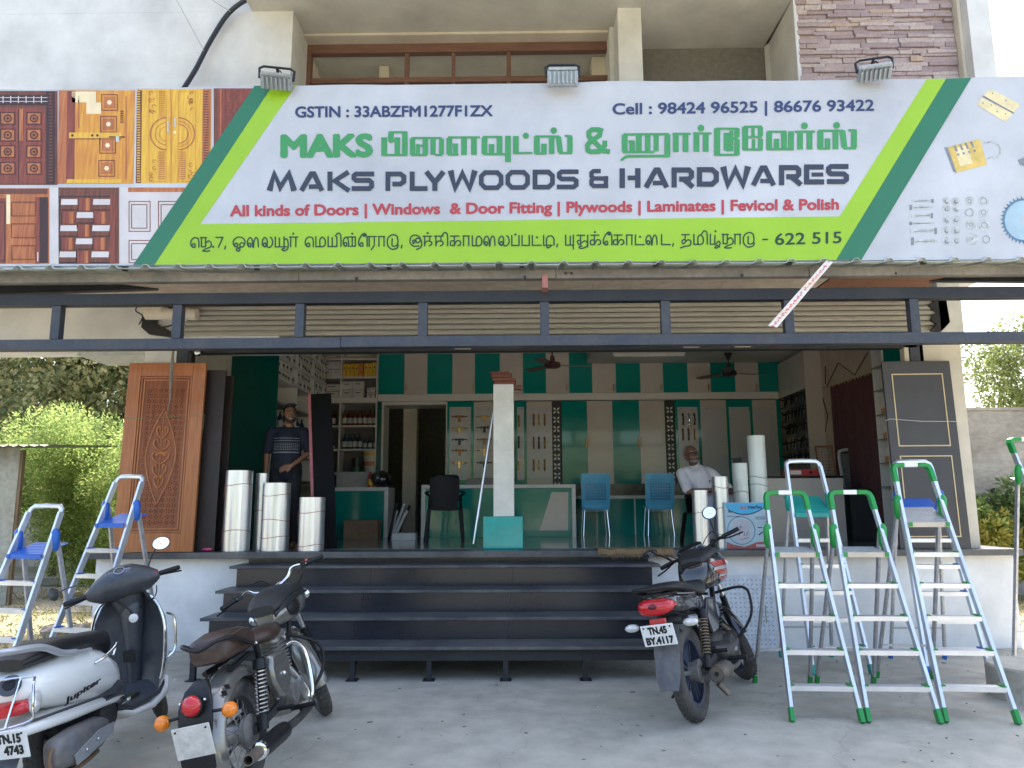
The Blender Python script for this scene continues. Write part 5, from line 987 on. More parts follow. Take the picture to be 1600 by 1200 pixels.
for k in range(20): 
    z = .66 + k * (hb - .72) / 19; g = MB(); g.tube([(-.16, .02, z), (0, .045, z), (.16, .02, z)], .012, 5); g.build('back_rib', mat('chair_rib_grey', (.24, .24, .24), .5), oc)
g = MB(); g.body([(-.25, .5, .22, .035), (0, .49, .26, .045), (.25, .5, .24, .035)]); g.M = None; g.build('seat', mat('chair_black_pad', (.02, .02, .02), .6), oc, smooth=60)
g = MB(); g.cyl((0, 0, .1), (0, 0, .46), .03); g.build('gas_lift', dark, oc)
for k in range(5): a = 2 * PI * k / 5; g = MB(); g.bar((0, 0, .12), (.28 * math.cos(a), .28 * math.sin(a), .07), .04, .03); g.ball((.28 * math.cos(a), .28 * math.sin(a), .03), .03, 8, 6); g.build('castor_leg', dark, oc)
for sx in (-1, 1): g = MB(); g.tube(spl([(sx * .2, .03, .85), (sx * .28, -.1, .82), (sx * .28, -.28, .78), (sx * .24, -.25, .6), (sx * .2, -.1, .5)], 4), .018, 6); g.build('armrest', dark, oc, smooth=60)
# ================================================================ things standing about
green_p = mat('green_plastic', (.015, .27, .05), .35, 0, .08, 5); blue_p = mat('blue_plastic', (.02, .13, .5), .35, 0, .08, 5); teal_p = mat('teal_plastic', (.01, .3, .25), .35, 0, .08, 5)
ribbed = mat('ribbed_plate', (.5, .51, .53), .35, .7, .15, 60, .4, 90)
def ladder(lab, n, wb, cap, loc, rz, style='green', sp=.225, lean=.46, back=.42, taper=.052, plat=None, hand=.47, rear_w=None, stepcap=None, platm=None, rail=alu, tilt=.03):
    """front rails lean away from the climber; local -y is the climbing side"""
    t = thing('step_ladder', lab, 'ladder', loc, rz, 'aluminium step ladders on show'); zp = (n + 1) * sp; zt_ = zp + hand
    X = lambda z: wb / 2 - taper * z; Yf = lambda z: lean * z; stepcap = stepcap or cap
    for s_ in (-1, 1):
        g = MB(); top = zt_ - (.09 if style == 'green' else .06); g.bar((s_ * X(.07), Yf(.07), .07), (s_ * X(top), Yf(top), top), .024, .055, up=(0, 1, .0)); g.build('rail', rail, t, bev=.002)
        g = MB(); g.bar((s_ * X(0), Yf(0), 0), (s_ * X(.085), Yf(.085), .085), .031, .064, up=(0, 1, 0)); g.build('foot', cap, t, bev=.004)
        zh = zp + .17; yh = Yf(zh) + .035; fy = yh + back * zh; xr = X(zh) + .002
        xo = (rear_w or wb * .96) / 2
        g = MB(); g.bar((s_ * xo, fy - back * .06, .06), (s_ * xr, yh + .0, zh - .02), .022, .04, up=(0, 1, 0)); g.build('rear_leg', alu_dull, t, bev=.002)
        g = MB(); g.bar((s_ * xo, fy, 0), (s_ * xo - s_ * .002, fy - back * .075, .075), .03, .05, up=(0, 1, 0)); g.build('foot', cap, t, bev=.004)
        g = MB(); g.tube([(s_ * (X(zh) + .014), yh - .01, zh - .14), (s_ * (X(zh) + .014), yh - .02, zh - .1), (s_ * (X(zh) + .014), yh - .03, zh + .02), (s_ * (X(zh) + .013), yh - .035, zh + .05)], [.016, .034, .036, .016], 8, flat=1.); g.build('hinge', cap, t, smooth=50)
    g = MB(); z = .30 if n > 3 else .25; k = (1 - z / zh); g.bar((-xo * k - xr * (1 - k), yh + back * (zh - z), z), (xo * k + xr * (1 - k), yh + back * (zh - z), z), .012, .018); g.build('cross_bar', alu_dull, t)
    for i in range(1, n + 1):
        z = i * sp; x = X(z) - .012; y = Yf(z); g = MB(); g.box(-x, x, y - .035, y + .045, z - .003, z); g.box(-x, x, y - .037, y - .033, z - .034, z - .0032); g.box(-x, x, y + .043, y + .046, z - .025, z - .0032); st_ = g.build('step', alu, t)
        for s_ in (-1, 1): g = MB(); g.box(s_ * (x - .022), s_ * (x + .0), y - .042, y + .05, z + .0005, z + .010); g.build('step_cap', stepcap, st_)
    z = zp; x = X(z) - .012; y = Yf(z); pd = plat or .24; g = MB(); g.box(-x, x, y - .045, y + pd, z - .004, z)
    pm = platm or ribbed
    for k in range(8): g.box(-x + .012, x - .012, y - .035 + k * (pd + .05) / 8, y - .022 + k * (pd + .05) / 8, z + .0003, z + .004)
    g.v = [p + Vector((0, 0, tilt * (p.y - y + .045) / (pd + .045))) for p in g.v]; pf = g.build('platform', pm, t); g = MB(); g.box(-x, x, y - .05, y - .0455, z - .034, z + .003); g.build('platform_edge', mat('ivory_edge', (.6, .5, .38), .5) if platm is None else platm, pf)
    for s_ in (-1, 1): g = MB(); g.box(s_ * (x - .03), s_ * (x + .0), y - .056, y - .0505, z - .03, z + .004); g.build('platform_cap', stepcap, pf)
    xt = X(zt_)
    if style == 'green':
        g = MB(); g.bar((-.055, Yf(zt_), zt_), (.055, Yf(zt_), zt_), .05, .038); g.build('handle_plate', alu, t, bev=.004)
        for s_ in (-1, 1):
            g = MB(); pts = [(s_ * .0555, Yf(zt_), zt_), (s_ * (xt - .035), Yf(zt_), zt_), (s_ * (xt - .008), Yf(zt_ - .012), zt_ - .012), (s_ * X(zt_ - .04), Yf(zt_ - .04), zt_ - .04), (s_ * X(zt_ - .14), Yf(zt_ - .14), zt_ - .14)]
            rg = []
            for q in range(len(pts)):
                a = Vector(pts[max(q - 1, 0)]); b = Vector(pts[min(q + 1, len(pts) - 1)]); d = (b - a).normalized(); nn = d.cross(Vector((0, 1, 0))).normalized() if True else 0; p = Vector(pts[q]); rg.append([p + nn * .018 + Vector((0, .033, 0)), p - nn * .018 + Vector((0, .033, 0)), p - nn * .018 - Vector((0, .033, 0)), p + nn * .018 - Vector((0, .033, 0))])
            g.rings(rg); g.build('corner_cap', cap, t, bev=.005)
    else:
        g = MB(); z0 = zt_ - .06; pts = [(-X(z0), Yf(z0), z0), (-X(zt_ - .03) + .004, Yf(zt_ - .02), zt_ - .03), (-xt + .035, Yf(zt_), zt_ - .004), (0, Yf(zt_), zt_), (xt - .035, Yf(zt_), zt_ - .004), (X(zt_ - .03) - .004, Yf(zt_ - .02), zt_ - .03), (X(z0), Yf(z0), z0)]; g.tube(pts, .024, 8, flat=.7); g.build('top_loop', rail, t, smooth=60)
    return t
def between(pa, pb): a, b = G(*pa), G(*pb); return (a + b) / 2, (b - a).length, math.atan2(b.y - a.y, b.x - a.x)
for lab, n, pa, pb, kw in (('four step ladder with green corners, nearest to the diamond plate sheet', 4, (1238, 1128), (1348, 1130), {}),
                     ('four step ladder with green corners, standing between its two green neighbours', 4, (1357, 1129), (1470, 1131), {}),
                     ('taller five step ladder with green corners in front of the dark panel', 5, (1478, 1129), (1592, 1132), {'tilt': .12})):
    c_, w_, a_ = between(pa, pb); ladder(lab, n, w_, green_p, c_, a_, **kw)
c_ = G(1668, 1120); ladder('tall ladder with green corners at the right end of the row', 6, .56, green_p, (c_.x + 1.13, c_.y + .75, 0), R(4), tilt=.1, back=.12, sp=.235)
ladder('ladder with a teal plastic platform standing behind the green cornered ones', 5, .53, teal_p, ((G(1271, 1054) + G(1363, 1056)) / 2).to_tuple(), R(2), style='loop', platm=teal_p, tilt=.17, back=.18, lean=.30, sp=.235, hand=.52, taper=.05)
ladder('ladder with a blue platform standing behind the tallest green cornered one', 5, .53, blue_p, ((G(1455, 1058) + G(1545, 1060)) / 2).to_tuple(), R(-4), style='loop', platm=blue_p, tilt=.14, back=.2, lean=.30, sp=.235, hand=.5, taper=.05)
ladder('nearer blue platform step ladder beside the white scooter', 4, .50, blue_p, (-4.40, 6.32, 0), R(-13), style='loop', platm=blue_p, tilt=.09, sp=.22, lean=.36, back=.25, hand=.42)
ladder('blue platform step ladder in front of the carved wooden door', 5, .50, blue_p, (-3.98, 6.72, 0), R(-17), style='loop', platm=blue_p, tilt=.09, sp=.225, lean=.36, back=.25, hand=.45)
# carved teak door leaning at the front
teak = wood('teak', (.46, .17, .05), (.31, .095, .026), .42, 3, .1, 2); teak_d = wood('teak_recess_shade', (.30, .09, .027), (.17, .045, .013), .5, 3, 0, 2)  # second teak has recess shade in its colour, so the carving reads deeper
cdx0, cdx1 = PX(190, 8.3, 1.05), PX(312, 8.3, 1.05); cw = (cdx1 - cdx0) / 2
cdoor = thing('carved_door', 'reddish brown carved wooden door leaning beside the left pillar', 'door', ((cdx0 + cdx1) / 2 - .02, 8.15, FZ + .001), R(2), rx=R(-2), ry=R(0)); Hd = 2.06
g = MB(); g.box(-cw, -cw + .14, 0, .04, 0, Hd); g.build('stile', teak, cdoor, bev=.004); g = MB(); g.box(cw - .14, cw, 0, .04, 0, Hd); g.build('stile', teak, cdoor, bev=.004)
for z0, z1 in ((0, .2), (Hd - .15, Hd)): g = MB(); g.box(-cw + .141, cw - .141, 0, .04, z0, z1); g.build('rail', teak, cdoor, bev=.004)
ix, iz0, iz1 = cw - .14, .2, Hd - .15
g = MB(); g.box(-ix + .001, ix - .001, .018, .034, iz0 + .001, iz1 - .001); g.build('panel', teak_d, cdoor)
for k in range(2):
    o_ = k * .03; g = MB()
    for a in ((-ix + .004 + o_, -ix + .022 + o_, iz0 + .004 + o_, iz1 - .004 - o_), (ix - .022 - o_, ix - .004 - o_, iz0 + .004 + o_, iz1 - .004 - o_), (-ix + .022 + o_, ix - .022 - o_, iz0 + .004 + o_, iz0 + .022 + o_), (-ix + .022 + o_, ix - .022 - o_, iz1 - .022 - o_, iz1 - .004 - o_)): g.box(a[0], a[1], .006 + k * .004, .0178, a[2], a[3])
    g.build('moulding', teak, cdoor, bev=.003)
g = MB(); px_ = ix - .075; nx = 7; nz = 27; cell = 2 * px_ / nx; zc0, zc1 = iz0 + .08, iz1 - .08; zm = (zc0 + zc1) / 2 - .03
ov = lambda x, z: abs(x) / (px_ * .78) + (abs(z - zm) / .52) ** 1.6
for i in range(nx):
    for j in range(int((zc1 - zc0) / cell)):
        x = -px_ + (i + .5) * cell; z = zc0 + (j + .5) * cell
        if ov(x, z) < 1.02: continue
        for a in range(4):
            an = a * PI / 2 + PI / 4 * ((i + j) % 2); u = Vector((math.cos(an), 0, math.sin(an))); v_ = Vector((-u.z, 0, u.x)); o_ = Vector((x, .0178, z))
            q = [o_ + u * cell * .08, o_ + u * cell * .28 + v_ * cell * .14, o_ + u * cell * .48, o_ + u * cell * .28 - v_ * cell * .14]; g.add(q + [o_ + u * cell * .28 + Vector((0, -.011, 0))], [(0, 1, 4), (1, 2, 4), (2, 3, 4), (3, 0, 4)])
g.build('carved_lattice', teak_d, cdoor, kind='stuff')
g = MB()
L_ = [(-.0 + px_ * .78 * max(0, 1 - abs(t) ** 1.6) * s_, zm + .52 * t) for s_, rng_ in ((-1, range(-10, 11)), (1, range(10, -11, -1))) for t in [k / 10 for k in rng_]]
g.tube([(x, .014, z) for x, z in L_], .008, 6, closed=True); g.build('oval_border', teak, cdoor, smooth=50)
g = MB()
for s_ in (-1, 1):
    for z, r_ in ((zm - .3, .05), (zm - .18, .075), (zm - .04, .09), (zm + .1, .085), (zm + .24, .06)):
        g.tube(spl([(0, .014, z - .05), (s_ * r_ * .7, .012, z - .01), (s_ * r_, .012, z + .05), (s_ * r_ * .55, .012, z + .085), (s_ * r_ * .45, .012, z + .04)], 4), [.006] + [.010] * 15 + [.005], 6)
g.tube([(0, .014, zm - .42), (0, .014, zm + .42)], [.006, .004], 6)
for k in range(7): a = R(30 + k * 20); g.ball((.055 * math.cos(a), .014, zm - .02 + .055 * math.sin(a)), (.022, .012, .014), 8, 5, Matrix.Rotation(-a, 3, 'Y'))
g.build('carved_flowers', teak, cdoor, smooth=50)
g = MB(); zr = 1.46; g.tube([(-cw - .004, .02, zr - .03), (-cw - .003, -.004, zr - .03), (-.1, -.004, zr - .02), (.2, -.004, zr), (cw + .004, -.003, zr + .015), (cw + .004, .05, zr + .015)], .003, 5); g.tube(spl([(cw + .004, .03, zr + .02), (cw + .02, .0, zr - .08), (cw + .01, .0, zr - .16), (cw - .005, .0, zr - .05)], 4), .002, 4); tag(g.build('tie_string', mat('green_string', (.2, .24, .12), .7), cdoor))
for w2, m in ((.04, dw), (.04, dw)): pass
# rolls of aluminium sheet
rollm = dirty('aluminium_sheet_roll', (.84, .85, .86), (.56, .57, .57), .3, .55, 5, 2, .02, 20, .5, (5, 5, .25), .85); rollw = dirty('pale_sheet_roll', (.62, .66, .61), (.5, .54, .5), .4, .4, 3, 2, .02, 20, .5, (4, 4, .3), .1)
red_s = mat('red_string', (.3, .08, .06), .8)
def roll(lab, pl, pr, ptop, Y, m, strings=(), zb=FZ, wob=True, nm='metal_roll', cord=red_s):
    x0, x1 = PX(pl, Y, 1.4), PX(pr, Y, 1.4); r_ = (x1 - x0) / 2; h = PZ(ptop, Y) - zb - .002
    t = thing(nm, lab, 'roll', ((x0 + x1) / 2, Y + r_, zb + .001), random.uniform(0, 6), 'rolls of sheet standing at the shop front'); g = MB(); prof = []
    n = 72; turns = 2.6; rg = []
    pts = [((r_ - .010 * (k / n)) * math.cos(2 * PI * turns * k / n), (r_ - .010 * (k / n)) * math.sin(2 * PI * turns * k / n)) for k in range(n + 1)]
    v = [(x, y, z) for x, y in pts for z in (0, h)]; g.add(v, [(i * 2, i * 2 + 2, i * 2 + 3, i * 2 + 1) for i in range(n)]); g.build('sheet', m, t, smooth=60, fix=False)
    for f_ in strings:
        g = MB(); z = h * f_; g.tube([((r_ + .003) * math.cos(a), (r_ + .003) * math.sin(a), z + .012 * math.sin(a * 2 + f_ * 9)) for a in [2 * PI * k / 20 for k in range(20)]], .003, 5, closed=True)
        if cord is red_s: g.tube(spl([((r_ + .004) * math.cos(4.6), (r_ + .004) * math.sin(4.6), z), ((r_ + .008) * math.cos(4.75), (r_ + .008) * math.sin(4.75), z - .06), ((r_ + .006) * math.cos(4.5), (r_ + .006) * math.sin(4.5), z - .13)], 4), .0022, 4)
        g.build('string', cord, t)
    return t
def rz0(t, a): t.rotation_euler[2] = a
roll('wide aluminium roll tied with red string nearest the carved door', 342, 384, 732, 8.2, rollm, (.82, .25)); roll('thin aluminium roll standing behind between the first two rolls', 394, 414, 737, 8.5, rollm, (.5,))
roll('middle aluminium roll tied twice with red string before the young man', 403, 446, 752, 8.2, rollm, (.82, .45, .2)); roll('shortest aluminium roll on the left, beside the dark leaning board', 461, 502, 775, 8.2, rollm, (.72, .1))
gs = mat('grey_cord', (.12, .13, .12), .7)
roll('slim shiny roll standing before the seated old man', 1085, 1110, 767, 8.25, rollm, (.6,), cord=gs); roll('slim shiny roll beside the blue printed carton', 1118, 1143, 746, 8.35, rollm, (.85, .55, .2), cord=gs)
roll('short pale green grey roll behind the printed carton', 1151, 1175, 725, 8.6, rollw, (.65,), cord=gs); roll('tallest pale roll beside the white desk', 1178, 1206, 682, 8.6, rollw, (.62, .55), cord=gs)
# printed carton
bx0, bx1, YB2 = PX(1134, 8.26, 1.2), PX(1204, 8.26, 1.2), 8.26; bz = PZ(787, YB2); pk = thing('printed_carton', 'pale blue printed sink carton standing before the rolls at the shop front', 'box', ((bx0 + bx1) / 2, YB2, FZ), ry=R(-1.5))
ltb = mat('carton_pale_blue', (.34, .48, .55), .4, 0, .1); skb = mat('carton_sky_blue', (.05, .38, .62), .4, 0, .1); dpr = mat('carton_red', (.32, .08, .07), .4, 0, .1); nvy = mat('carton_navy', (.02, .03, .1), .4); grw = mat('carton_grey', (.42, .42, .48), .4, 0, .1)
g = MB(); g.box(bx0, bx1, YB2, YB2 + .16, FZ + .002, bz); g.build('carton', ltb, pk, world=True, bev=.003)
bwid, bh = bx1 - bx0, bz - FZ
def pq(m, pts, l, nm='print'): g = MB(); g.poly([(bx0 + a * bwid, YB2 - .0015 * l, FZ + b * bh) for a, b in pts]); return g.build(nm, m, pk, world=True, fix=False)
cur = [(a, 1 - .26 * math.sin(PI * (a * .9 + .1)) ** .8 * (a > 0) * .95) for a in [k / 12 for k in range(13)]]
pq(nvy, [(0.02, .985), *[(a, b - .025) for a, b in cur[1:-1]], (.985, .985)], 1); pq(skb, [(0.02, .99), *cur[1:-1], (.985, .99)], 2)
pq(dpr, [(.01, .01), (.99, .01), (.99, .17), (.7, .15), (.4, .05), (.15, .1), (.01, .16)], 1); pq(grw, [(.66, .05), (.97, .05), (.97, .1), (.66, .1)], 2)
g = MB(); c0 = Vector((bx0 + .35 * bwid, YB2 - .002, FZ + .4 * bh)); rr = .3 * bwid; g.use(nvy)
for k in range(24): a, b = 2 * PI * k / 24, 2 * PI * (k + 1) / 24; g.poly([c0 + Vector((math.cos(a), 0, math.sin(a))) * rr, c0 + Vector((math.cos(a), 0, math.sin(a))) * (rr + .006), c0 + Vector((math.cos(b), 0, math.sin(b))) * (rr + .006), c0 + Vector((math.cos(b), 0, math.sin(b))) * rr])
g.build('print', None, pk, world=True, fix=False); pq(grw, [(.14, .25), (.18, .62), (.52, .62), (.56, .25), (.35, .14)], 2)
g = MB()
for a, b in (((.2, .3), (.2, .42)), ((.2, .42), (.28, .42)), ((.3, .28), (.33, .5)), ((.33, .5), (.37, .45)), ((.4, .28), (.42, .36)), ((.45, .28), (.5, .38)), ((.3, .2), (.5, .24))): g.bar((bx0 + a[0] * bwid, YB2 - .005, FZ + a[1] * bh), (bx0 + b[0] * bwid, YB2 - .005, FZ + b[1] * bh), .003, .005)
g.build('print', nvy, pk, world=True)
g = MB(); text_on(g, 'marbo', (bx0 + .68 * bwid, YB2 - .005, FZ + .87 * bh), (1, 0, 0), (0, 0, 1), .035, .04, .15); g.build('lettering', nvy, pk, world=True, fix=False)
g = MB(); text_on(g, 'bd', (bx0 + .42 * bwid, YB2 - .005, FZ + .86 * bh), (1, 0, 0), (0, 0, 1), .035, .03, .06); g.build('lettering', mat('carton_red_ink', (.55, .08, .08), .4), pk, world=True, fix=False)
g = MB(); text_on(g, 'FKP', (bx0 + .12 * bwid, YB2 - .005, FZ + .78 * bh), (1, 0, 0), (0, 0, 1), .02, .03); g.build('lettering', nvy, pk, world=True, fix=False)
g = MB()
for a, b in ((.12, .7), (.75, .68), (.75, .64)): g.box(bx0 + (a - .08) * bwid, bx0 + (a + .2) * bwid, YB2 - .004, YB2 - .003, FZ + b * bh, FZ + (b + .012) * bh)
g.box(bx0 + .72 * bwid, bx0 + .82 * bwid, YB2 - .004, YB2 - .003, FZ + .45 * bh, FZ + .47 * bh); g.ball((bx0 + .93 * bwid, YB2 - .002, FZ + .58 * bh), (.014, .002, .014), 10, 6); g.bar((bx0 + .73 * bwid, YB2 - .004, FZ + .3 * bh), (bx0 + .83 * bwid, YB2 - .004, FZ + .37 * bh), .003, .012); g.build('print', nvy, pk, world=True)
# display column, pole
colx0, colx1 = PX(771, 8.55, 2), PX(803, 8.55, 2); dc = thing('display_column', 'free standing square white column on a teal base in the shop entrance', 'column', ((colx0 + colx1) / 2, 8.6, FZ)); tx0, tx1 = PX(755, 8.5, 1.2), PX(817, 8.5, 1.2); zt_ = PZ(600, 8.55); zb_ = PZ(807, 8.5)
slab(dc, 'shaft', mat('glossy_white_panel', (.66, .64, .58), .25, coat=.3), colx0, colx1, 8.55, 8.8, zb_ + .001, zt_, bev=.003); slab(dc, 'base', mat('turquoise_base', (.0, .36, .33), .2, coat=.4), tx0, tx1, 8.5, 8.9, FZ + .001, zb_, bev=.004)
tk = thing('wooden_bundle', 'brown carved wooden pieces stacked on top of the white column', 'woodwork', ((colx0 + colx1) / 2, 8.65, zt_)); bw2 = wood('red_brown_wood', (.2, .055, .03), (.1, .03, .02), .5, 3, 0, 0)
for k, (a, b, z0, z1) in enumerate(((-.01, .02, 0, .035), (.01, -.0, .037, .08), (.02, -.02, .082, .13), (.04, -.05, .132, .15))): slab(tk, 'wood_piece', bw2, colx0 - a + .0, colx1 + b + .03 * (k == 1), 8.56, 8.78, zt_ + z0 + .001, zt_ + z1, bev=.004)
g = MB(); g.box(colx1 + .005, colx1 + .09, 8.6, 8.7, zt_ - .05, zt_ - .002); g.build('wood_piece', bw2, tk, world=True)
g = MB(); g.tube([P(740, 850, 8.75), P(771, 645, 8.86)], .016, 8); tag(g.build('leaning_pole', alu, smooth=60), 'thin metal pole leaning against the white column', 'pole')
# chairs
def plastic_chair(lab, loc, rz):
    t = thing('plastic_chair', lab, 'chair', loc, rz); m = mat('black_chair_plastic', (.006, .006, .007), .5, spec=.2)
    g = MB(); g.rings([[(x, y, z) for x, y, z in ring] for ring in [[(-.2 + a * .05, -.19, z), (-.1, -.21 - .01, z), (.1, -.21 - .01, z), (.2 - a * .05, -.19, z), (.2 - a * .05, -.172, z), (.1, -.19, z), (-.1, -.19, z), (-.2 + a * .05, -.172, z)] for z, a in ((.43, .6), (.55, .2), (.7, 0), (.82, .0), (.87, .3), (.885, 1.2))]]); g.build('backrest', m, t, smooth=60)
    g = MB(); g.body([(-.21, .43, .2, .014), (-.18, .435, .22, .02), (.0, .425, .225, .018), (.19, .435, .22, .018), (.22, .425, .2, .012)]); g.M = None; o = g.build('seat', m, t, smooth=60); o.rotation_euler = (0, 0, R(90))
    for sx in (-1, 1):
        for sy, top in ((-1, .43), (1, .62)): g = MB(); g.bar((sx * .25, sy * .23, 0), (sx * .205, sy * .19, top), .045, .03, up=(0, 1, 0)); g.build('leg', m, t, bev=.004)
        g = MB(); g.tube(spl([(sx * .2, -.18, .66), (sx * .25, -.05, .655), (sx * .26, .12, .64), (sx * .22, .2, .61)], 4), .022, 6, flat=.6); g.build('armrest', m, t, smooth=60)
    return t
plastic_chair('black plastic armchair seen from behind beside the back doorway', (PX(695, 10.4, 1.5), 10.4, FZ), R(4))
film = mat('clear_film', (.75, .85, .9), .12, 0, 0, 1, .5, 30, alpha=.12); cblue = mat('sky_blue_plastic', (.01, .42, .72), .3, 0, .08, 8)
def blue_chair(lab, px, Y):
    t = thing('blue_chair', lab, 'chair', (PX(px, Y, 1.5), Y, FZ), R(random.uniform(-3, 3)), 'blue wrapped chairs at the back counter'); s_ = 1.0
    rg = []; 
    for z, hw, y in ((.40, .205, -.2), (.5, .215, -.225), (.7, .22, -.25), (.86, .225, -.27), (.93, .22, -.28), (.95, .2, -.28)):
        rg.append([(-hw, y + .02, z), (-hw * .5, y, z), (hw * .5, y, z), (hw, y + .02, z), (hw, y + .035, z), (hw * .5, y + .015, z), (-hw * .5, y + .015, z), (-hw, y + .035, z)])
    g = MB(); g.rings(rg); b = g.build('backrest', cblue, t, smooth=60)
    g = MB()
    for r_ in range(6):
        for c_ in range(8): x = -.14 + c_ * .04; z = .56 + r_ * .045; g.box(x - .012, x + .012, -.27 + (.9 - z) * .06 - .002, -.262 + (.9 - z) * .06, z - .014, z + .014)
    g.build('slot_pattern', mat('slot_blue', (.01, .13, .3), .5), b)
    g = MB(); g.body([(-.22, .45, .2, .02), (0, .44, .22, .02), (.22, .45, .21, .02)]); o = g.build('seat', cblue, t, smooth=60); o.rotation_euler = (0, 0, R(90))
    for sx in (-1, 1):
        for sy in (-1, 1): g = MB(); g.tube([(sx * .17, sy * .17, .43), (sx * .2, sy * .23, 0)], .012, 8); g.build('leg', chrome, t, smooth=60)
    rg = [[(x * 1.04, y - (.014 if i < 4 else -.014) + .004 * math.sin(z * 40 + i * 2), z + (.012 if k == 5 else 0) - (.03 if k == 0 else 0)) for i, (x, y, z) in enumerate(ring)] for k, ring in enumerate(rg)]
    g = MB(); g.rings(rg, False); g.build('plastic_wrap', film, t, smooth=60)
blue_chair('blue plastic chair in clear wrap, nearer to the white column', 929, 12.0); blue_chair('blue plastic chair in clear wrap, beside the seated old man', 1028, 12.0)
# coir mat
mtc = dirty('coir', (.3, .2, .1), (.17, .11, .06), .95, .6, 8, 60, .8, 90); x0, x1 = PX(933, 8.2, 1), PX(1051, 8.2, 1); g = MB(); N = 24; v = []; f = []
for i in range(N + 1):
    x = x0 + (x1 - x0) * i / N; z = FZ + .012 + .004 * math.sin(i * 1.1); y0 = 8.12 + .012 * math.sin(i * 2.3); v += [(x, y0, z - .05 - .012 * random.random()), (x, y0 - .005, z), (x, 8.5, z), (x, 8.5, FZ + .001)]
for i in range(N): a = i * 4; f += [(a, a + 4, a + 5, a + 1), (a + 1, a + 5, a + 6, a + 2), (a + 2, a + 6, a + 7, a + 3)]
g.add(v, f); tag(g.build('coir_mat', mtc), 'brown coir doormat on the floor edge above the right end of the steps', 'mat')
g = MB()
for k in range(110): x = random.uniform(x0, x1); g.tube([(x, 8.115, FZ - .03), (x + random.uniform(-.03, .03), 8.1, FZ - .06 - random.random() * .03)], .0015, 3)
o = g.build('frayed_fibres', mtc); o.parent = bpy.data.objects['coir_mat']; o['kind'] = 'stuff'
# diamond plate sheet leaning on the plinth
dpm = dirty('diamond_plate_sheet', (.56, .60, .66), (.42, .44, .46), .4, .35, 3, 12, .03, 60, .55, (1, 1, 1), .35)
dpt = thing('diamond_plate', 'pale blue grey diamond plate sheet leaning against the white plinth', 'metal sheet', (PX(1161, 8.2, .5), 8.14, .005), 0, rx=R(-6)); x0, x1 = PX(1112, 8.2, .5), PX(1211, 8.2, .5); hw = (x1 - x0) / 2; hh = .76
g = MB(); g.box(-hw, hw, 0, .004, 0, hh); g.build('sheet', dpm, dpt)
g = MB(); k = 0; st_ = .046; nx = int(2 * hw / st_); nz = int(hh / st_)
for i in range(nx):
    for j in range(nz):
        x = -hw + st_ * (i + .5); z = st_ * (j + .5); an = R(45) if (i + j) % 2 else R(-45); u = Vector((math.cos(an), 0, math.sin(an))) * .021; v_ = Vector((-math.sin(an), 0, math.cos(an))) * .006; o_ = Vector((x, 0, z)); g.add([o_ - u, o_ + v_, o_ + u, o_ - v_, o_ + Vector((0, -.0035, 0))], [(0, 1, 4), (1, 2, 4), (2, 3, 4), (3, 0, 4)])
g.build('raised_tread', mat('tread_grey', (.24, .30, .38), .35, .4, .1), dpt, kind='stuff')
g = MB(); g.tube([(.22, -.01, .28), (.225, -.012, .46)], .004, 5); g.build('string', mat('green_string', (.2, .24, .12), .7), dpt)
g = MB()
for k in range(20): a, b = 2 * PI * k / 20, 2 * PI * (k + 1) / 20; r0_, r1_ = .028, .032; g.poly([(-.12 + r0_ * math.cos(a), -.005, .31 + r0_ * math.sin(a)), (-.12 + r1_ * math.cos(a), -.005, .31 + r1_ * math.sin(a)), (-.12 + r1_ * math.cos(b), -.005, .31 + r1_ * math.sin(b)), (-.12 + r0_ * math.cos(b), -.005, .31 + r0_ * math.sin(b))])
text_on(g, '2', (-.12, -.005, .296), (1, 0, 0), (0, 0, 1), .026, .01); g.build('pen_mark', nvy, dpt, fix=False)
# dark panel with gold lines by the right post
cht = mat('charcoal_door_face', (.055, .053, .056), .5, 0, .1, 3); gold = mat('gold_line', (.62, .48, .26), .45)
tp = [P(1394, 596, 8.12), P(1490, 594, 8.12), P(1511, 862, 8.02), P(1421, 866, 8.02)]
dpn = thing('dark_door_panel', 'charcoal door panel with thin gold rectangles leaning by the right pillar', 'door', ((tp[2] + tp[3]) / 2).to_tuple(), R(-1)); ph = 2.02; pw = .365
dpn.location = (PX(1463, 8.15, 1.05), 8.16, FZ + .001); dpn.rotation_euler = (R(-2), 0, R(-2)); WM[dpn.name] = Matrix.Identity(4)
g = MB(); g.box(-pw, pw, 0, .035, 0, ph); g.build('leaf', cht, dpn, bev=.003)
for z0, z1 in ((1.08, 1.88), (.12, .98)):
    g = MB()
    for a in ((-pw + .09, -pw + .102, z0, z1), (pw - .102, pw - .09, z0, z1), (-pw + .102, pw - .102, z0, z0 + .012), (-pw + .102, pw - .102, z1 - .012, z1)): g.box(a[0], a[1], -.003, .0, a[2], a[3])
    g.build('gold_line', gold, dpn)
g = MB(); g.tube([(-pw - .02, .0, 1.36), (-pw + .02, -.006, 1.38), (0, -.006, 1.35), (pw + .004, -.006, 1.345), (pw + .01, .04, 1.34)], .003, 5); g.build('tie_string', mat('white_string', (.6, .6, .58), .7), dpn)
# pink wrapper between rolls and door, boards by the steps
g = MB(); p = P(324, 859, 8.3); g.body([(-.05, 0, .012, .012), (0, 0, .02, .018), (.05, 0, .01, .01)]); o = g.build('pink_wrapper', mat('pink_film', (.6, .08, .2), .3), smooth=50); o.location = (p.x, 8.3, FZ + .02); tag(o, 'small pink wrapper on the floor beside the carved door', 'wrapper')
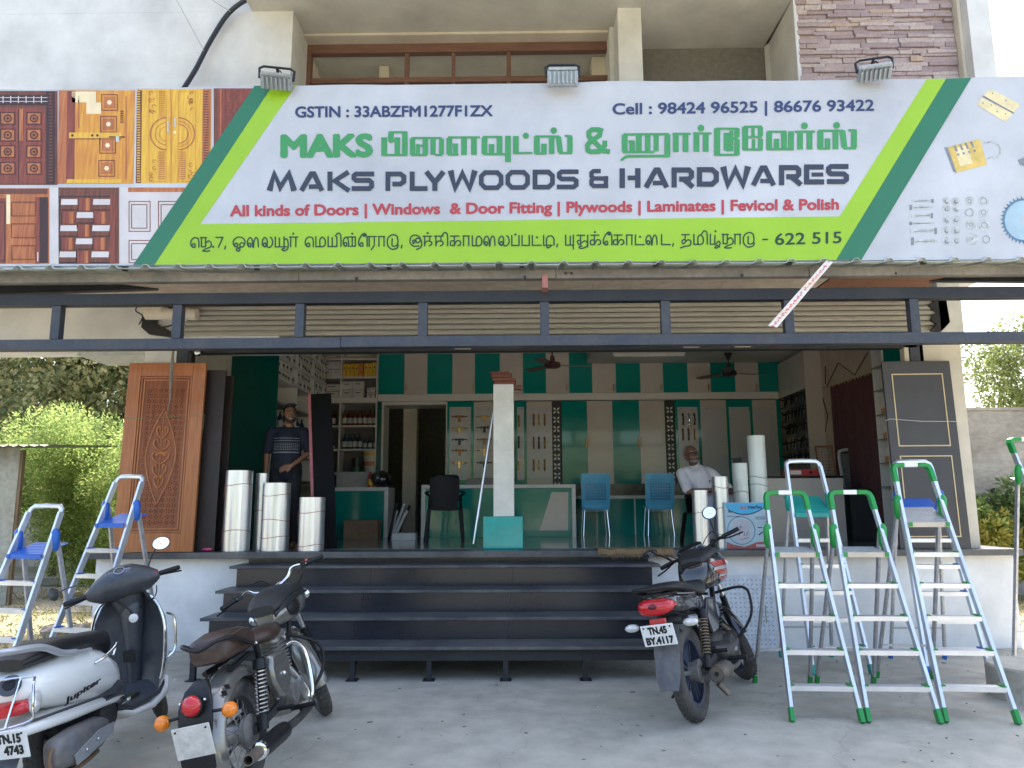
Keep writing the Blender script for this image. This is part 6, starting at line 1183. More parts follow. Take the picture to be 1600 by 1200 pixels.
# papers and rolled sheets near the doorway
pp = thing('paper_bundle', 'bundle of rolled papers and magazines standing near the back doorway', 'papers', (PX(612, 11, 1.2), 11.0, FZ))
for k in range(9): a = random.uniform(-.1, .1); g = MB(); g.tube([(a * .6, k * .01, 0), (a * .6 + .12 + random.uniform(-.05, .1), k * .01, .35 + random.uniform(0, .2))], .02, 8); g.build('rolled_sheet', (wb, dark, lamg)[k % 3], pp)
g = MB(); g.box(-.16, .16, -.12, .12, .001, .1); o = g.build('magazine_stack', wb); o.location = (PX(633, 10.8, 1.2), 10.8, FZ); tag(o, 'small stack of pale magazines on the floor by the back room pillar', 'magazines')
# round concrete base at the right
g = MB(); c_ = G(1656, 1104); g.lathe([(0, .25), (.36, .25), (.375, .235), (.375, .0), (0, 0)], (c_.x + .05, c_.y + .25, 0), n=40); tag(g.build('concrete_base', conc, smooth=40), 'round raised concrete base at the foot of the rightmost ladder', 'concrete base')
# ---------------------------------------------------------------- yard left and right
kc = dirty('pale_kerb', (.38, .36, .32), (.25, .22, .18), .9, .6, 2, 12, .4, 30)
for i in range(7):
    x0 = -12.5 + i * 1.24; g = MB(); g.box(x0, x0 + 1.22, 15.2 - i * .12, 15.4 - i * .12, 0, .17 + .02 * (i % 2)); tag(g.build('kerb_stone', kc, bev=.02), 'pale kerb stone at the yard edge, %s from the left' % OR[i], 'kerb', 'kerb stones along the yard')
g = MB(); g.poly([(-12, 11.5, .006), (-5.6, 11.2, .006), (-5.0, 14.5, .006), (-12.5, 15.2, .006)]); tag(g.build('concrete_path', dirty('worn_path', (.36, .33, .29), (.27, .23, .18), .9, .7, 1.2, 10, .3, 40)), kind='structure')
rb = [dirty('rubble_%d' % k, c, (.16, .13, .1), .9, .6, 6, 30, .5, 40) for k, c in enumerate(((.3, .17, .12), (.33, .29, .25), (.2, .17, .15)))]
nm_ = ('reddish', 'pale', 'dark')
for i in range(14):
    x, y = random.uniform(-5.9, -4.4), random.uniform(8.75, 9.9); s_ = random.uniform(.07, .16); g = MB(); g.ball((0, 0, 0), (s_, s_ * .7, s_ * .6), 7, 5); 
    g.v = [p * random.uniform(.85, 1.15) for p in g.v]; o = g.build('rubble_stone', rb[i % 3]); o.location = (x, y, s_ * .4); o.rotation_euler = (0, 0, i); tag(o, '%s lump of rubble in the heap left of the plinth, %s of its colour' % (('reddish', 'pale', 'dark')[i % 3], OR[i // 3]), 'stone', 'rubble beside the plinth')
cmt = dirty('corrugated_iron', (.3, .33, .32), (.18, .15, .12), .55, .6, 1.5, 14, .1, 40, metal=.3)
shd = thing('tin_shed', 'small corrugated iron shed at the left edge before the green bush', 'shed', (-8.2, 12, 0)); xr = PX(27, 12, 2); g = MB(); v = []; f = []; n = 60
for i in range(n + 1): x = xr - i * .045; y = 12 + .018 * math.cos(i * PI / 2.5); v += [(x, y, 0), (x, y, 2.46)]
for i in range(n): a = i * 2; f += [(a, a + 2, a + 3, a + 1)]
g.add(v, f); g.build('front_sheet', cmt, shd, world=True, smooth=60)
g = MB(); v = []; f = []; xe = PX(90, 11.8, 2.5)
for i in range(100): x = xe - i * .04; z = 2.5 + .012 * math.cos(i * PI / 2) - .0 * i; v += [(x, 11.6, z - .05), (x, 14, z + .12), (x, 11.6, z - .044), (x, 14, z + .126)]
for i in range(99): a = i * 4; b = a + 4; f += [(a, b, b + 1, a + 1), (a + 2, a + 3, b + 3, b + 2), (a, a + 2, b + 2, b)]
g.add(v, f); g.build('roof_sheet', cmt, shd, world=True)
g = MB(); g.box(xr - .04, xr + .04, 12.03, 12.1, 0, 2.42); g.build('corner_post', wood('shed_post', (.2, .15, .1), (.1, .07, .05), .8), shd, world=True)
wl = dirty('stained_compound_wall', (.42, .39, .34), (.17, .145, .12), .9, .8, .9, 9, .3, 30, .5, (1, 1, 2))
cw_ = thing('compound_wall', 'weathered grey concrete wall beyond the right side of the building', 'wall', (9, 13, 0)); g = MB(); g.box(5.6, 16, 13, 13.2, 0, PZ(646, 13)); g.build('wall_panel', wl, cw_, world=True); g = MB(); g.box(5.6, 16, 12.97, 13.23, PZ(646, 13) + .001, PZ(646, 13) + .05); g.build('coping', wl, cw_, world=True)
g = MB(); p = P(1553, 767, 12.99); g.cyl((p.x, 12.97, p.z), (p.x, 13.0, p.z), .05); g.build('drain_hole', dark, cw_, world=True)
cw2 = thing('rear_wall', 'low stained wall beyond the bushes left of the building', 'wall', (-8, 20, 0)); g = MB(); g.box(-16, -4.5, 20, 20.2, 0, PZ(662, 20)); g.build('wall_panel', wl, cw2, world=True); g = MB(); g.box(-16, -4.5, 19.95, 20.25, PZ(662, 20) + .001, PZ(662, 20) + .06); g.build('coping', wl, cw2, world=True)
# ---------------------------------------------------------------- plants
def leafmat(nm, c1, c2, tr=.35):
    if nm in MATS: return MATS[nm]
    m = bpy.data.materials.new(nm); m.use_nodes = True; t = m.node_tree; b = t.nodes['Principled BSDF']; b.inputs['Roughness'].default_value = .6; b.inputs['Specular IOR Level'].default_value = .3
    tc = t.nodes.new('ShaderNodeNewGeometry'); r = t.nodes.new('ShaderNodeValToRGB'); r.color_ramp.elements[0].color = (*c1, 1); r.color_ramp.elements[1].color = (*c2, 1); t.links.new(tc.outputs['Random Per Island'], r.inputs[0]); t.links.new(r.outputs[0], b.inputs['Base Color'])
    tl_ = t.nodes.new('ShaderNodeBsdfTranslucent'); t.links.new(r.outputs[0], tl_.inputs[0]); mx = t.nodes.new('ShaderNodeMixShader'); mx.inputs[0].default_value = tr; t.links.new(b.outputs[0], mx.inputs[1]); t.links.new(tl_.outputs[0], mx.inputs[2]); t.links.new(mx.outputs[0], t.nodes['Material Output'].inputs[0]); MATS[nm] = m; return m
def leaves(name, m, par, centers, n, size, asp=2.2, spread=1., droop=.0, shell=.5):
    """n leaf quads around clump centres [(c, radius)]; leaves lean outward from each clump"""
    cs_ = np.array([tuple(c) for c, r in centers]); rs_ = np.array([r if isinstance(r, (tuple, list)) else (r, r, r) for c, r in centers]); wt = rs_.prod(1) ** (2 / 3); wt /= wt.sum()
    k = rng.choice(len(centers), n, p=wt); d = rng.normal(size=(n, 3)); d /= np.linalg.norm(d, axis=1)[:, None]; rad = shell + (1 - shell) * rng.random(n) ** .6
    p = cs_[k] + d * rs_[k] * rad[:, None] * spread; u = d + rng.normal(size=(n, 3)) * .7; u[:, 2] -= droop; u /= np.linalg.norm(u, axis=1)[:, None]; r_ = rng.normal(size=(n, 3)); v_ = np.cross(u, r_); v_ /= np.linalg.norm(v_, axis=1)[:, None]
    s_ = size * (.6 + .8 * rng.random(n))[:, None]; a = p; b = p + u * s_ * .5 + v_ * s_ / asp / 2; c_ = p + u * s_; e = p + u * s_ * .5 - v_ * s_ / asp / 2
    V = np.stack([a, b, c_, e], 1).reshape(-1, 3); me = bpy.data.meshes.new(name); me.vertices.add(len(V)); me.vertices.foreach_set('co', V.ravel()); me.loops.add(4 * n); me.loops.foreach_set('vertex_index', np.arange(4 * n)); me.polygons.add(n); me.polygons.foreach_set('loop_start', np.arange(n) * 4); me.update(calc_edges=True); me.validate(); me.materials.append(m); o = bpy.data.objects.new(name, me); C.objects.link(o)
    if par is not None: o.parent = par; 
    return o
def clumps(c, R_, n, r0, r1, flat=1.): 
    out = []
    for i in range(n):
        d = Vector((random.gauss(0, 1), random.gauss(0, 1), random.gauss(0, 1))).normalized(); k = random.uniform(.35, 1) ** .6; out.append(((c[0] + d.x * R_[0] * k, c[1] + d.y * R_[1] * k, max(.1, c[2] + d.z * R_[2] * k)), (random.uniform(r0, r1),) * 3))
    return out
bark = dirty('bark', (.13, .1, .07), (.06, .045, .035), .9, .6, 4, 20, .6, 30, stretch=(3, 3, .6))
def tree(nm, lab, loc, h, R_, ncl, r0, r1, n, size, lm, cat='tree', trunk=.12, asp=2.2, droop=0., zc_=None, nb=7, par='crown', grp=None, shell=.4):
    t = thing(nm, lab, cat, loc, 0, grp); zc_ = zc_ or h - R_[2]; cl = clumps((0, 0, zc_), R_, ncl, r0, r1); leaves(par, lm, t, cl, n, size, asp, droop=droop, shell=shell)
    g = MB(); g.tube(spl([(0, 0, 0), (.05, .03, zc_ * .4), (-.04, 0, zc_ * .8), (0, 0, zc_ + R_[2] * .3)], 4), [trunk * (1.15 - .8 * k / 12) for k in range(13)], 8)
    g.build('trunk', bark, t, smooth=60)
    for i in range(nb):
        c_ = Vector(cl[i % len(cl)][0]); a = Vector((0, 0, zc_ * random.uniform(.45, .9))); g = MB(); g.tube(spl([a, a.lerp(c_, .5) + Vector((0, 0, -.1)), c_], 4), [trunk * .45 * (1 - .8 * k / 8) for k in range(9)], 6); g.build('limb', bark, t, smooth=60)
    return t
lg = leafmat('bright_feathery_green', (.11, .22, .05), (.46, .52, .18), .62); lt = leafmat('olive_leaf', (.11, .18, .08), (.55, .50, .26), .6); ld_ = leafmat('dry_leaf_mix', (.28, .22, .15), (.62, .50, .36), .55); ldk = leafmat('dark_green_leaf', (.08, .15, .06), (.24, .32, .12), .55)
# bright bush that fills the left: several overlapping mounds
tree('feathery_bush', 'bright green feathery bush spilling over beside the tin shed', (-7.0, 13.6, 0), 3.3, (1.6, .9, 1.3), 60, .28, .55, 75000, .06, lg, 'bush', .06, 3.2, .35, 1.45, 6, 'foliage', shell=.2)
tree('feathery_bush', 'low bright green bush directly left of the carved door', (-5.75, 12.6, 0), 2.4, (.75, .8, 1.15), 30, .25, .42, 38000, .055, lg, 'bush', .05, 3.2, .35, 1.2, 6, 'foliage', shell=.2)
tree('feathery_bush', 'tall pale green bush rising behind the tin shed roof', (-9.3, 15.2, 0), 3.7, (1.9, 1.2, 1.3), 50, .35, .6, 55000, .065, lg, 'bush', .08, 3.2, .35, 2.2, 6, 'foliage', shell=.2)
for i, (x, y, h, lm, lab, R_, nm) in enumerate(((-11.5, 19, 8.5, lt, 'broad leaved tree with yellowing leaves at the far left', (2.6, 2, 2.6), 'teak_tree'), (-8.3, 19.5, 7.6, ld_, 'tree with dry brown leaves behind the bright bush', (1.6, 1.5, 2.2), 'dry_tree'), (-6.6, 20, 7.8, lt, 'olive leaved tree right behind the porch corner', (1.7, 1.6, 2.6), 'teak_tree'), (-9.9, 22, 9.5, ldk, 'dark green tree furthest back on the left', (2.8, 2, 3.2), 'dark_tree'), (-5.2, 23, 8.5, ldk, 'dark tree half hidden behind the carved door', (2.4, 2, 3.4), 'dark_tree'), (-14.5, 21, 9, ldk, 'dark leafy tree beyond the left edge of the shed', (3, 2, 3.6), 'dark_tree'))):
    tree(nm, lab, (x, y, 0), h, R_, 70, .4, .85, 26000, .14 if lm is not ldk else .12, lm, 'tree', .13, 1.6, .2, h * .58, 9, shell=.3)
tree('palm_seedling', 'young plant with long yellow green leaves in front of the olive trees', (-8.1, 17.5, 0), 5, (.35, .35, .9), 6, .2, .4, 900, .55, leafmat('yellow_frond', (.22, .3, .04), (.45, .48, .1), .5), 'plant', .04, 8, .5, 4.1, 2, 'foliage', shell=.1)
tree('side_tree', 'airy small leaved tree above the right compound wall', (10.2, 14.8, 0), 6.0, (1.35, 1.2, 1.15), 34, .25, .5, 13000, .09, leafmat('pale_airy_leaf', (.09, .13, .04), (.3, .34, .12), .4), 'tree', .08, 2.6, .2, 3.95, 7, shell=.3)
for i, (px, Y, h, lm, lab) in enumerate(((1535, 12.3, 1.55, lg, 'leafy weed clump by the right compound wall, nearest the pillar'), (1565, 12.2, 1.35, leafmat('yellow_weed', (.2, .2, .03), (.42, .36, .08), .4), 'yellowish weed clump at the base of the right wall'), (1592, 12.4, 1.75, ldk, 'taller dark weed clump at the right edge by the wall'), (1552, 12.7, 1.95, ldk, 'dark weed growing up the stained right wall'))):
    tree('weed_clump', lab, (PX(px, Y, 1), Y, 0), h, (.35, .25, h * .45), 12, .12, .25, 2600, .1, lm, 'weeds', .02, 2.4, .0, h * .55, 3, 'foliage', shell=.1)
# grass along the left yard
gp_ = []
for i in range(260): x = random.uniform(-9, -4.7); y = random.uniform(8.3, 15); gp_.append(((x, y, .03), (.16, .16, .05)))
for i in range(60): gp_.append(((random.uniform(-7.6, -5.0), random.uniform(7.7, 8.6), .03), (.14, .14, .06)))
for i in range(90): gp_.append(((random.uniform(5.5, 9), random.uniform(8.7, 12.5), .04), (.16, .16, .08)))
tag(leaves('grass', leafmat('grass_blade', (.1, .12, .03), (.3, .26, .1), .3), None, gp_, 12000, .07, 6), 'thin patchy grass on the earth beside the building', 'grass', kind='stuff')
# trees across the road, behind the photographer: the glossy doors mirror them
for i, x in enumerate((-15, -8, -1.5, 5, 12)):
    tree('roadside_tree', 'green roadside tree across the road, %s from the left' % OR[i], (x, -20 - (i % 2) * 2, -.15), 6, (3.6, 2, 2.2), 30, .9, 1.5, 2600, .5, lt if i % 2 else lg, 'tree', .18, 1.6, .2, 3.2, 3, grp='trees across the road', shell=.5)
# ================================================================ two wheelers; local x forward, y left, z up
def steer(px_, pz, rake, ang): 
    ax = Vector((-math.sin(R(rake)), 0, math.cos(R(rake)))); p = Vector((px_, 0, pz)); return Matrix.Translation(p) @ Matrix.Rotation(R(ang), 4, ax) @ Matrix.Translation(-p)
alloyb = mat('blue_black_alloy', (.03, .04, .075), .4, .3, .2, 10); dust = dirty('dusty_tyre', (.045, .043, .042), (.13, .115, .095), .85, .7, 6, 30, .15, 80)
steelg = dirty('engine_alloy', (.36, .35, .33), (.14, .12, .1), .4, .6, 10, 30, .1, 60, metal=.6); mudg = dirty('dusty_black', (.03, .03, .032), (.10, .09, .075), .6, .6, 4, 20, .1, 60); exh = dirty('sooty_exhaust', (.12, .11, .10), (.28, .19, .12), .5, .6, 5, 20, .1, 60, metal=.4)
def wheel(par, x, r, tw, kind, M=None, hubr=.05, name='wheel', rimm=None, tyre=None):
    rimm = rimm or chrome; tyre = tyre or dust
    def lat(g, prof, n=40): g.M = M; g.lathe(prof, (x, 0, r), (0, 1, 0), n, close=True)
    th = tw * .5; g = MB(); rt = r - tw * .85
    lat(g, [(rt, -th * .7), (r - tw * .45, -th), (r - tw * .12, -th * .75), (r, -th * .3), (r, th * .3), (r - tw * .12, th * .75), (r - tw * .45, th), (rt, th * .7)]); ty = g.build('tyre', tyre, None, smooth=50)
    g = MB(); g.M = M
    for k in range(44):
        a = 2 * PI * k / 44
        for s_ in (-1, 1):
            c_, d_ = math.cos(a + s_ * .03), math.sin(a + s_ * .03); b = Vector((x + (r + .001) * c_, s_ * th * .33, r + (r + .001) * d_)); u = Vector((-d_, 0, c_)) * .008; w_ = Vector((0, th * .24, 0)); n_ = Vector((c_, 0, d_)) * .005; q = [b - u - w_, b + u - w_, b + u + w_, b - u + w_]; g.rings([[p - n_ * .8 for p in q], [p + n_ * .5 for p in q]])
    tr_ = g.build('tread', tyre, None)
    g = MB(); lat(g, [(rt - .018, -th * .62), (rt + .004, -th * .72), (rt + .004, -th * .6), (rt - .010, -th * .4), (rt - .010, th * .4), (rt + .004, th * .6), (rt + .004, th * .72), (rt - .018, th * .62), (rt - .024, th * .3), (rt - .024, -th * .3)])
    rm = g.build(name, rimm, par, smooth=50); ty.parent = rm; tr_.parent = rm
    g = MB(); g.M = M; g.lathe([(0, -.075), (hubr * .6, -.075), (hubr, -.05), (hubr, .05), (hubr * .6, .075), (0, .075)], (x, 0, r), (0, 1, 0), 20); h = g.build('hub', steelg, rm, smooth=40)
    g = MB(); g.M = M
    if kind == 'spoke':
        for k in range(36):
            s_ = -1 if k % 2 else 1; a = 2 * PI * k / 36; b = a + (.5 if (k // 2) % 2 else -.5); g.tube([(x + hubr * math.cos(b), s_ * .045, r + hubr * math.sin(b)), (x + (rt - .015) * math.cos(a), 0, r + (rt - .015) * math.sin(a))], .0022, 4)
        g.build('spokes', steelg, rm, kind='stuff')
    else:
        for k in range(kind):
            a = 2 * PI * k / kind
            for d_ in (-.14, .14): p0 = Vector((x + hubr * .8 * math.cos(a + d_ * 2), 0, r + hubr * .8 * math.sin(a + d_ * 2))); p1 = Vector((x + (rt - .012) * math.cos(a + d_ * .9), 0, r + (rt - .012) * math.sin(a + d_ * .9))); g.bar(p0, p1, .02 if kind == 5 else .03, .03, up=(0, 1, 0))
        g.build('spokes', rimm, rm)
    return rm
def fender(par, nm, m, x, z, r, w_, a0, a1, M=None, n=18, dep=.03, taper=0., lip=0.):
    g = MB(); g.M = M; rg = []
    for i in range(n + 1):
        t_ = i / n; a = R(a0 + (a1 - a0) * t_); c_, s_ = math.cos(a), math.sin(a); ww = w_ * (1 - taper * abs(t_ - .4)); rr = r + lip * max(0, t_ - .8); ring = []
        for y, d in ((-1, -dep), (-.9, -dep * .3), (-.6, 0.01), (0, .022), (.6, .01), (.9, -dep * .3), (1, -dep), (.86, -dep), (.55, 0), (0, .012), (-.55, 0), (-.86, -dep)): ring.append((x + (rr + d) * c_, y * ww / 2, z + (rr + d) * s_))
        rg.append(ring)
    g.rings(rg); return g.build(nm, m, par, smooth=50)
def spring(par, a, b, r, m, turns=9, rodm=None, M=None):
    a, b = Vector(a), Vector(b); t_ = (b - a).normalized(); x = t_.orthogonal().normalized(); y = t_.cross(x); g = MB(); g.M = M
    g.cyl(a, b, r * .5, n=10); s_ = g.build('shock_absorber', rodm or dark, par, smooth=50); g = MB(); g.M = M; n = turns * 10
    g.tube([a.lerp(b, .22 + .62 * k / n) + (x * math.cos(2 * PI * k / 10) + y * math.sin(2 * PI * k / 10)) * r for k in range(n + 1)], r * .17, 5); g.build('coil_spring', m, s_, smooth=60); g = MB(); g.M = M; g.cyl(a.lerp(b, .84), a.lerp(b, .98), r * 1.1, n=12); g.cyl(a, a.lerp(b, .2), r * .9, n=12); g.build('shock_cap', rodm or dark, s_, smooth=50)
def plate(par, loc, lines, size, tilt=0., m=None, yaw=0., h=.045):
    M = Matrix.Translation(loc) @ Matrix.Rotation(R(yaw), 4, 'Z') @ Matrix.Rotation(R(tilt), 4, 'Y'); w_, hh = size; g = MB(); g.M = M; g.box(-.004, .004, -w_ / 2, w_ / 2, -hh / 2, hh / 2); pl = g.build('number_plate', m or mat('plate_white', (.72, .72, .7), .4, 0, .08, 20), par, bev=.004)
    for s_, y0, z0, ww in lines: g = MB(); text_on(g, s_, M @ Vector((-.0055, y0, z0)), M.to_3x3() @ Vector((0, -1, 0)), M.to_3x3() @ Vector((0, 0, 1)), h, .065, ww); g.build('lettering', mat('plate_black', (.01, .01, .012), .5), pl, fix=False)
    for s_ in (-1, 1): g = MB(); g.M = M; g.ball((-.005, s_ * w_ * .4 if len(lines) != 2 or lines[0][2] > 0 else s_ * w_ * .2, hh * .38), .006, 8, 5); g.build('bolt', dark, pl)
    return pl
def lamp(par, nm, c_, r_, m, ax, M=None, rim=None, dome=.6):
    g = MB(); g.M = M; ax = Vector(ax).normalized(); o = Vector(c_); g.lathe([(0, -.01), (r_ * 1.08, -.01), (r_ * 1.1, .01), (r_, .014)], o, ax, 20); b = g.build(nm, rim or dark, par, smooth=40); g = MB(); g.M = M; g.lathe([(r_, .012), (r_ * .9, .012 + r_ * dome * .5), (r_ * .55, .012 + r_ * dome * .85), (0, .012 + r_ * dome)], o, ax, 20); g.build('lens', m, b, smooth=50); return b
def mirror(par, base, tip, M, face, m=dark, size=(.06, .045)):
    g = MB(); g.M = M; b, t_ = Vector(base), Vector(tip); g.tube(spl([b, b.lerp(t_, .45) + Vector((.02, 0, .03)), t_], 4), .0055, 6); st_ = g.build('mirror', m, par, smooth=50); f = Vector(face).normalized(); x = f.cross(Vector((0, 0, 1))).normalized(); z = x.cross(f)
    g = MB(); g.M = M; rg = []
    for k, d in ((1.0, 0), (1.05, .008), (.7, .025), (.1, .032)): rg.append([t_ - f * d + x * math.cos(2 * PI * i / 20) * size[0] * k + z * math.sin(2 * PI * i / 20) * size[1] * k for i in range(20)])
    g.rings(rg); g.build('mirror_shell', m, st_, smooth=50); g = MB(); g.M = M; g.poly([t_ + f * .0012 + x * math.cos(2 * PI * i / 20) * size[0] * .93 + z * math.sin(2 * PI * i / 20) * size[1] * .93 for i in range(20)]); g.build('mirror_glass', mat('mirror_glass', (.85, .87, .9), .02, 1, 0), st_, fix=False)
def part(par, nm, m, fn, M=None, smooth=50, bev=0., **k): g = MB(); g.M = M; fn(g); return g.build(nm, m, par, smooth=smooth, bev=bev, **k)
redl = mat('red_lens', (.5, .01, .015), .12, 0, .1, 30, coat=.5); orl = mat('orange_lens', (.75, .2, .005), .15, 0, .15, 40, coat=.5); clr = mat('clear_lens', (.62, .62, .6), .08, .2, .2, 30, coat=.6)
# ---------------------------------------------------------------- white scooter
whp = mat('scooter_white', (.78, .78, .75), .16, 0, .04, 2, coat=.6); dgp = dirty('scooter_dark_grey', (.042, .047, .056), (.085, .085, .085), .38, .5, 3, 20, .05, 60); slv = mat('scooter_silver', (.42, .44, .47), .35, .4, .05); slg = dirty('muffler_grey', (.15, .16, .17), (.25, .17, .1), .5, .55, 4, 20, .08, 50)
sct = thing('scooter', 'white scooter with dark grey front shield and silver grab rail', 'scooter', (-2.60, 4.50, gz(4.5) + .006), R(91.5), rx=R(-6), ry=R(-2.7), sc=.97)
SM = steer(1.02, .7, 26, 26)
wheel(sct, 0, .27, .09, 5, rimm=mat('black_rim', (.02, .02, .022), .5)); wheel(sct, 1.27, .27, .09, 5, SM, rimm=mat('black_rim', (.02, .02, .022), .5))
part(sct, 'rear_body', whp, lambda g: g.body([(-.50, .66, .05, .03), (-.46, .665, .12, .07), (-.34, .655, .175, .11), (-.15, .635, .215, .145), (.05, .61, .235, .165), (.22, .575, .23, .165), (.36, .525, .2, .14), (.45, .47, .15, .09), (.49, .44, .09, .05)], 28, 2.6))
part(sct, 'lower_trim', whp, lambda g: g.body([(-.55, .47, .10, .03), (-.48, .475, .16, .04), (-.2, .455, .215, .05), (.1, .43, .235, .045), (.3, .40, .23, .03), (.42, .38, .2, .02)], 24, 3))
part(sct, 'trim_seam', dgp, lambda g: [g.tube(spl([(-.5, s_ * .13, .512), (-.2, s_ * .222, .502), (.1, s_ * .243, .475), (.32, s_ * .225, .43), (.46, s_ * .15, .40)], 5), .008, 6) for s_ in (-1, 1)])
part(sct, 'seat', mat('seat_black', (.012, .012, .014), .45, 0, .1, 10, .05, 80), lambda g: g.body([(-.42, .80, .09, .03), (-.33, .815, .135, .05), (-.12, .82, .15, .055), (.08, .80, .155, .05), (.28, .775, .145, .05), (.42, .76, .115, .05), (.50, .71, .08, .06), (.52, .66, .05, .05)], 24, 2.6))
part(sct, 'grab_rail', slv, lambda g: (g.tube(spl([(.06, -.185, .755), (-.1, -.19, .775), (-.22, -.18, .80), (-.36, -.155, .865), (-.5, -.09, .885), (-.53, 0, .888), (-.5, .09, .885), (-.36, .155, .865), (-.22, .18, .80), (-.1, .19, .775), (.06, .185, .755)], 5), [.014] * 5 + [.024] * 41 + [.014] * 5, 8, flat=.8)))
part(sct, 'fuel_lid', dgp, lambda g: g.lathe([(0, .0), (.055, .0), (.058, .012), (.045, .016), (.0, .017)], (-.485, -.06, .705), (-.75, -.15, .62), 20)); part(sct, 'fuel_cap', dark, lambda g: g.lathe([(0, .018), (.03, .018), (.03, .024), (0, .026)], (-.485, -.06, .705), (-.75, -.15, .62), 16))
part(sct, 'tail_light', redl, lambda g: g.body([(-.535, .585, .1, .028), (-.50, .59, .15, .04), (-.45, .59, .168, .04), (-.4, .6, .16, .03)], 24, 3)); 
for s_ in (-1, 1): part(sct, 'rear_indicator', clr, lambda g: g.ball((-.42, s_ * .145, .605), (.085, .035, .05), 16, 10, Matrix.Rotation(R(s_ * -22), 3, 'Z') @ Matrix.Rotation(R(-24), 3, 'Y')))
part(sct, 'rear_frame', chrome, lambda g: (g.tube(spl([(-.44, -.16, .73), (-.5, -.19, .70), (-.53, -.2, .6), (-.53, -.18, .53), (-.6, 0, .515), (-.53, .18, .53), (-.53, .2, .6), (-.5, .19, .7), (-.44, .16, .73)], 5), .0065, 6), g.tube(spl([(-.44, -.16, .735), (-.52, 0, .75), (-.44, .16, .735)], 5), .0065, 6), g.tube([(-.49, -.12, .745), (-.585, -.09, .52)], .0055, 6)))
part(sct, 'rear_mudguard', dgp, lambda g: g.rings([[(-.44, -w_, .47), (-.44 , w_, .47), (-.4, w_, .47), (-.4, -w_, .47)] if k == 0 else [(x, -w_, z), (x, w_, z), (x + .05, w_ * .8, z), (x + .05, -w_ * .8, z)] for k, (x, z, w_) in enumerate(((-.44, .47, .13), (-.52, .36, .12), (-.58, .24, .1), (-.6, .17, .08)))]))
plate(sct, (-.60, -.095, .445), (('TN.15', -.03, .012, .12), ('4743', -.045, -.05, .10)), (.24, .15), -12, h=.044); part(sct, 'reflector', redl, lambda g: g.box(-.625, -.612, -.09, .09, .245, .29))
part(sct, 'muffler', slg, lambda g: g.body([(-.40, .30, .03, .05, -.2), (-.36, .3, .06, .085, -.2), (-.2, .29, .07, .1, -.2), (.05, .28, .065, .09, -.19), (.17, .27, .05, .06, -.17), (.22, .26, .03, .04, -.15)], 20, 3)); part(sct, 'heat_shield', slv, lambda g: g.prism([(-.28, .21), (-.30, .27), (-.05, .32), (.12, .31), (.1, .25)], .008, lambda a, b, c: (a, -.277 + c, b)))
for x in (-.2, -.08): part(sct, 'screw', chrome, lambda g: g.ball((x, -.285, .262 + (x + .2) * .15), .008, 8, 5))
part(sct, 'muffler_edge', mat('rust_brown', (.2, .12, .07), .8), lambda g: g.tube(spl([(-.405, -.215, .35), (-.43, -.21, .28), (-.38, -.23, .2), (-.2, -.25, .185), (0, -.235, .19)], 4), .012, 6)); part(sct, 'fan_cover', mudg, lambda g: (g.lathe([(0, -.02), (.1, -.02), (.1, .06), (.07, .08), (0, .08)], (.22, -.13, .33), (0, -1, 0), 20), g.body([(-.1, .3, .08, .09), (.1, .32, .12, .1), (.35, .3, .1, .07)], 16)))
part(sct, 'exhaust_pipe', exh, lambda g: g.tube(spl([(.2, -.15, .24), (.3, -.12, .2), (.42, -.08, .22)], 4), .02, 8))
part(sct, 'foot_rest', chrome, lambda g: (g.box(.26, .38, -.31, -.24, .385, .41), g.tube([(.2, -.28, .39), (.26, -.29, .395)], .01, 6))); part(sct, 'side_trim', dgp, lambda g: g.body([(.12, .44, .24, .02), (.3, .46, .243, .07), (.42, .44, .2, .08), (.5, .4, .14, .05)], 20, 3))
part(sct, 'badge', dark, lambda g: text_on(g, 'Jupiter', (-.14, -.2455, .555), (1, -.03, .06), (.3, 0, 1), .030, .05, .36), fix=False, smooth=None)
part(sct, 'crash_rail', chrome, lambda g: g.tube(spl([(.02, -.23, .68), (.08, -.262, .70), (.2, -.262, .73), (.26, -.24, .74), (.22, -.235, .68)], 4), .008, 6))
part(sct, 'floorboard', dgp, lambda g: g.body([(.38, .33, .17, .03), (.5, .285, .2, .022), (.7, .28, .215, .022), (.85, .29, .225, .025), (.93, .33, .22, .03)], 24, 5)); part(sct, 'under_skirt', whp, lambda g: g.body([(.4, .3, .16, .03), (.5, .25, .215, .03), (.75, .225, .232, .035), (.95, .27, .235, .06), (1.0, .33, .22, .05)], 24, 3))
def shield(g, off, k, hollow):
    rows = ((.29, .20, .90), (.40, .235, .93), (.52, .25, .95), (.66, .25, .965), (.78, .235, .975), (.88, .19, .985), (.95, .12, .985)); rg = []
    for z, hw, x in rows:
        hw *= k; ring = []
        for i in range(13): t_ = -1 + i / 6; ring.append((x + off - .10 * abs(t_) ** 2.2 + .03, t_ * hw, z + (.02 * (1 - abs(t_)) if z > .9 else 0)))
        for i in range(12, -1, -1): t_ = -1 + i / 6; ring.append((x + off + .022 - .10 * abs(t_) ** 2.2 + .03, t_ * hw, z + (.02 * (1 - abs(t_)) if z > .9 else 0)))
        rg.append(ring)
    g.rings(rg)
part(sct, 'leg_shield', dgp, lambda g: shield(g, 0, 1, 1)); part(sct, 'front_panel', whp, lambda g: shield(g, .024, 1.03, 0)); part(sct, 'stem_cover', dgp, lambda g: g.rings([[(x + d * math.cos(a), d * 1.0 * math.sin(a), z) for a in [2 * PI * k / 16 for k in range(16)]] for x, z, d in ((.955, .3, .05), (.955, .45, .05), (.96, .6, .06), (.965, .75, .075), (.975, .88, .08), (.98, .96, .06))]))
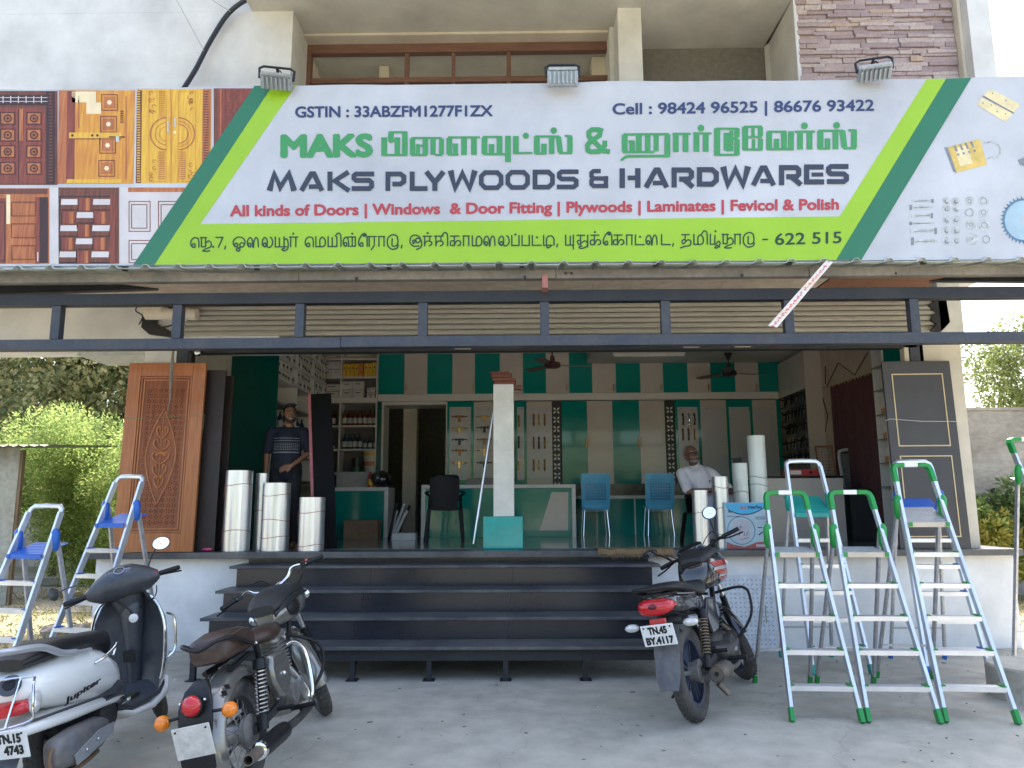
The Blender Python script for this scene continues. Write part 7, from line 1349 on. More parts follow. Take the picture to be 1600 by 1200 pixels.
part(sct, 'shield_trim', chrome, lambda g: [g.tube(spl([(.86 , s_ * .20, .29), (.868, s_ * .243, .45), (.885, s_ * .258, .62), (.9, s_ * .25, .76), (.91, s_ * .2, .89), (.95, s_ * .1, .965)], 5), .009, 6) for s_ in (-1, 1)]); part(sct, 'side_guard', chrome, lambda g: g.tube(spl([(.9, -.262, .5), (.94, -.30, .55), (.96, -.3, .75), (.93, -.26, .8)], 4), .008, 6))
part(sct, 'bag_hook', framew, lambda g: (g.lathe([(0, 0), (.03, 0), (.03, .012), (.022, .016), (0, .016)], (.845, -.07, .80), (-1, -.1, .1), 16), g.lathe([(.0, .017), (.008, .017), (0, .02)], (.845, -.07, .80), (-1, -.1, .1), 8))); part(sct, 'glove_lid', dark, lambda g: g.box(.868, .875, -.05, .03, .5, .58))
part(sct, 'handlebar_cowl', dgp, lambda g: (g.rings([[(x + dx * math.cos(a), y, z + dz * math.sin(a)) for a in [2 * PI * k / 16 for k in range(16)]] for y, x, z, dx, dz in ((-.235, .90, 1.03, .028, .03), (-.21, .905, 1.03, .05, .05), (-.16, .92, 1.035, .085, .085), (-.08, .94, 1.045, .125, .115), (0, .95, 1.05, .14, .125), (.08, .94, 1.045, .125, .115), (.16, .92, 1.035, .085, .085), (.21, .905, 1.03, .05, .05), (.235, .9, 1.03, .028, .03))]), g.rings([[(x + d * math.cos(a), d * 1.2 * math.sin(a), z) for a in [2 * PI * k / 12 for k in range(12)]] for x, z, d in ((.985, .80, .06), (.97, .9, .085), (.955, 1.0, .10))])), SM)
part(sct, 'instrument_panel', mat('dial_glass', (.035, .05, .08), .08, 0, .4, 30, coat=.7), lambda g: g.ball((.875, 0, 1.115), (.062, .115, .03), 20, 10, Matrix.Rotation(R(-38), 3, 'Y')), SM); part(sct, 'speedometer', mat('dial_face', (.3, .33, .4), .4), lambda g: g.lathe([(.032, .0), (.036, .0), (.036, .004), (.032, .004)], (.85, 0, 1.138), (-.62, 0, .79), 20, close=True), SM)
for s_ in (-1, 1):
    part(sct, 'grip', dark, lambda g: g.tube([(.895, s_ * .24, 1.03), (.86, s_ * .37, 1.03), (.858, s_ * .375, 1.03)], [.019, .018, .012], 10), SM); part(sct, 'brake_lever', dark, lambda g: g.tube(spl([(.94, s_ * .22, 1.02), (.95, s_ * .3, 1.01), (.92, s_ * .38, 1.0)], 4), .007, 6), SM)
part(sct, 'switch', redl, lambda g: g.box(.865, .885, -.225, -.19, 1.035, 1.06), SM)
mirror(sct, (.93, -.17, 1.08), (.90, -.30, 1.235), SM, (-1, -.12, .02)); mirror(sct, (.93, .17, 1.08), (.86, .42, 1.12), SM, (.3, .9, -.1), m=mat('mirror_back', (.06, .06, .055), .4))
fender(sct, 'front_fender', whp, 1.27, .27, .31, .15, 10, 150, SM, dep=.06); part(sct, 'fork', mudg, lambda g: [g.tube([(1.05, s_ * .06, .62), (1.27, s_ * .065, .27)], .018, 8) for s_ in (-1, 1)], SM); part(sct, 'cables', dark, lambda g: [g.tube(spl([(.93, -.2, 1.0), (.9, -.2, .93), (.94, -.08, .86), (.95, 0, .8)], 4), .004, 5), g.tube(spl([(.93, .1, 1.0), (.87, .05, .92), (.86, -.03, .86), (.87, -.06, .8)], 4), .004, 5)])
part(sct, 'stand', mudg, lambda g: g.tube([(.3, .14, .25), (.34, .28, .03)], .01, 6))
# ---------------------------------------------------------------- grey cruiser
gry = mat('pewter_paint', (.20, .195, .175), .22, .5, .05, 2, coat=.6); brl = dirty('brown_leather', (.055, .03, .022), (.03, .018, .014), .4, .5, 5, 20, .15, 60); cvr = dirty('black_tank_cover', (.014, .016, .018), (.035, .036, .036), .5, .5, 4, 12, .4, 14)
crz = thing('cruiser_motorcycle', 'pewter grey cruiser motorcycle with brown leather seat and orange indicators', 'motorcycle', (-1.53, 4.46, gz(4.46) + .006), R(86.5), rx=R(-12), ry=R(-2.7), sc=.95)
SM = steer(1.05, .8, 27, 33)
rimd = mat('dull_rim', (.12, .12, .12), .4, .7, .2, 20); wheel(crz, 0, .33, .12, 'spoke', hubr=.06, rimm=rimd); wheel(crz, 1.39, .33, .1, 'spoke', SM, hubr=.06, rimm=rimd)
fender(crz, 'rear_mudguard', gry, 0, .33, .375, .19, 12, 196, dep=.06, n=26); fender(crz, 'front_mudguard', gry, 1.39, .33, .375, .155, 5, 190, SM, dep=.06, n=24)
part(crz, 'tail_bracket', dark, lambda g: (g.rings([[(x, -w_, z + .01), (x, w_, z + .01), (x + .06, w_ * .7, z), (x + .06, -w_ * .7, z)] for x, z, w_ in ((-.31, .72, .035), (-.36, .68, .075), (-.41, .60, .10), (-.44, .5, .10), (-.44, .47, .09))])), bev=.01)
lamp(crz, 'tail_light', (-.43, 0, .625), .054, redl, (-.97, 0, .22), rim=dark, dome=.7); plate(crz, (-.475, 0, .455), (), (.21, .17), -8, m=dirty('plain_white_plate', (.6, .58, .54), (.35, .33, .3), .5, .4, 6, 30)); part(crz, 'reflector', redl, lambda g: g.box(-.462, -.447, -.045, .045, .265, .31))
part(crz, 'plate_holder', dark, lambda g: g.box(-.466, -.45, -.09, .09, .3, .5))
for s_ in (-1, 1): part(crz, 'indicator_stalk', dark, lambda g: g.tube([(-.40, s_ * .05, .575), (-.41, s_ * .17, .57)], .009, 6)); lamp(crz, 'rear_indicator', (-.41, s_ * .19, .565), .037, orl, (-1, 0, 0), dome=.9, rim=orl)
part(crz, 'rear_lamp_bolt', chrome, lambda g: [g.ball((-.425, s_ * .07, .645), .008, 8, 5) for s_ in (-1, 1)])
part(crz, 'seat', brl, lambda g: g.body([(.25, .80, .08, .03), (.32, .81, .14, .05), (.45, .80, .15, .05), (.58, .795, .12, .05), (.70, .80, .08, .045), (.74, .81, .04, .03)], 24, 2.6)); part(crz, 'pillion_seat', brl, lambda g: g.body([(-.20, .84, .09, .05), (-.17, .85, .115, .075), (-.02, .86, .125, .08), (.12, .85, .12, .075), (.24, .83, .095, .06), (.27, .82, .06, .03)], 24, 4)); part(crz, 'seat_stitching', mat('stitch', (.1, .07, .05), .6), lambda g: g.tube(spl([(-.17, -.108, .9), (0, -.12, .915), (.15, -.108, .9), (.25, -.07, .87)], 4), .003, 4))
part(crz, 'seat_rail', dark, lambda g: g.tube(spl([(.15, -.13, .80), (.0, -.155, .84), (-.14, -.15, .9), (-.25, -.1, .91), (-.285, 0, .88), (-.25, .1, .91), (-.14, .15, .9), (.0, .155, .84), (.15, .13, .80)], 5), .012, 8))
part(crz, 'strap_end', chrome, lambda g: [g.ball((.12 + k * .03, -.14, .805 - k * .004), .010, 8, 5) for k in range(2)])
for s_ in (-1, 1): spring(crz, (.03, s_ * .15, .32), (.13, s_ * .15, .71), .036, chrome, 11)
part(crz, 'swing_arm', mudg, lambda g: [g.bar((0, s_ * .11, .33), (.5, s_ * .1, .36), .03, .045) for s_ in (-1, 1)]); part(crz, 'brake_drum', steelg, lambda g: g.lathe([(0, .06), (.095, .06), (.1, .09), (.05, .1), (0, .1)], (0, 0, .33), (0, -1, 0), 24)); part(crz, 'chain_guard', dark, lambda g: g.bar((-.05, .12, .42), (.5, .12, .43), .03, .05))
part(crz, 'side_box', gry, lambda g: (g.prism([(.18, .64), (.22, .70), (.40, .70), (.47, .62), (.46, .5), (.36, .40), (.26, .44), (.19, .54)], .07, lambda a, b, c: (a, -.2 + c, b))), bev=.02); part(crz, 'side_box', gry, lambda g: (g.prism([(.18, .64), (.22, .70), (.40, .70), (.47, .62), (.46, .5), (.36, .40), (.26, .44), (.19, .54)], .07, lambda a, b, c: (a, .13 + c, b))), bev=.02); part(crz, 'box_bolt', chrome, lambda g: g.ball((.33, -.205, .56), .015, 8, 5))
part(crz, 'fuel_tank', gry, lambda g: g.body([(.66, .87, .06, .06), (.72, .88, .10, .085), (.82, .90, .14, .105), (.95, .915, .16, .12), (1.06, .92, .15, .11), (1.13, .92, .10, .08), (1.15, .92, .05, .04)], 28, 2.3)); part(crz, 'knee_pad', dark, lambda g: [g.ball((.85, s_ * .135, .90), (.085, .022, .06), 16, 8, Matrix.Rotation(R(s_ * 8), 3, 'Z')) for s_ in (-1, 1)]); part(crz, 'tank_cover', cvr, lambda g: g.body([(.62, .93, .09, .035), (.68, .95, .12, .045), (.8, .985, .14, .055), (.95, 1.01, .14, .055), (1.08, 1.0, .13, .055), (1.17, .96, .11, .06)], 28, 2.8))
part(crz, 'cover_fold', cvr, lambda g: [g.tube(spl([(.62, -.09, .90 - .01 * k), (.72, -.135, .93 + .012 * k), (.9, -.155, .965 + .012 * k), (1.1, -.15, .97)], 4), .010 - .001 * k, 6) for k in range(3)])
part(crz, 'crankcase', steelg, lambda g: (g.body([(.45, .38, .08, .08), (.52, .38, .12, .12), (.66, .37, .14, .14), (.78, .36, .13, .12), (.86, .36, .08, .07)], 20, 3), g.lathe([(0, 0), (.085, 0), (.09, -.03), (.09, -.1)], (.72, -.17, .37), (0, -1, 0), 24), g.lathe([(0, 0), (.06, 0), (.065, -.03), (.065, -.1)], (.56, -.165, .38), (0, -1, 0), 20), g.lathe([(0, 0), (.03, 0), (.035, -.06)], (.86, -.1, .36), (0, -1, 0), 16)))
for k in range(9): part(crz, 'cooling_fin', steelg, lambda g: g.box(.62 - .004 * k, .78 - .004 * k, -.085, .085, .50 + k * .025, .511 + k * .025), smooth=None, bev=.003)
part(crz, 'cylinder', steelg, lambda g: (g.cyl((.70, 0, .45), (.68, 0, .74), .065, n=16), g.box(.6, .77, -.07, .07, .735, .78))); part(crz, 'carburettor', dark, lambda g: g.cyl((.58, -.02, .6), (.48, -.02, .62), .035)); part(crz, 'engine_badge', framew, lambda g: g.lathe([(0, 0), (.028, 0), (0, .004)], (.52, -.13, .58), (-.2, -1, 0), 14))
part(crz, 'exhaust_header', chrome, lambda g: g.tube(spl([(.78, -.05, .66), (.86, -.08, .66), (.93, -.12, .58), (.92, -.14, .42), (.86, -.15, .28), (.76, -.16, .23)], 5), .021, 10)); part(crz, 'push_rod_tube', chrome, lambda g: g.tube(spl([(.62, -.11, .55), (.66, -.13, .5), (.74, -.17, .36), (.74, -.17, .3)], 4), .016, 8)); part(crz, 'exhaust_pipe', mudg, lambda g: g.tube(spl([(.76, -.16, .23), (.55, -.17, .225), (.35, -.18, .235), (.22, -.19, .25)], 4), .026, 10))
part(crz, 'silencer', dark, lambda g: g.lathe([(0, 0), (.03, 0), (.05, .05), (.054, .12), (.052, .42), (.042, .48), (.035, .5)], (.26, -.19, .245), (-1, -.07, .06), 20)); part(crz, 'silencer_ring', chrome, lambda g: g.lathe([(.044, .465), (.05, .47), (.048, .5), (.036, .505)], (.26, -.19, .245), (-1, -.07, .06), 20)); part(crz, 'silencer_tip', exh, lambda g: g.lathe([(.034, .5), (.030, .66), (.024, .66), (.024, .55)], (.26, -.19, .245), (-1, -.07, .06), 16))
part(crz, 'frame_tube', dark, lambda g: (g.tube([(1.08, 0, .85), (.92, 0, .5), (.84, 0, .3)], .022, 8), g.tube([(1.06, 0, .84), (.6, 0, .78), (.2, .06, .74), (-.1, .08, .72)], .016, 8), g.tube([(.2, -.06, .74), (-.1, -.08, .72)], .016, 8), g.tube([(.45, 0, .75), (.48, 0, .3)], .02, 8))); part(crz, 'foot_peg', dark, lambda g: (g.cyl((.5, -.14, .3), (.5, -.3, .3), .016), g.cyl((.2, -.18, .38), (.2, -.28, .38), .014), g.tube([(.5, -.2, .28), (.62, -.22, .26), (.7, -.22, .27)], .010, 6)))
part(crz, 'fork', chrome, lambda g: [g.tube([(1.08, s_ * .09, .98), (1.25, s_ * .095, .62)], .020, 10) for s_ in (-1, 1)], SM); part(crz, 'fork_leg', dark, lambda g: [g.tube([(1.22, s_ * .095, .68), (1.39, s_ * .09, .33)], .030, 10) for s_ in (-1, 1)], SM); part(crz, 'headlight', gry, lambda g: g.lathe([(0, -.13), (.05, -.12), (.085, -.06), (.1, 0), (.1, .03)], (1.2, 0, .92), (1, 0, -.03), 24), SM); part(crz, 'headlight_glass', clr, lambda g: g.lathe([(.1, .03), (.06, .05), (0, .055)], (1.2, 0, .92), (1, 0, -.03), 24), SM)
part(crz, 'handlebar', chrome, lambda g: g.tube(spl([(.88, -.365, 1.09), (.93, -.27, 1.10), (1.02, -.18, 1.12), (1.045, -.12, 1.07), (1.05, 0, 1.04), (1.045, .12, 1.07), (1.02, .18, 1.12), (.93, .27, 1.10), (.88, .365, 1.09)], 5), .0125, 10), SM)
for s_ in (-1, 1):
    part(crz, 'grip', dark, lambda g: g.tube([(.93, s_ * .27, 1.10), (.875, s_ * .38, 1.09)], .018, 10), SM); part(crz, 'brake_lever', dark, lambda g: g.tube(spl([(1.0, s_ * .25, 1.1), (1.0, s_ * .32, 1.08), (.94, s_ * .42, 1.06)], 4), .007, 6), SM); part(crz, 'switch_box', dark, lambda g: g.bar((.96, s_ * .23, 1.105), (.94, s_ * .27, 1.1), .04, .045), SM, bev=.004, smooth=None)
    lamp(crz, 'gauge', (1.06, s_ * .055, 1.03), .042 if s_ < 0 else .042, mat('dial_glass', (.035, .05, .08), .08), (-.6, 0, .8), SM, rim=chrome, dome=.1); lamp(crz, 'front_indicator', (1.16, s_ * .2, .90), .035, orl, (1, 0, 0), SM, rim=chrome, dome=.8); part(crz, 'front_indicator_shell', chrome, lambda g: g.ball((1.14, s_ * .2, .9), (.035, .038, .038), 14, 8), SM)
part(crz, 'switch', redl, lambda g: g.box(.925, .945, -.285, -.265, 1.115, 1.13), SM); part(crz, 'cables', dark, lambda g: [g.tube(spl([(1.0, s_ * .22, 1.09), (1.1, s_ * .16, 1.1), (1.12, s_ * .06, .98), (1.08, 0, .88)], 4), .005, 5) for s_ in (-1, 1)]); part(crz, 'side_stand', dark, lambda g: g.tube([(.5, .12, .28), (.45, .34, .07)], .012, 6)); part(crz, 'crash_bar', dark, lambda g: g.tube(spl([(.9, -.02, .72), (1.0, -.2, .6), (1.0, -.22, .45), (.9, -.16, .33), (.84, 0, .3)], 4), .012, 8))
part(crz, 'badge', mat('badge_dark', (.03, .03, .03), .4), lambda g: (g.bar((-.245, -.088, .635), (-.235, -.088, .605), .03, .002), g.bar((-.21, -.09, .66), (-.19, -.09, .63), .03, .002)))
# ---------------------------------------------------------------- black commuter motorcycle
blkp = mat('gloss_black_paint', (.012, .013, .016), .12, 0, .05, 2, coat=.7, spec=.5); redg = mat('red_graphic', (.42, .025, .02), .25, 0, .05, coat=.5); silg = mat('silver_graphic', (.5, .48, .46), .25, .2, .05, coat=.5)
gm0 = G(1073, 1128); cmb = thing('commuter_motorcycle', 'black commuter motorcycle with red tank stripes parked right of the steps', 'motorcycle', (gm0.x + .09, gm0.y + .02, .004), R(62), rx=R(-10), sc=1.07)
SM = steer(1.0, .8, 26, 40)
wheel(cmb, 0, .305, .105, 5, rimm=alloyb, hubr=.06); wheel(cmb, 1.28, .3, .09, 5, SM, rimm=alloyb, hubr=.06)
part(cmb, 'rear_mudguard', dirty('grey_mudguard', (.075, .075, .08), (.15, .14, .12), .5, .5, 5, 20), lambda g: g.rings([[(x, -w_, z), (x - .02, 0, z + .01), (x, w_, z), (x + .03, w_ * .85, z), (x + .01, 0, z + .008), (x + .03, -w_ * .85, z)] for x, z, w_ in ((-.14, .70, .08), (-.28, .62, .085), (-.36, .5, .085), (-.42, .36, .08), (-.455, .27, .06))])); fender(cmb, 'front_mudguard', blkp, 1.28, .3, .34, .125, 0, 170, SM, dep=.045)
fender(cmb, 'inner_mudguard', mudg, 0, .305, .345, .13, 30, 120, dep=.03)
part(cmb, 'tail_cowl', blkp, lambda g: g.body([(-.44, .80, .05, .02), (-.41, .79, .10, .055), (-.3, .78, .125, .078), (-.12, .76, .13, .088), (.08, .74, .13, .092), (.25, .72, .11, .08), (.36, .68, .08, .06)], 24, 2.8)); part(cmb, 'tail_light', redl, lambda g: g.body([(-.468, .765, .06, .025), (-.445, .77, .105, .05), (-.40, .775, .118, .055), (-.35, .775, .12, .03)], 24, 2.6)); part(cmb, 'brake_lamp', redl, lambda g: g.box(-.43, -.405, -.05, .05, .655, .70)); part(cmb, 'tail_lamp_core', mat('dark_red', (.1, .005, .01), .2), lambda g: g.ball((-.462, 0, .775), (.012, .035, .02), 12, 8))
part(cmb, 'grab_rail', dark, lambda g: g.tube(spl([(.02, -.14, .82), (-.15, -.155, .845), (-.33, -.15, .87), (-.45, -.1, .885), (-.475, 0, .885), (-.45, .1, .885), (-.33, .15, .87), (-.15, .155, .845), (.02, .14, .82)], 5), .014, 8)); part(cmb, 'seat', mat('seat_vinyl', (.014, .014, .015), .4, 0, .15, 8, .06, 70), lambda g: g.body([(-.36, .87, .06, .015), (-.3, .875, .09, .03), (-.1, .86, .115, .04), (.1, .83, .125, .045), (.3, .80, .125, .05), (.46, .80, .10, .05), (.56, .83, .07, .05)], 24, 3)); part(cmb, 'side_stripe', silg, lambda g: g.tube(spl([(-.3, -.127, .83), (-.15, -.134, .815), (0.05, -.134, .80)], 4), .004, 5))
plate(cmb, (-.45, 0, .605), (('TN.45', 0, .012, .125), ('BY.4117', 0, -.052, .18)), (.215, .135), -14, h=.042)
for s_ in (-1, 1): part(cmb, 'indicator_stalk', dark, lambda g: g.tube([(-.36, s_ * .07, .66), (-.37, s_ * .15, .655)], .009, 6)); part(cmb, 'rear_indicator', clr, lambda g: g.ball((-.375, s_ * .195, .655), (.028, .05, .026), 14, 8))
for s_ in (-1, 1): spring(cmb, (-.02, s_ * .135, .32), (.13, s_ * .135, .68), .03, mat('spring_tan', (.2, .15, .1), .5, .3), 12)
part(cmb, 'swing_arm', mudg, lambda g: [g.bar((-.02, s_ * .1, .305), (.45, s_ * .1, .36), .03, .045) for s_ in (-1, 1)]); part(cmb, 'brake_drum', steelg, lambda g: g.lathe([(0, .05), (.07, .05), (.075, .08), (.03, .09), (0, .09)], (0, 0, .305), (0, -1, 0), 20)); part(cmb, 'axle_bracket', exh, lambda g: (g.bar((-.06, -.13, .25), (.06, -.13, .33), .03, .03), g.bar((.1, -.15, .2), (.16, -.19, .12), .03, .03)))
part(cmb, 'silencer', exh, lambda g: g.lathe([(0, 0), (.03, 0), (.055, .06), (.058, .12), (.058, .36), (.05, .385), (.045, .37), (0, .37)], (.35, -.165, .26), (-1, -.06, .05), 20)); part(cmb, 'silencer_hole', dark, lambda g: g.lathe([(0, 0), (.016, 0), (.016, .004)], (-.02, -.187, .279), (-1, -.06, .05), 12)); part(cmb, 'exhaust_pipe', exh, lambda g: g.tube(spl([(.82, -.05, .5), (.92, -.1, .4), (.85, -.13, .24), (.6, -.15, .22), (.35, -.165, .26)], 5), .02, 8))
part(cmb, 'fuel_tank', blkp, lambda g: g.body([(.50, .85, .07, .06), (.55, .87, .11, .10), (.66, .90, .14, .13), (.84, .915, .165, .145), (.96, .91, .16, .135), (1.03, .89, .12, .10), (1.06, .88, .07, .06)], 28, 3))
TKS = ((.50, .85, .07, .06), (.55, .87, .11, .10), (.66, .90, .14, .13), (.84, .915, .165, .145), (.96, .91, .16, .135), (1.03, .89, .12, .10), (1.06, .88, .07, .06))
def tank_y(x, z):
    for a, b in zip(TKS, TKS[1:]):
        if a[0] <= x <= b[0]:
            t_ = (x - a[0]) / (b[0] - a[0]); zc, hw, hh = (a[k] + (b[k] - a[k]) * t_ for k in (1, 2, 3)); return -hw * max(0, 1 - min(1, abs(z - zc) / hh) ** 3) ** (1 / 3)
    return 0
def gfx(g, pts, off=.003):
    (ax, az), (bx, bz), (cx_, cz), (dx, dz) = pts; n, m = 10, 4
    G_ = [[(ax + (bx - ax) * i / n + ((dx + (cx_ - dx) * i / n) - (ax + (bx - ax) * i / n)) * j / m, az + (bz - az) * i / n + ((dz + (cz - dz) * i / n) - (az + (bz - az) * i / n)) * j / m) for j in range(m + 1)] for i in range(n + 1)]
    g.add([(x, tank_y(x, z) - off, z) for r_ in G_ for x, z in r_], [(i * (m + 1) + j, (i + 1) * (m + 1) + j, (i + 1) * (m + 1) + j + 1, i * (m + 1) + j + 1) for i in range(n) for j in range(m)])
part(cmb, 'tank_graphic', redg, lambda g: (gfx(g, [(.62, .965), (.99, .965), (.99, .925), (.68, .925)]), gfx(g, [(.66, .895), (.98, .89), (.98, .855), (.74, .865)]), gfx(g, [(.72, .84), (.97, .84), (.96, .82), (.76, .82)])), fix=False, smooth=None); part(cmb, 'tank_graphic', silg, lambda g: (gfx(g, [(.66, .922), (.98, .922), (.98, .894), (.64, .899)], .005), gfx(g, [(.74, .862), (.98, .852), (.97, .844), (.72, .846)], .005)), fix=False, smooth=None); part(cmb, 'tank_bag', cvr, lambda g: g.body([(.58, .98, .08, .03), (.64, 1.005, .12, .045), (.8, 1.03, .135, .05), (.95, 1.03, .125, .045), (1.03, 1.0, .09, .03)], 24, 3))
part(cmb, 'side_cover', blkp, lambda g: [g.prism([(.2, .62), (.3, .74), (.5, .72), (.56, .62), (.42, .5), (.26, .5)], .03, lambda a, b, c: (a, s_ * .13 + c - .015, b)) for s_ in (-1, 1)], smooth=None, bev=.012); part(cmb, 'engine', mudg, lambda g: (g.body([(.42, .36, .07, .08), (.5, .36, .11, .12), (.66, .35, .125, .13), (.82, .36, .1, .1), (.88, .38, .05, .06)], 20, 3), g.lathe([(0, 0), (.08, 0), (.085, -.03), (.085, -.1)], (.66, -.16, .36), (0, -1, 0), 24)))
for k in range(7): part(cmb, 'cooling_fin', dark, lambda g: g.box(.70 + .012 * k, .84 + .012 * k, -.075, .075, .47 + k * .026, .48 + k * .026), smooth=None)
part(cmb, 'belly_guard', dirty('dark_cowl', (.035, .032, .035), (.08, .07, .065), .4), lambda g: g.body([(.30, .40, .13, .02), (.38, .36, .17, .07), (.55, .33, .18, .09), (.75, .33, .175, .09), (.9, .37, .15, .08), (.98, .42, .1, .05)], 24, 3)); part(cmb, 'guard_letters', silg, lambda g: text_on(g, 'edge', (.62, -.184, .33), (1, 0, 0), (0, 0, 1), .025, .03, .1), fix=False, smooth=None)
part(cmb, 'frame_tube', dark, lambda g: (g.tube([(1.02, 0, .82), (.9, 0, .5), (.84, 0, .35)], .022, 8), g.tube([(1.0, 0, .8), (.5, 0, .73), (.1, .07, .72), (-.25, .08, .75)], .015, 8))); part(cmb, 'foot_peg', dark, lambda g: (g.cyl((.45, -.12, .3), (.45, -.29, .3), .016), g.cyl((.14, -.14, .4), (.14, -.25, .4), .013))); part(cmb, 'crash_guard', dark, lambda g: [g.tube(spl([(.95, s_ * .03, .72), (.97, s_ * .18, .74), (.98, s_ * .26, .725), (.97, s_ * .285, .66), (.93, s_ * .27, .52), (.87, s_ * .15, .38), (.83, s_ * .03, .35)], 5), .011, 8) for s_ in (-1, 1)])
part(cmb, 'fork', chrome, lambda g: [g.tube([(1.02, s_ * .085, .95), (1.16, s_ * .085, .6)], .017, 10) for s_ in (-1, 1)], SM); part(cmb, 'fork_leg', dark, lambda g: [g.tube([(1.14, s_ * .085, .66), (1.28, s_ * .08, .3)], .026, 10) for s_ in (-1, 1)], SM); part(cmb, 'headlight_cowl', blkp, lambda g: g.body([(1.0, .98, .10, .07), (1.03, 1.0, .15, .10), (1.1, .98, .14, .12), (1.18, .95, .1, .10), (1.22, .93, .06, .05)], 24, 2.4), SM); part(cmb, 'visor', mat('smoked_visor', (.01, .01, .012), .05, 0, 0, coat=.6), lambda g: g.body([(1.0, 1.08, .09, .02), (1.06, 1.1, .12, .03), (1.13, 1.06, .1, .03)], 20, 2.4), SM)
part(cmb, 'instrument_panel', dark, lambda g: g.ball((1.0, 0, 1.035), (.05, .12, .05), 16, 10, Matrix.Rotation(R(-30), 3, 'Y')), SM)
for s_ in (-1, 1): lamp(cmb, 'gauge', (.965, s_ * .05, 1.06), .036, mat('dial_glass', (.035, .05, .08), .08), (-.7, 0, .7), SM, rim=silg, dome=.1); part(cmb, 'grip', dark, lambda g: g.tube([(.89, s_ * .24, 1.07), (.825, s_ * .36, 1.07)], .017, 10), SM); part(cmb, 'brake_lever', dark, lambda g: g.tube(spl([(.93, s_ * .23, 1.06), (.93, s_ * .3, 1.04), (.87, s_ * .4, 1.03)], 4), .007, 6), SM); part(cmb, 'front_indicator', clr, lambda g: g.ball((1.05, s_ * .19, .88), (.028, .045, .026), 14, 8), SM)
part(cmb, 'handlebar', dark, lambda g: g.tube(spl([(.83, -.35, 1.07), (.89, -.24, 1.07), (.96, -.16, 1.06), (.98, 0, 1.02), (.96, .16, 1.06), (.89, .24, 1.07), (.83, .35, 1.07)], 5), .012, 8), SM)
mirror(cmb, (.91, -.2, 1.07), (.85, -.22, 1.28), SM, (-1, -.1, 0), size=(.062, .048)); mirror(cmb, (.90, .23, 1.07), (.80, .40, 1.2), SM, (-.4, .3, -.8), size=(.06, .045)); part(cmb, 'cables', dark, lambda g: [g.tube(spl([(.9, s_ * .22, 1.06), (1.02, s_ * .22, 1.14), (1.1, s_ * .1, 1.05), (1.05, 0, .9)], 4), .004, 5) for s_ in (-1, 1)], SM); part(cmb, 'side_stand', dark, lambda g: g.tube([(.45, .1, .28), (.42, .3, .07)], .011, 6))
# ================================================================ people
def flesh(nm, parent, m, caps=(), balls=(), voxel=.01, it=4, keep=None):
    """limbs and masses merged into one continuous skin"""
    g = MB()
    for a, b, ra, rb in caps:
        a, b = Vector(a), Vector(b); d = (b - a); L = max(d.length, 1e-4); u = d / L; pts = []; rs_ = []
        for k in range(5): t_ = k / 4 * PI / 2; pts.append(a - u * ra * math.cos(t_)); rs_.append(max(ra * math.sin(t_), .0006))
        for k in range(1, 5): t_ = PI / 2 * (1 - k / 4); pts.append(b + u * rb * math.cos(t_)) ; rs_.append(max(rb * math.sin(t_), .0006))
        pts.insert(5, b); rs_.insert(5, rb); pts[4] = a; g.tube(pts, rs_, 12)
    for bl in balls: g.ball(bl[0], bl[1], 16, 12, bl[2] if len(bl) > 2 else None)
    o = g.build(nm, m, None); md = o.modifiers.new('r', 'REMESH'); md.mode = 'VOXEL'; md.voxel_size = voxel; s_ = o.modifiers.new('s', 'SMOOTH'); s_.factor = .5; s_.iterations = it
    dg = bpy.context.evaluated_depsgraph_get(); me = bpy.data.meshes.new_from_object(o.evaluated_get(dg)); o.modifiers.clear(); old = o.data; o.data = me; bpy.data.meshes.remove(old); me.name = nm
    me.polygons.foreach_set('use_smooth', [True] * len(me.polygons)); o.parent = parent; return o
def hand(wr, d, n_, side=1, curl=.5, s_=1.):
    """palm, four fingers of their own length and a thumb leaving the side; d along the hand, n_ out of the back of the hand"""
    wr = Vector(wr); d = Vector(d).normalized(); n_ = (Vector(n_) - d * d.dot(Vector(n_))).normalized(); x = d.cross(n_) * side; out = [(wr, wr + d * .04, .024 * s_, .027 * s_)]
    for k in range(4): b = wr + d * .03 + x * (k - 1.5) * .014; out.append((b, wr + d * .085 * s_ + x * (k - 1.5) * .020, .016, .0125))
    for k, L in enumerate((.068, .078, .072, .056)):
        b = wr + d * .088 * s_ + x * (k - 1.5) * .0205; dd = d; p = b
        for j, f_ in enumerate((.45, .32, .23)): dd = (dd * math.cos(curl * .8) - n_ * math.sin(curl * .8)).normalized() if j else (d * math.cos(curl * .5) - n_ * math.sin(curl * .5)).normalized(); q = p + dd * L * f_; out.append((p, q, .0095 - .001 * j, .0088 - .001 * j)); p = q
    b = wr + d * .02 - x * .022; q = b + (d * .7 - x * .7).normalized() * .04; out.append((b, q, .013, .011)); out.append((q, q + (d * .9 - x * .2 - n_ * .3).normalized() * .034, .0105, .0085)); return out
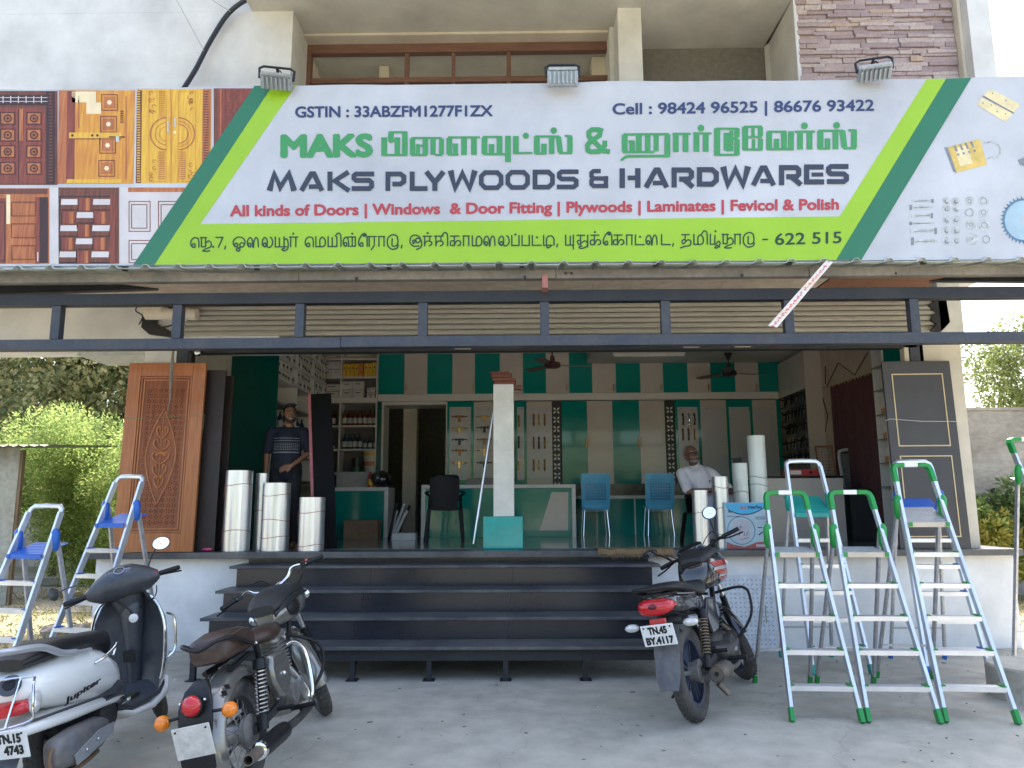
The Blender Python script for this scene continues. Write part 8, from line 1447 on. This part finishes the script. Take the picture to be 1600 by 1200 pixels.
def face(par, c_, M, skin, hairm, beard=None, grey=False, smile=True):
    """features on a head centred at c_; M turns the head; the head looks along local -y"""
    c_ = Vector(c_); T_ = lambda x, y, z: c_ + M @ Vector((x, y, z))
    for s_ in (-1, 1):
        g = MB(); g.ball(T_(s_ * .031, -.079, .012), (.0115, .008, .0058), 10, 8, M); e = g.build('eye', mat('eye_white', (.2, .18, .16), .4), par, smooth=60); g = MB(); g.ball(T_(s_ * .031 + .003, -.0855, .012), .0055, 8, 6); g.build('iris', dark, e, smooth=60)
        g = MB(); g.tube([T_(s_ * .014, -.092, .030), T_(s_ * .03, -.092, .037), T_(s_ * .05, -.078, .032)], [.004, .005, .003], 6); g.build('eyebrow', hairm, par, smooth=60)
    g = MB(); g.tube([T_(-.024, -.081, -.046), T_(0, -.093, -.052), T_(.024, -.081, -.046)], [.003, .007, .003], 8, flat=.8); g.build('lips', mat('lips', (.16, .05, .04), .5), par, smooth=60)
    if smile: g = MB(); g.tube([T_(-.017, -.0885, -.0465), T_(0, -.0975, -.050), T_(.017, -.0885, -.0465)], [.002, .0042, .002], 6); g.build('teeth', mat('teeth', (.75, .72, .66), .3), par, smooth=60)
def head_masses(c_, M):
    c_ = Vector(c_); T_ = lambda x, y, z: c_ + M @ Vector((x, y, z))
    return [(T_(0, .008, .025), (.074, .092, .092), M), (T_(0, -.012, -.02), (.066, .074, .085), M), (T_(0, -.045, -.075), (.034, .036, .03), M), (T_(0, -.088, -.012), (.011, .016, .024), M), (T_(0, -.099, -.024), (.014, .014, .011), M),
            (T_(.077, .012, -.002), (.008, .018, .030), M), (T_(-.077, .012, -.002), (.008, .018, .030), M), (T_(0, -.074, .033), (.052, .016, .011), M), (T_(.037, -.062, -.022), (.025, .022, .022), M), (T_(-.037, -.062, -.022), (.025, .022, .022), M)]
skin1 = mat('brown_skin', (.23, .115, .065), .5, 0, .08, 12, .05, 90); skin2 = mat('deep_brown_skin', (.15, .07, .042), .5, 0, .1, 12, .06, 90); hair1 = mat('black_hair', (.008, .007, .007), .5, 0, .3, 60, .5, 150); hair2 = mat('grey_hair', (.22, .21, .2), .7, 0, .4, 80, .4, 150)
# --- young man
yx = PX(449, 9.15, 2.2); ym = thing('person', 'smiling bearded man in a dark patterned shirt standing behind the metal rolls', 'person', (yx, 9.15, FZ), R(6), sc=1.0)
HM = Matrix.Rotation(R(24), 3, 'Z') @ Matrix.Rotation(R(4), 3, 'Y'); hc = (.015, -.03, 1.575)
L1 = [((-.19, .01, 1.375), (-.245, .04, 1.11), .047, .038), ((-.245, .04, 1.11), (-.225, -.07, .875), .037, .025), ((.19, .01, 1.375), (.265, .0, 1.115), .047, .038), ((.265, 0, 1.115), (.10, -.19, .955), .037, .026)]
caps = [((0, 0, .95), (0, 0, 1.05), .12, .12), ((0, 0, 1.1), (0, 0, 1.3), .12, .13), ((-.14, .01, 1.36), (.14, .01, 1.36), .062, .062), ((0, .01, 1.36), (.01, -.01, 1.52), .062, .054)] + L1 + hand((-.225, -.07, .875), (.05, -.3, -1), (-1, -.2, .05), 1, .35) + hand((.10, -.19, .955), (-.9, -.25, -.35), (.2, -.9, .6), 1, .35)
caps += [((s_ * .09, 0, .9), (s_ * .105, -.01, .5), .085, .055) for s_ in (-1, 1)] + [((s_ * .105, -.01, .5), (s_ * .11, .03, .09), .055, .036) for s_ in (-1, 1)] + [((s_ * .11, .04, .045), (s_ * .125, -.13, .03), .04, .028) for s_ in (-1, 1)]
flesh('body', ym, skin1, caps, head_masses(hc, HM), .0075, 3); face(ym, hc, HM, skin1, hair1)
shm = mat('navy_shirt', (.012, .016, .035), .8, 0, .1, 8); t = shm.node_tree; b = t.nodes['Principled BSDF']; tc = t.nodes.new('ShaderNodeTexCoord'); sp = t.nodes.new('ShaderNodeSeparateXYZ'); t.links.new(tc.outputs['Object'], sp.inputs[0])
def mth(op, a, b_=None, c_=None):
    n = t.nodes.new('ShaderNodeMath'); n.operation = op
    for i, v_ in enumerate((a, b_, c_)):
        if v_ is None: continue
        if isinstance(v_, (int, float)): n.inputs[i].default_value = v_
        else: t.links.new(v_, n.inputs[i])
    return n.outputs[0]
z_, x_ = sp.outputs[2], sp.outputs[0]; near = lambda c_, w_: mth('COMPARE', z_, c_, w_)
band = mth('MULTIPLY', near(1.18, .045), mth('MULTIPLY', mth('GREATER_THAN', mth('SINE', mth('MULTIPLY', z_, 330.)), .1), mth('GREATER_THAN', mth('SINE', mth('MULTIPLY', x_, 300.)), -.2)))
msk = mth('MAXIMUM', mth('MAXIMUM', near(1.285, .0035), near(1.255, .003)), mth('MAXIMUM', band, near(1.115, .006))); msk = mth('MULTIPLY', msk, mth('COMPARE', x_, 0., .155)); mx = t.nodes.new('ShaderNodeMix'); mx.data_type = 'RGBA'; mx.inputs['A'].default_value = (.010, .013, .028, 1); mx.inputs['B'].default_value = (.22, .24, .27, 1); t.links.new(msk, mx.inputs['Factor']); t.links.new(mx.outputs['Result'], b.inputs['Base Color'])
flesh('shirt', ym, shm, [((0, 0, .90), (0, 0, 1.08), .15, .142), ((0, 0, 1.08), (0, .0, 1.28), .14, .15), ((-.06, 0, 1.0), (-.07, .0, 1.3), .11, .105), ((.06, 0, 1.0), (.07, .0, 1.3), .11, .105), ((-.155, .01, 1.36), (.155, .01, 1.36), .072, .072), ((-.19, .01, 1.37), (-.24, .035, 1.15), .066, .060), ((.19, .01, 1.37), (.256, .003, 1.15), .066, .060), ((0, .015, 1.38), (.0, .01, 1.435), .075, .066)], (), .012, 5)
trm = mat('black_trousers', (.012, .012, .015), .8, 0, .2, 8); flesh('trousers', ym, trm, [((-.05, 0, .94), (.05, 0, .94), .135, .135)] + [((s_ * .085, 0, .9), (s_ * .105, -.01, .5), .105, .075) for s_ in (-1, 1)] + [((s_ * .105, -.01, .5), (s_ * .11, .025, .08), .073, .062) for s_ in (-1, 1)], (), .013, 4)
Tm = lambda p: Vector(hc) + HM @ Vector(p)
flesh('hair', ym, hair1, (), [(Tm((0, .032, .066)), (.081, .086, .066), HM), (Tm((-.01, -.015, .112)), (.06, .055, .028), HM), (Tm((.025, -.03, .122)), (.04, .04, .022), HM), (Tm((-.035, -.03, .112)), (.03, .035, .02), HM), (Tm((0, .07, .0)), (.07, .045, .07), HM), (Tm((.072, .0, .035)), (.012, .03, .035), HM), (Tm((-.072, .0, .035)), (.012, .03, .035), HM)], .006, 2)
flesh('beard', ym, hair1, [(Tm((-.07, -.02, -.02)), Tm((-.05, -.055, -.07)), .010, .014), (Tm((.07, -.02, -.02)), Tm((.05, -.055, -.07)), .010, .014), (Tm((-.05, -.055, -.072)), Tm((.05, -.055, -.072)), .016, .016), (Tm((-.02, -.08, -.085)), Tm((.02, -.08, -.085)), .014, .014), (Tm((-.028, -.086, -.036)), Tm((.028, -.086, -.036)), .006, .006)], (), .005, 2)
# --- old man, slumped sideways in a black chair
ox_ = PX(1106, 9.5, 1.6); oy_ = 9.45
pc = plastic_chair('black plastic armchair in which the old man sits', (ox_ - .02, oy_, FZ), R(-150)); pc.scale = (.98, .98, .86)
om = thing('person', 'grey haired man in a white shirt slumped in a black chair beside the rolls', 'person', (ox_, oy_, FZ), R(4), sc=1.08)
HM = Matrix.Rotation(R(4), 3, 'Z') @ Matrix.Rotation(R(-12), 3, 'Y') @ Matrix.Rotation(R(-6), 3, 'X'); hc = Vector((-.17, .03, 1.0)); Tm = lambda p: Vector(hc) + HM @ Vector(p)
A1 = [((-.28, .08, .80), (-.25, -.08, .58), .046, .038), ((-.25, -.08, .58), (.06, -.2, .60), .036, .025), ((.08, .1, .80), (.24, -.02, .6), .046, .038), ((.24, -.02, .6), (.2, -.24, .54), .036, .026)]
flesh('body', om, skin2, [((0, .05, .46), (-.05, .07, .62), .125, .125), ((-.05, .07, .62), (-.09, .09, .76), .125, .12), ((-.22, .09, .80), (.03, .1, .80), .06, .06), ((-.1, .09, .82), (-.155, .05, .93), .056, .05)] + A1 + hand((.06, -.2, .60), (.9, -.3, -.25), (0, -.2, 1), 1, .5) + hand((.2, -.24, .54), (-.3, -.9, -.3), (0, -.2, 1), -1, .5) +
      [((s_ * .09, 0, .47), (s_ * .13 + .02, -.40, .47), .08, .058) for s_ in (-1, 1)] + [((s_ * .13 + .02, -.40, .47), (s_ * .14 + .02, -.42, .09), .052, .036) for s_ in (-1, 1)] + [((s_ * .14 + .02, -.40, .045), (s_ * .15 + .02, -.57, .03), .04, .028) for s_ in (-1, 1)], head_masses(hc, HM), .0075, 3); face(om, hc, HM, skin2, hair2, smile=False)
wsh = mat('white_shirt', (.62, .60, .62), .85, 0, .06, 6, .3, 14); flesh('shirt', om, wsh, [((.02, .04, .44), (-.05, .07, .62), .155, .15), ((-.05, .07, .62), (-.09, .09, .76), .148, .14), ((-.22, .085, .80), (.03, .1, .80), .076, .076), ((-.28, .08, .79), (-.26, -.05, .61), .068, .062), ((.07, .1, .79), (.22, .0, .62), .068, .062), ((-.1, .09, .83), (-.125, .07, .87), .07, .062)], (), .012, 4)
g = MB(); g.tube(spl([Tm((-.04, -.02, -.125)), Tm((-.06, -.06, -.15)), Tm((0, -.085, -.19)), Tm((.05, -.06, -.15)), Tm((.04, -.02, -.125))], 4), .012, 6, flat=.5); g.build('collar', wsh, om, smooth=60)
g = MB(); g.box(-.02, .05, -.052, -.05, .70, .705); g.bar(Vector((.0, -.055, .71)), Vector((.0, -.055, .66)), .006, .006); g.build('pocket_pen', dark, om)
flesh('trousers', om, mat('pale_trousers', (.36, .36, .42), .85, 0, .1, 6), [((-.05, .02, .45), (.06, .02, .45), .13, .13)] + [((s_ * .09, 0, .46), (s_ * .13 + .02, -.40, .465), .098, .078) for s_ in (-1, 1)] + [((s_ * .13 + .02, -.40, .46), (s_ * .14 + .02, -.42, .10), .076, .066) for s_ in (-1, 1)], (), .013, 4)
flesh('hair', om, hair2, (), [(Tm((0, .035, .045)), (.081, .078, .075), HM), (Tm((0, .07, -.005)), (.068, .04, .055), HM)], .006, 2); flesh('moustache', om, hair2, [(Tm((-.026, -.088, -.036)), Tm((.026, -.088, -.036)), .008, .008), (Tm((-.02, -.078, -.085)), Tm((.02, -.078, -.085)), .016, .016), (Tm((-.05, -.05, -.068)), Tm((-.02, -.075, -.085)), .011, .014), (Tm((.05, -.05, -.068)), Tm((.02, -.075, -.085)), .011, .014)], (), .005, 2)
g = MB()
for s_ in (-1, 1): g.tube([Tm((s_ * .032 + .022 * math.cos(a), -.098, .010 + .016 * math.sin(a))) for a in [2 * PI * k / 14 for k in range(14)]], .0018, 5, closed=True); g.tube([Tm((s_ * .054, -.097, .014)), Tm((s_ * .08, .0, .012))], .0018, 5)
g.tube([Tm((-.01, -.1, .012)), Tm((.01, -.1, .012))], .002, 5); g.build('glasses', dark, om)
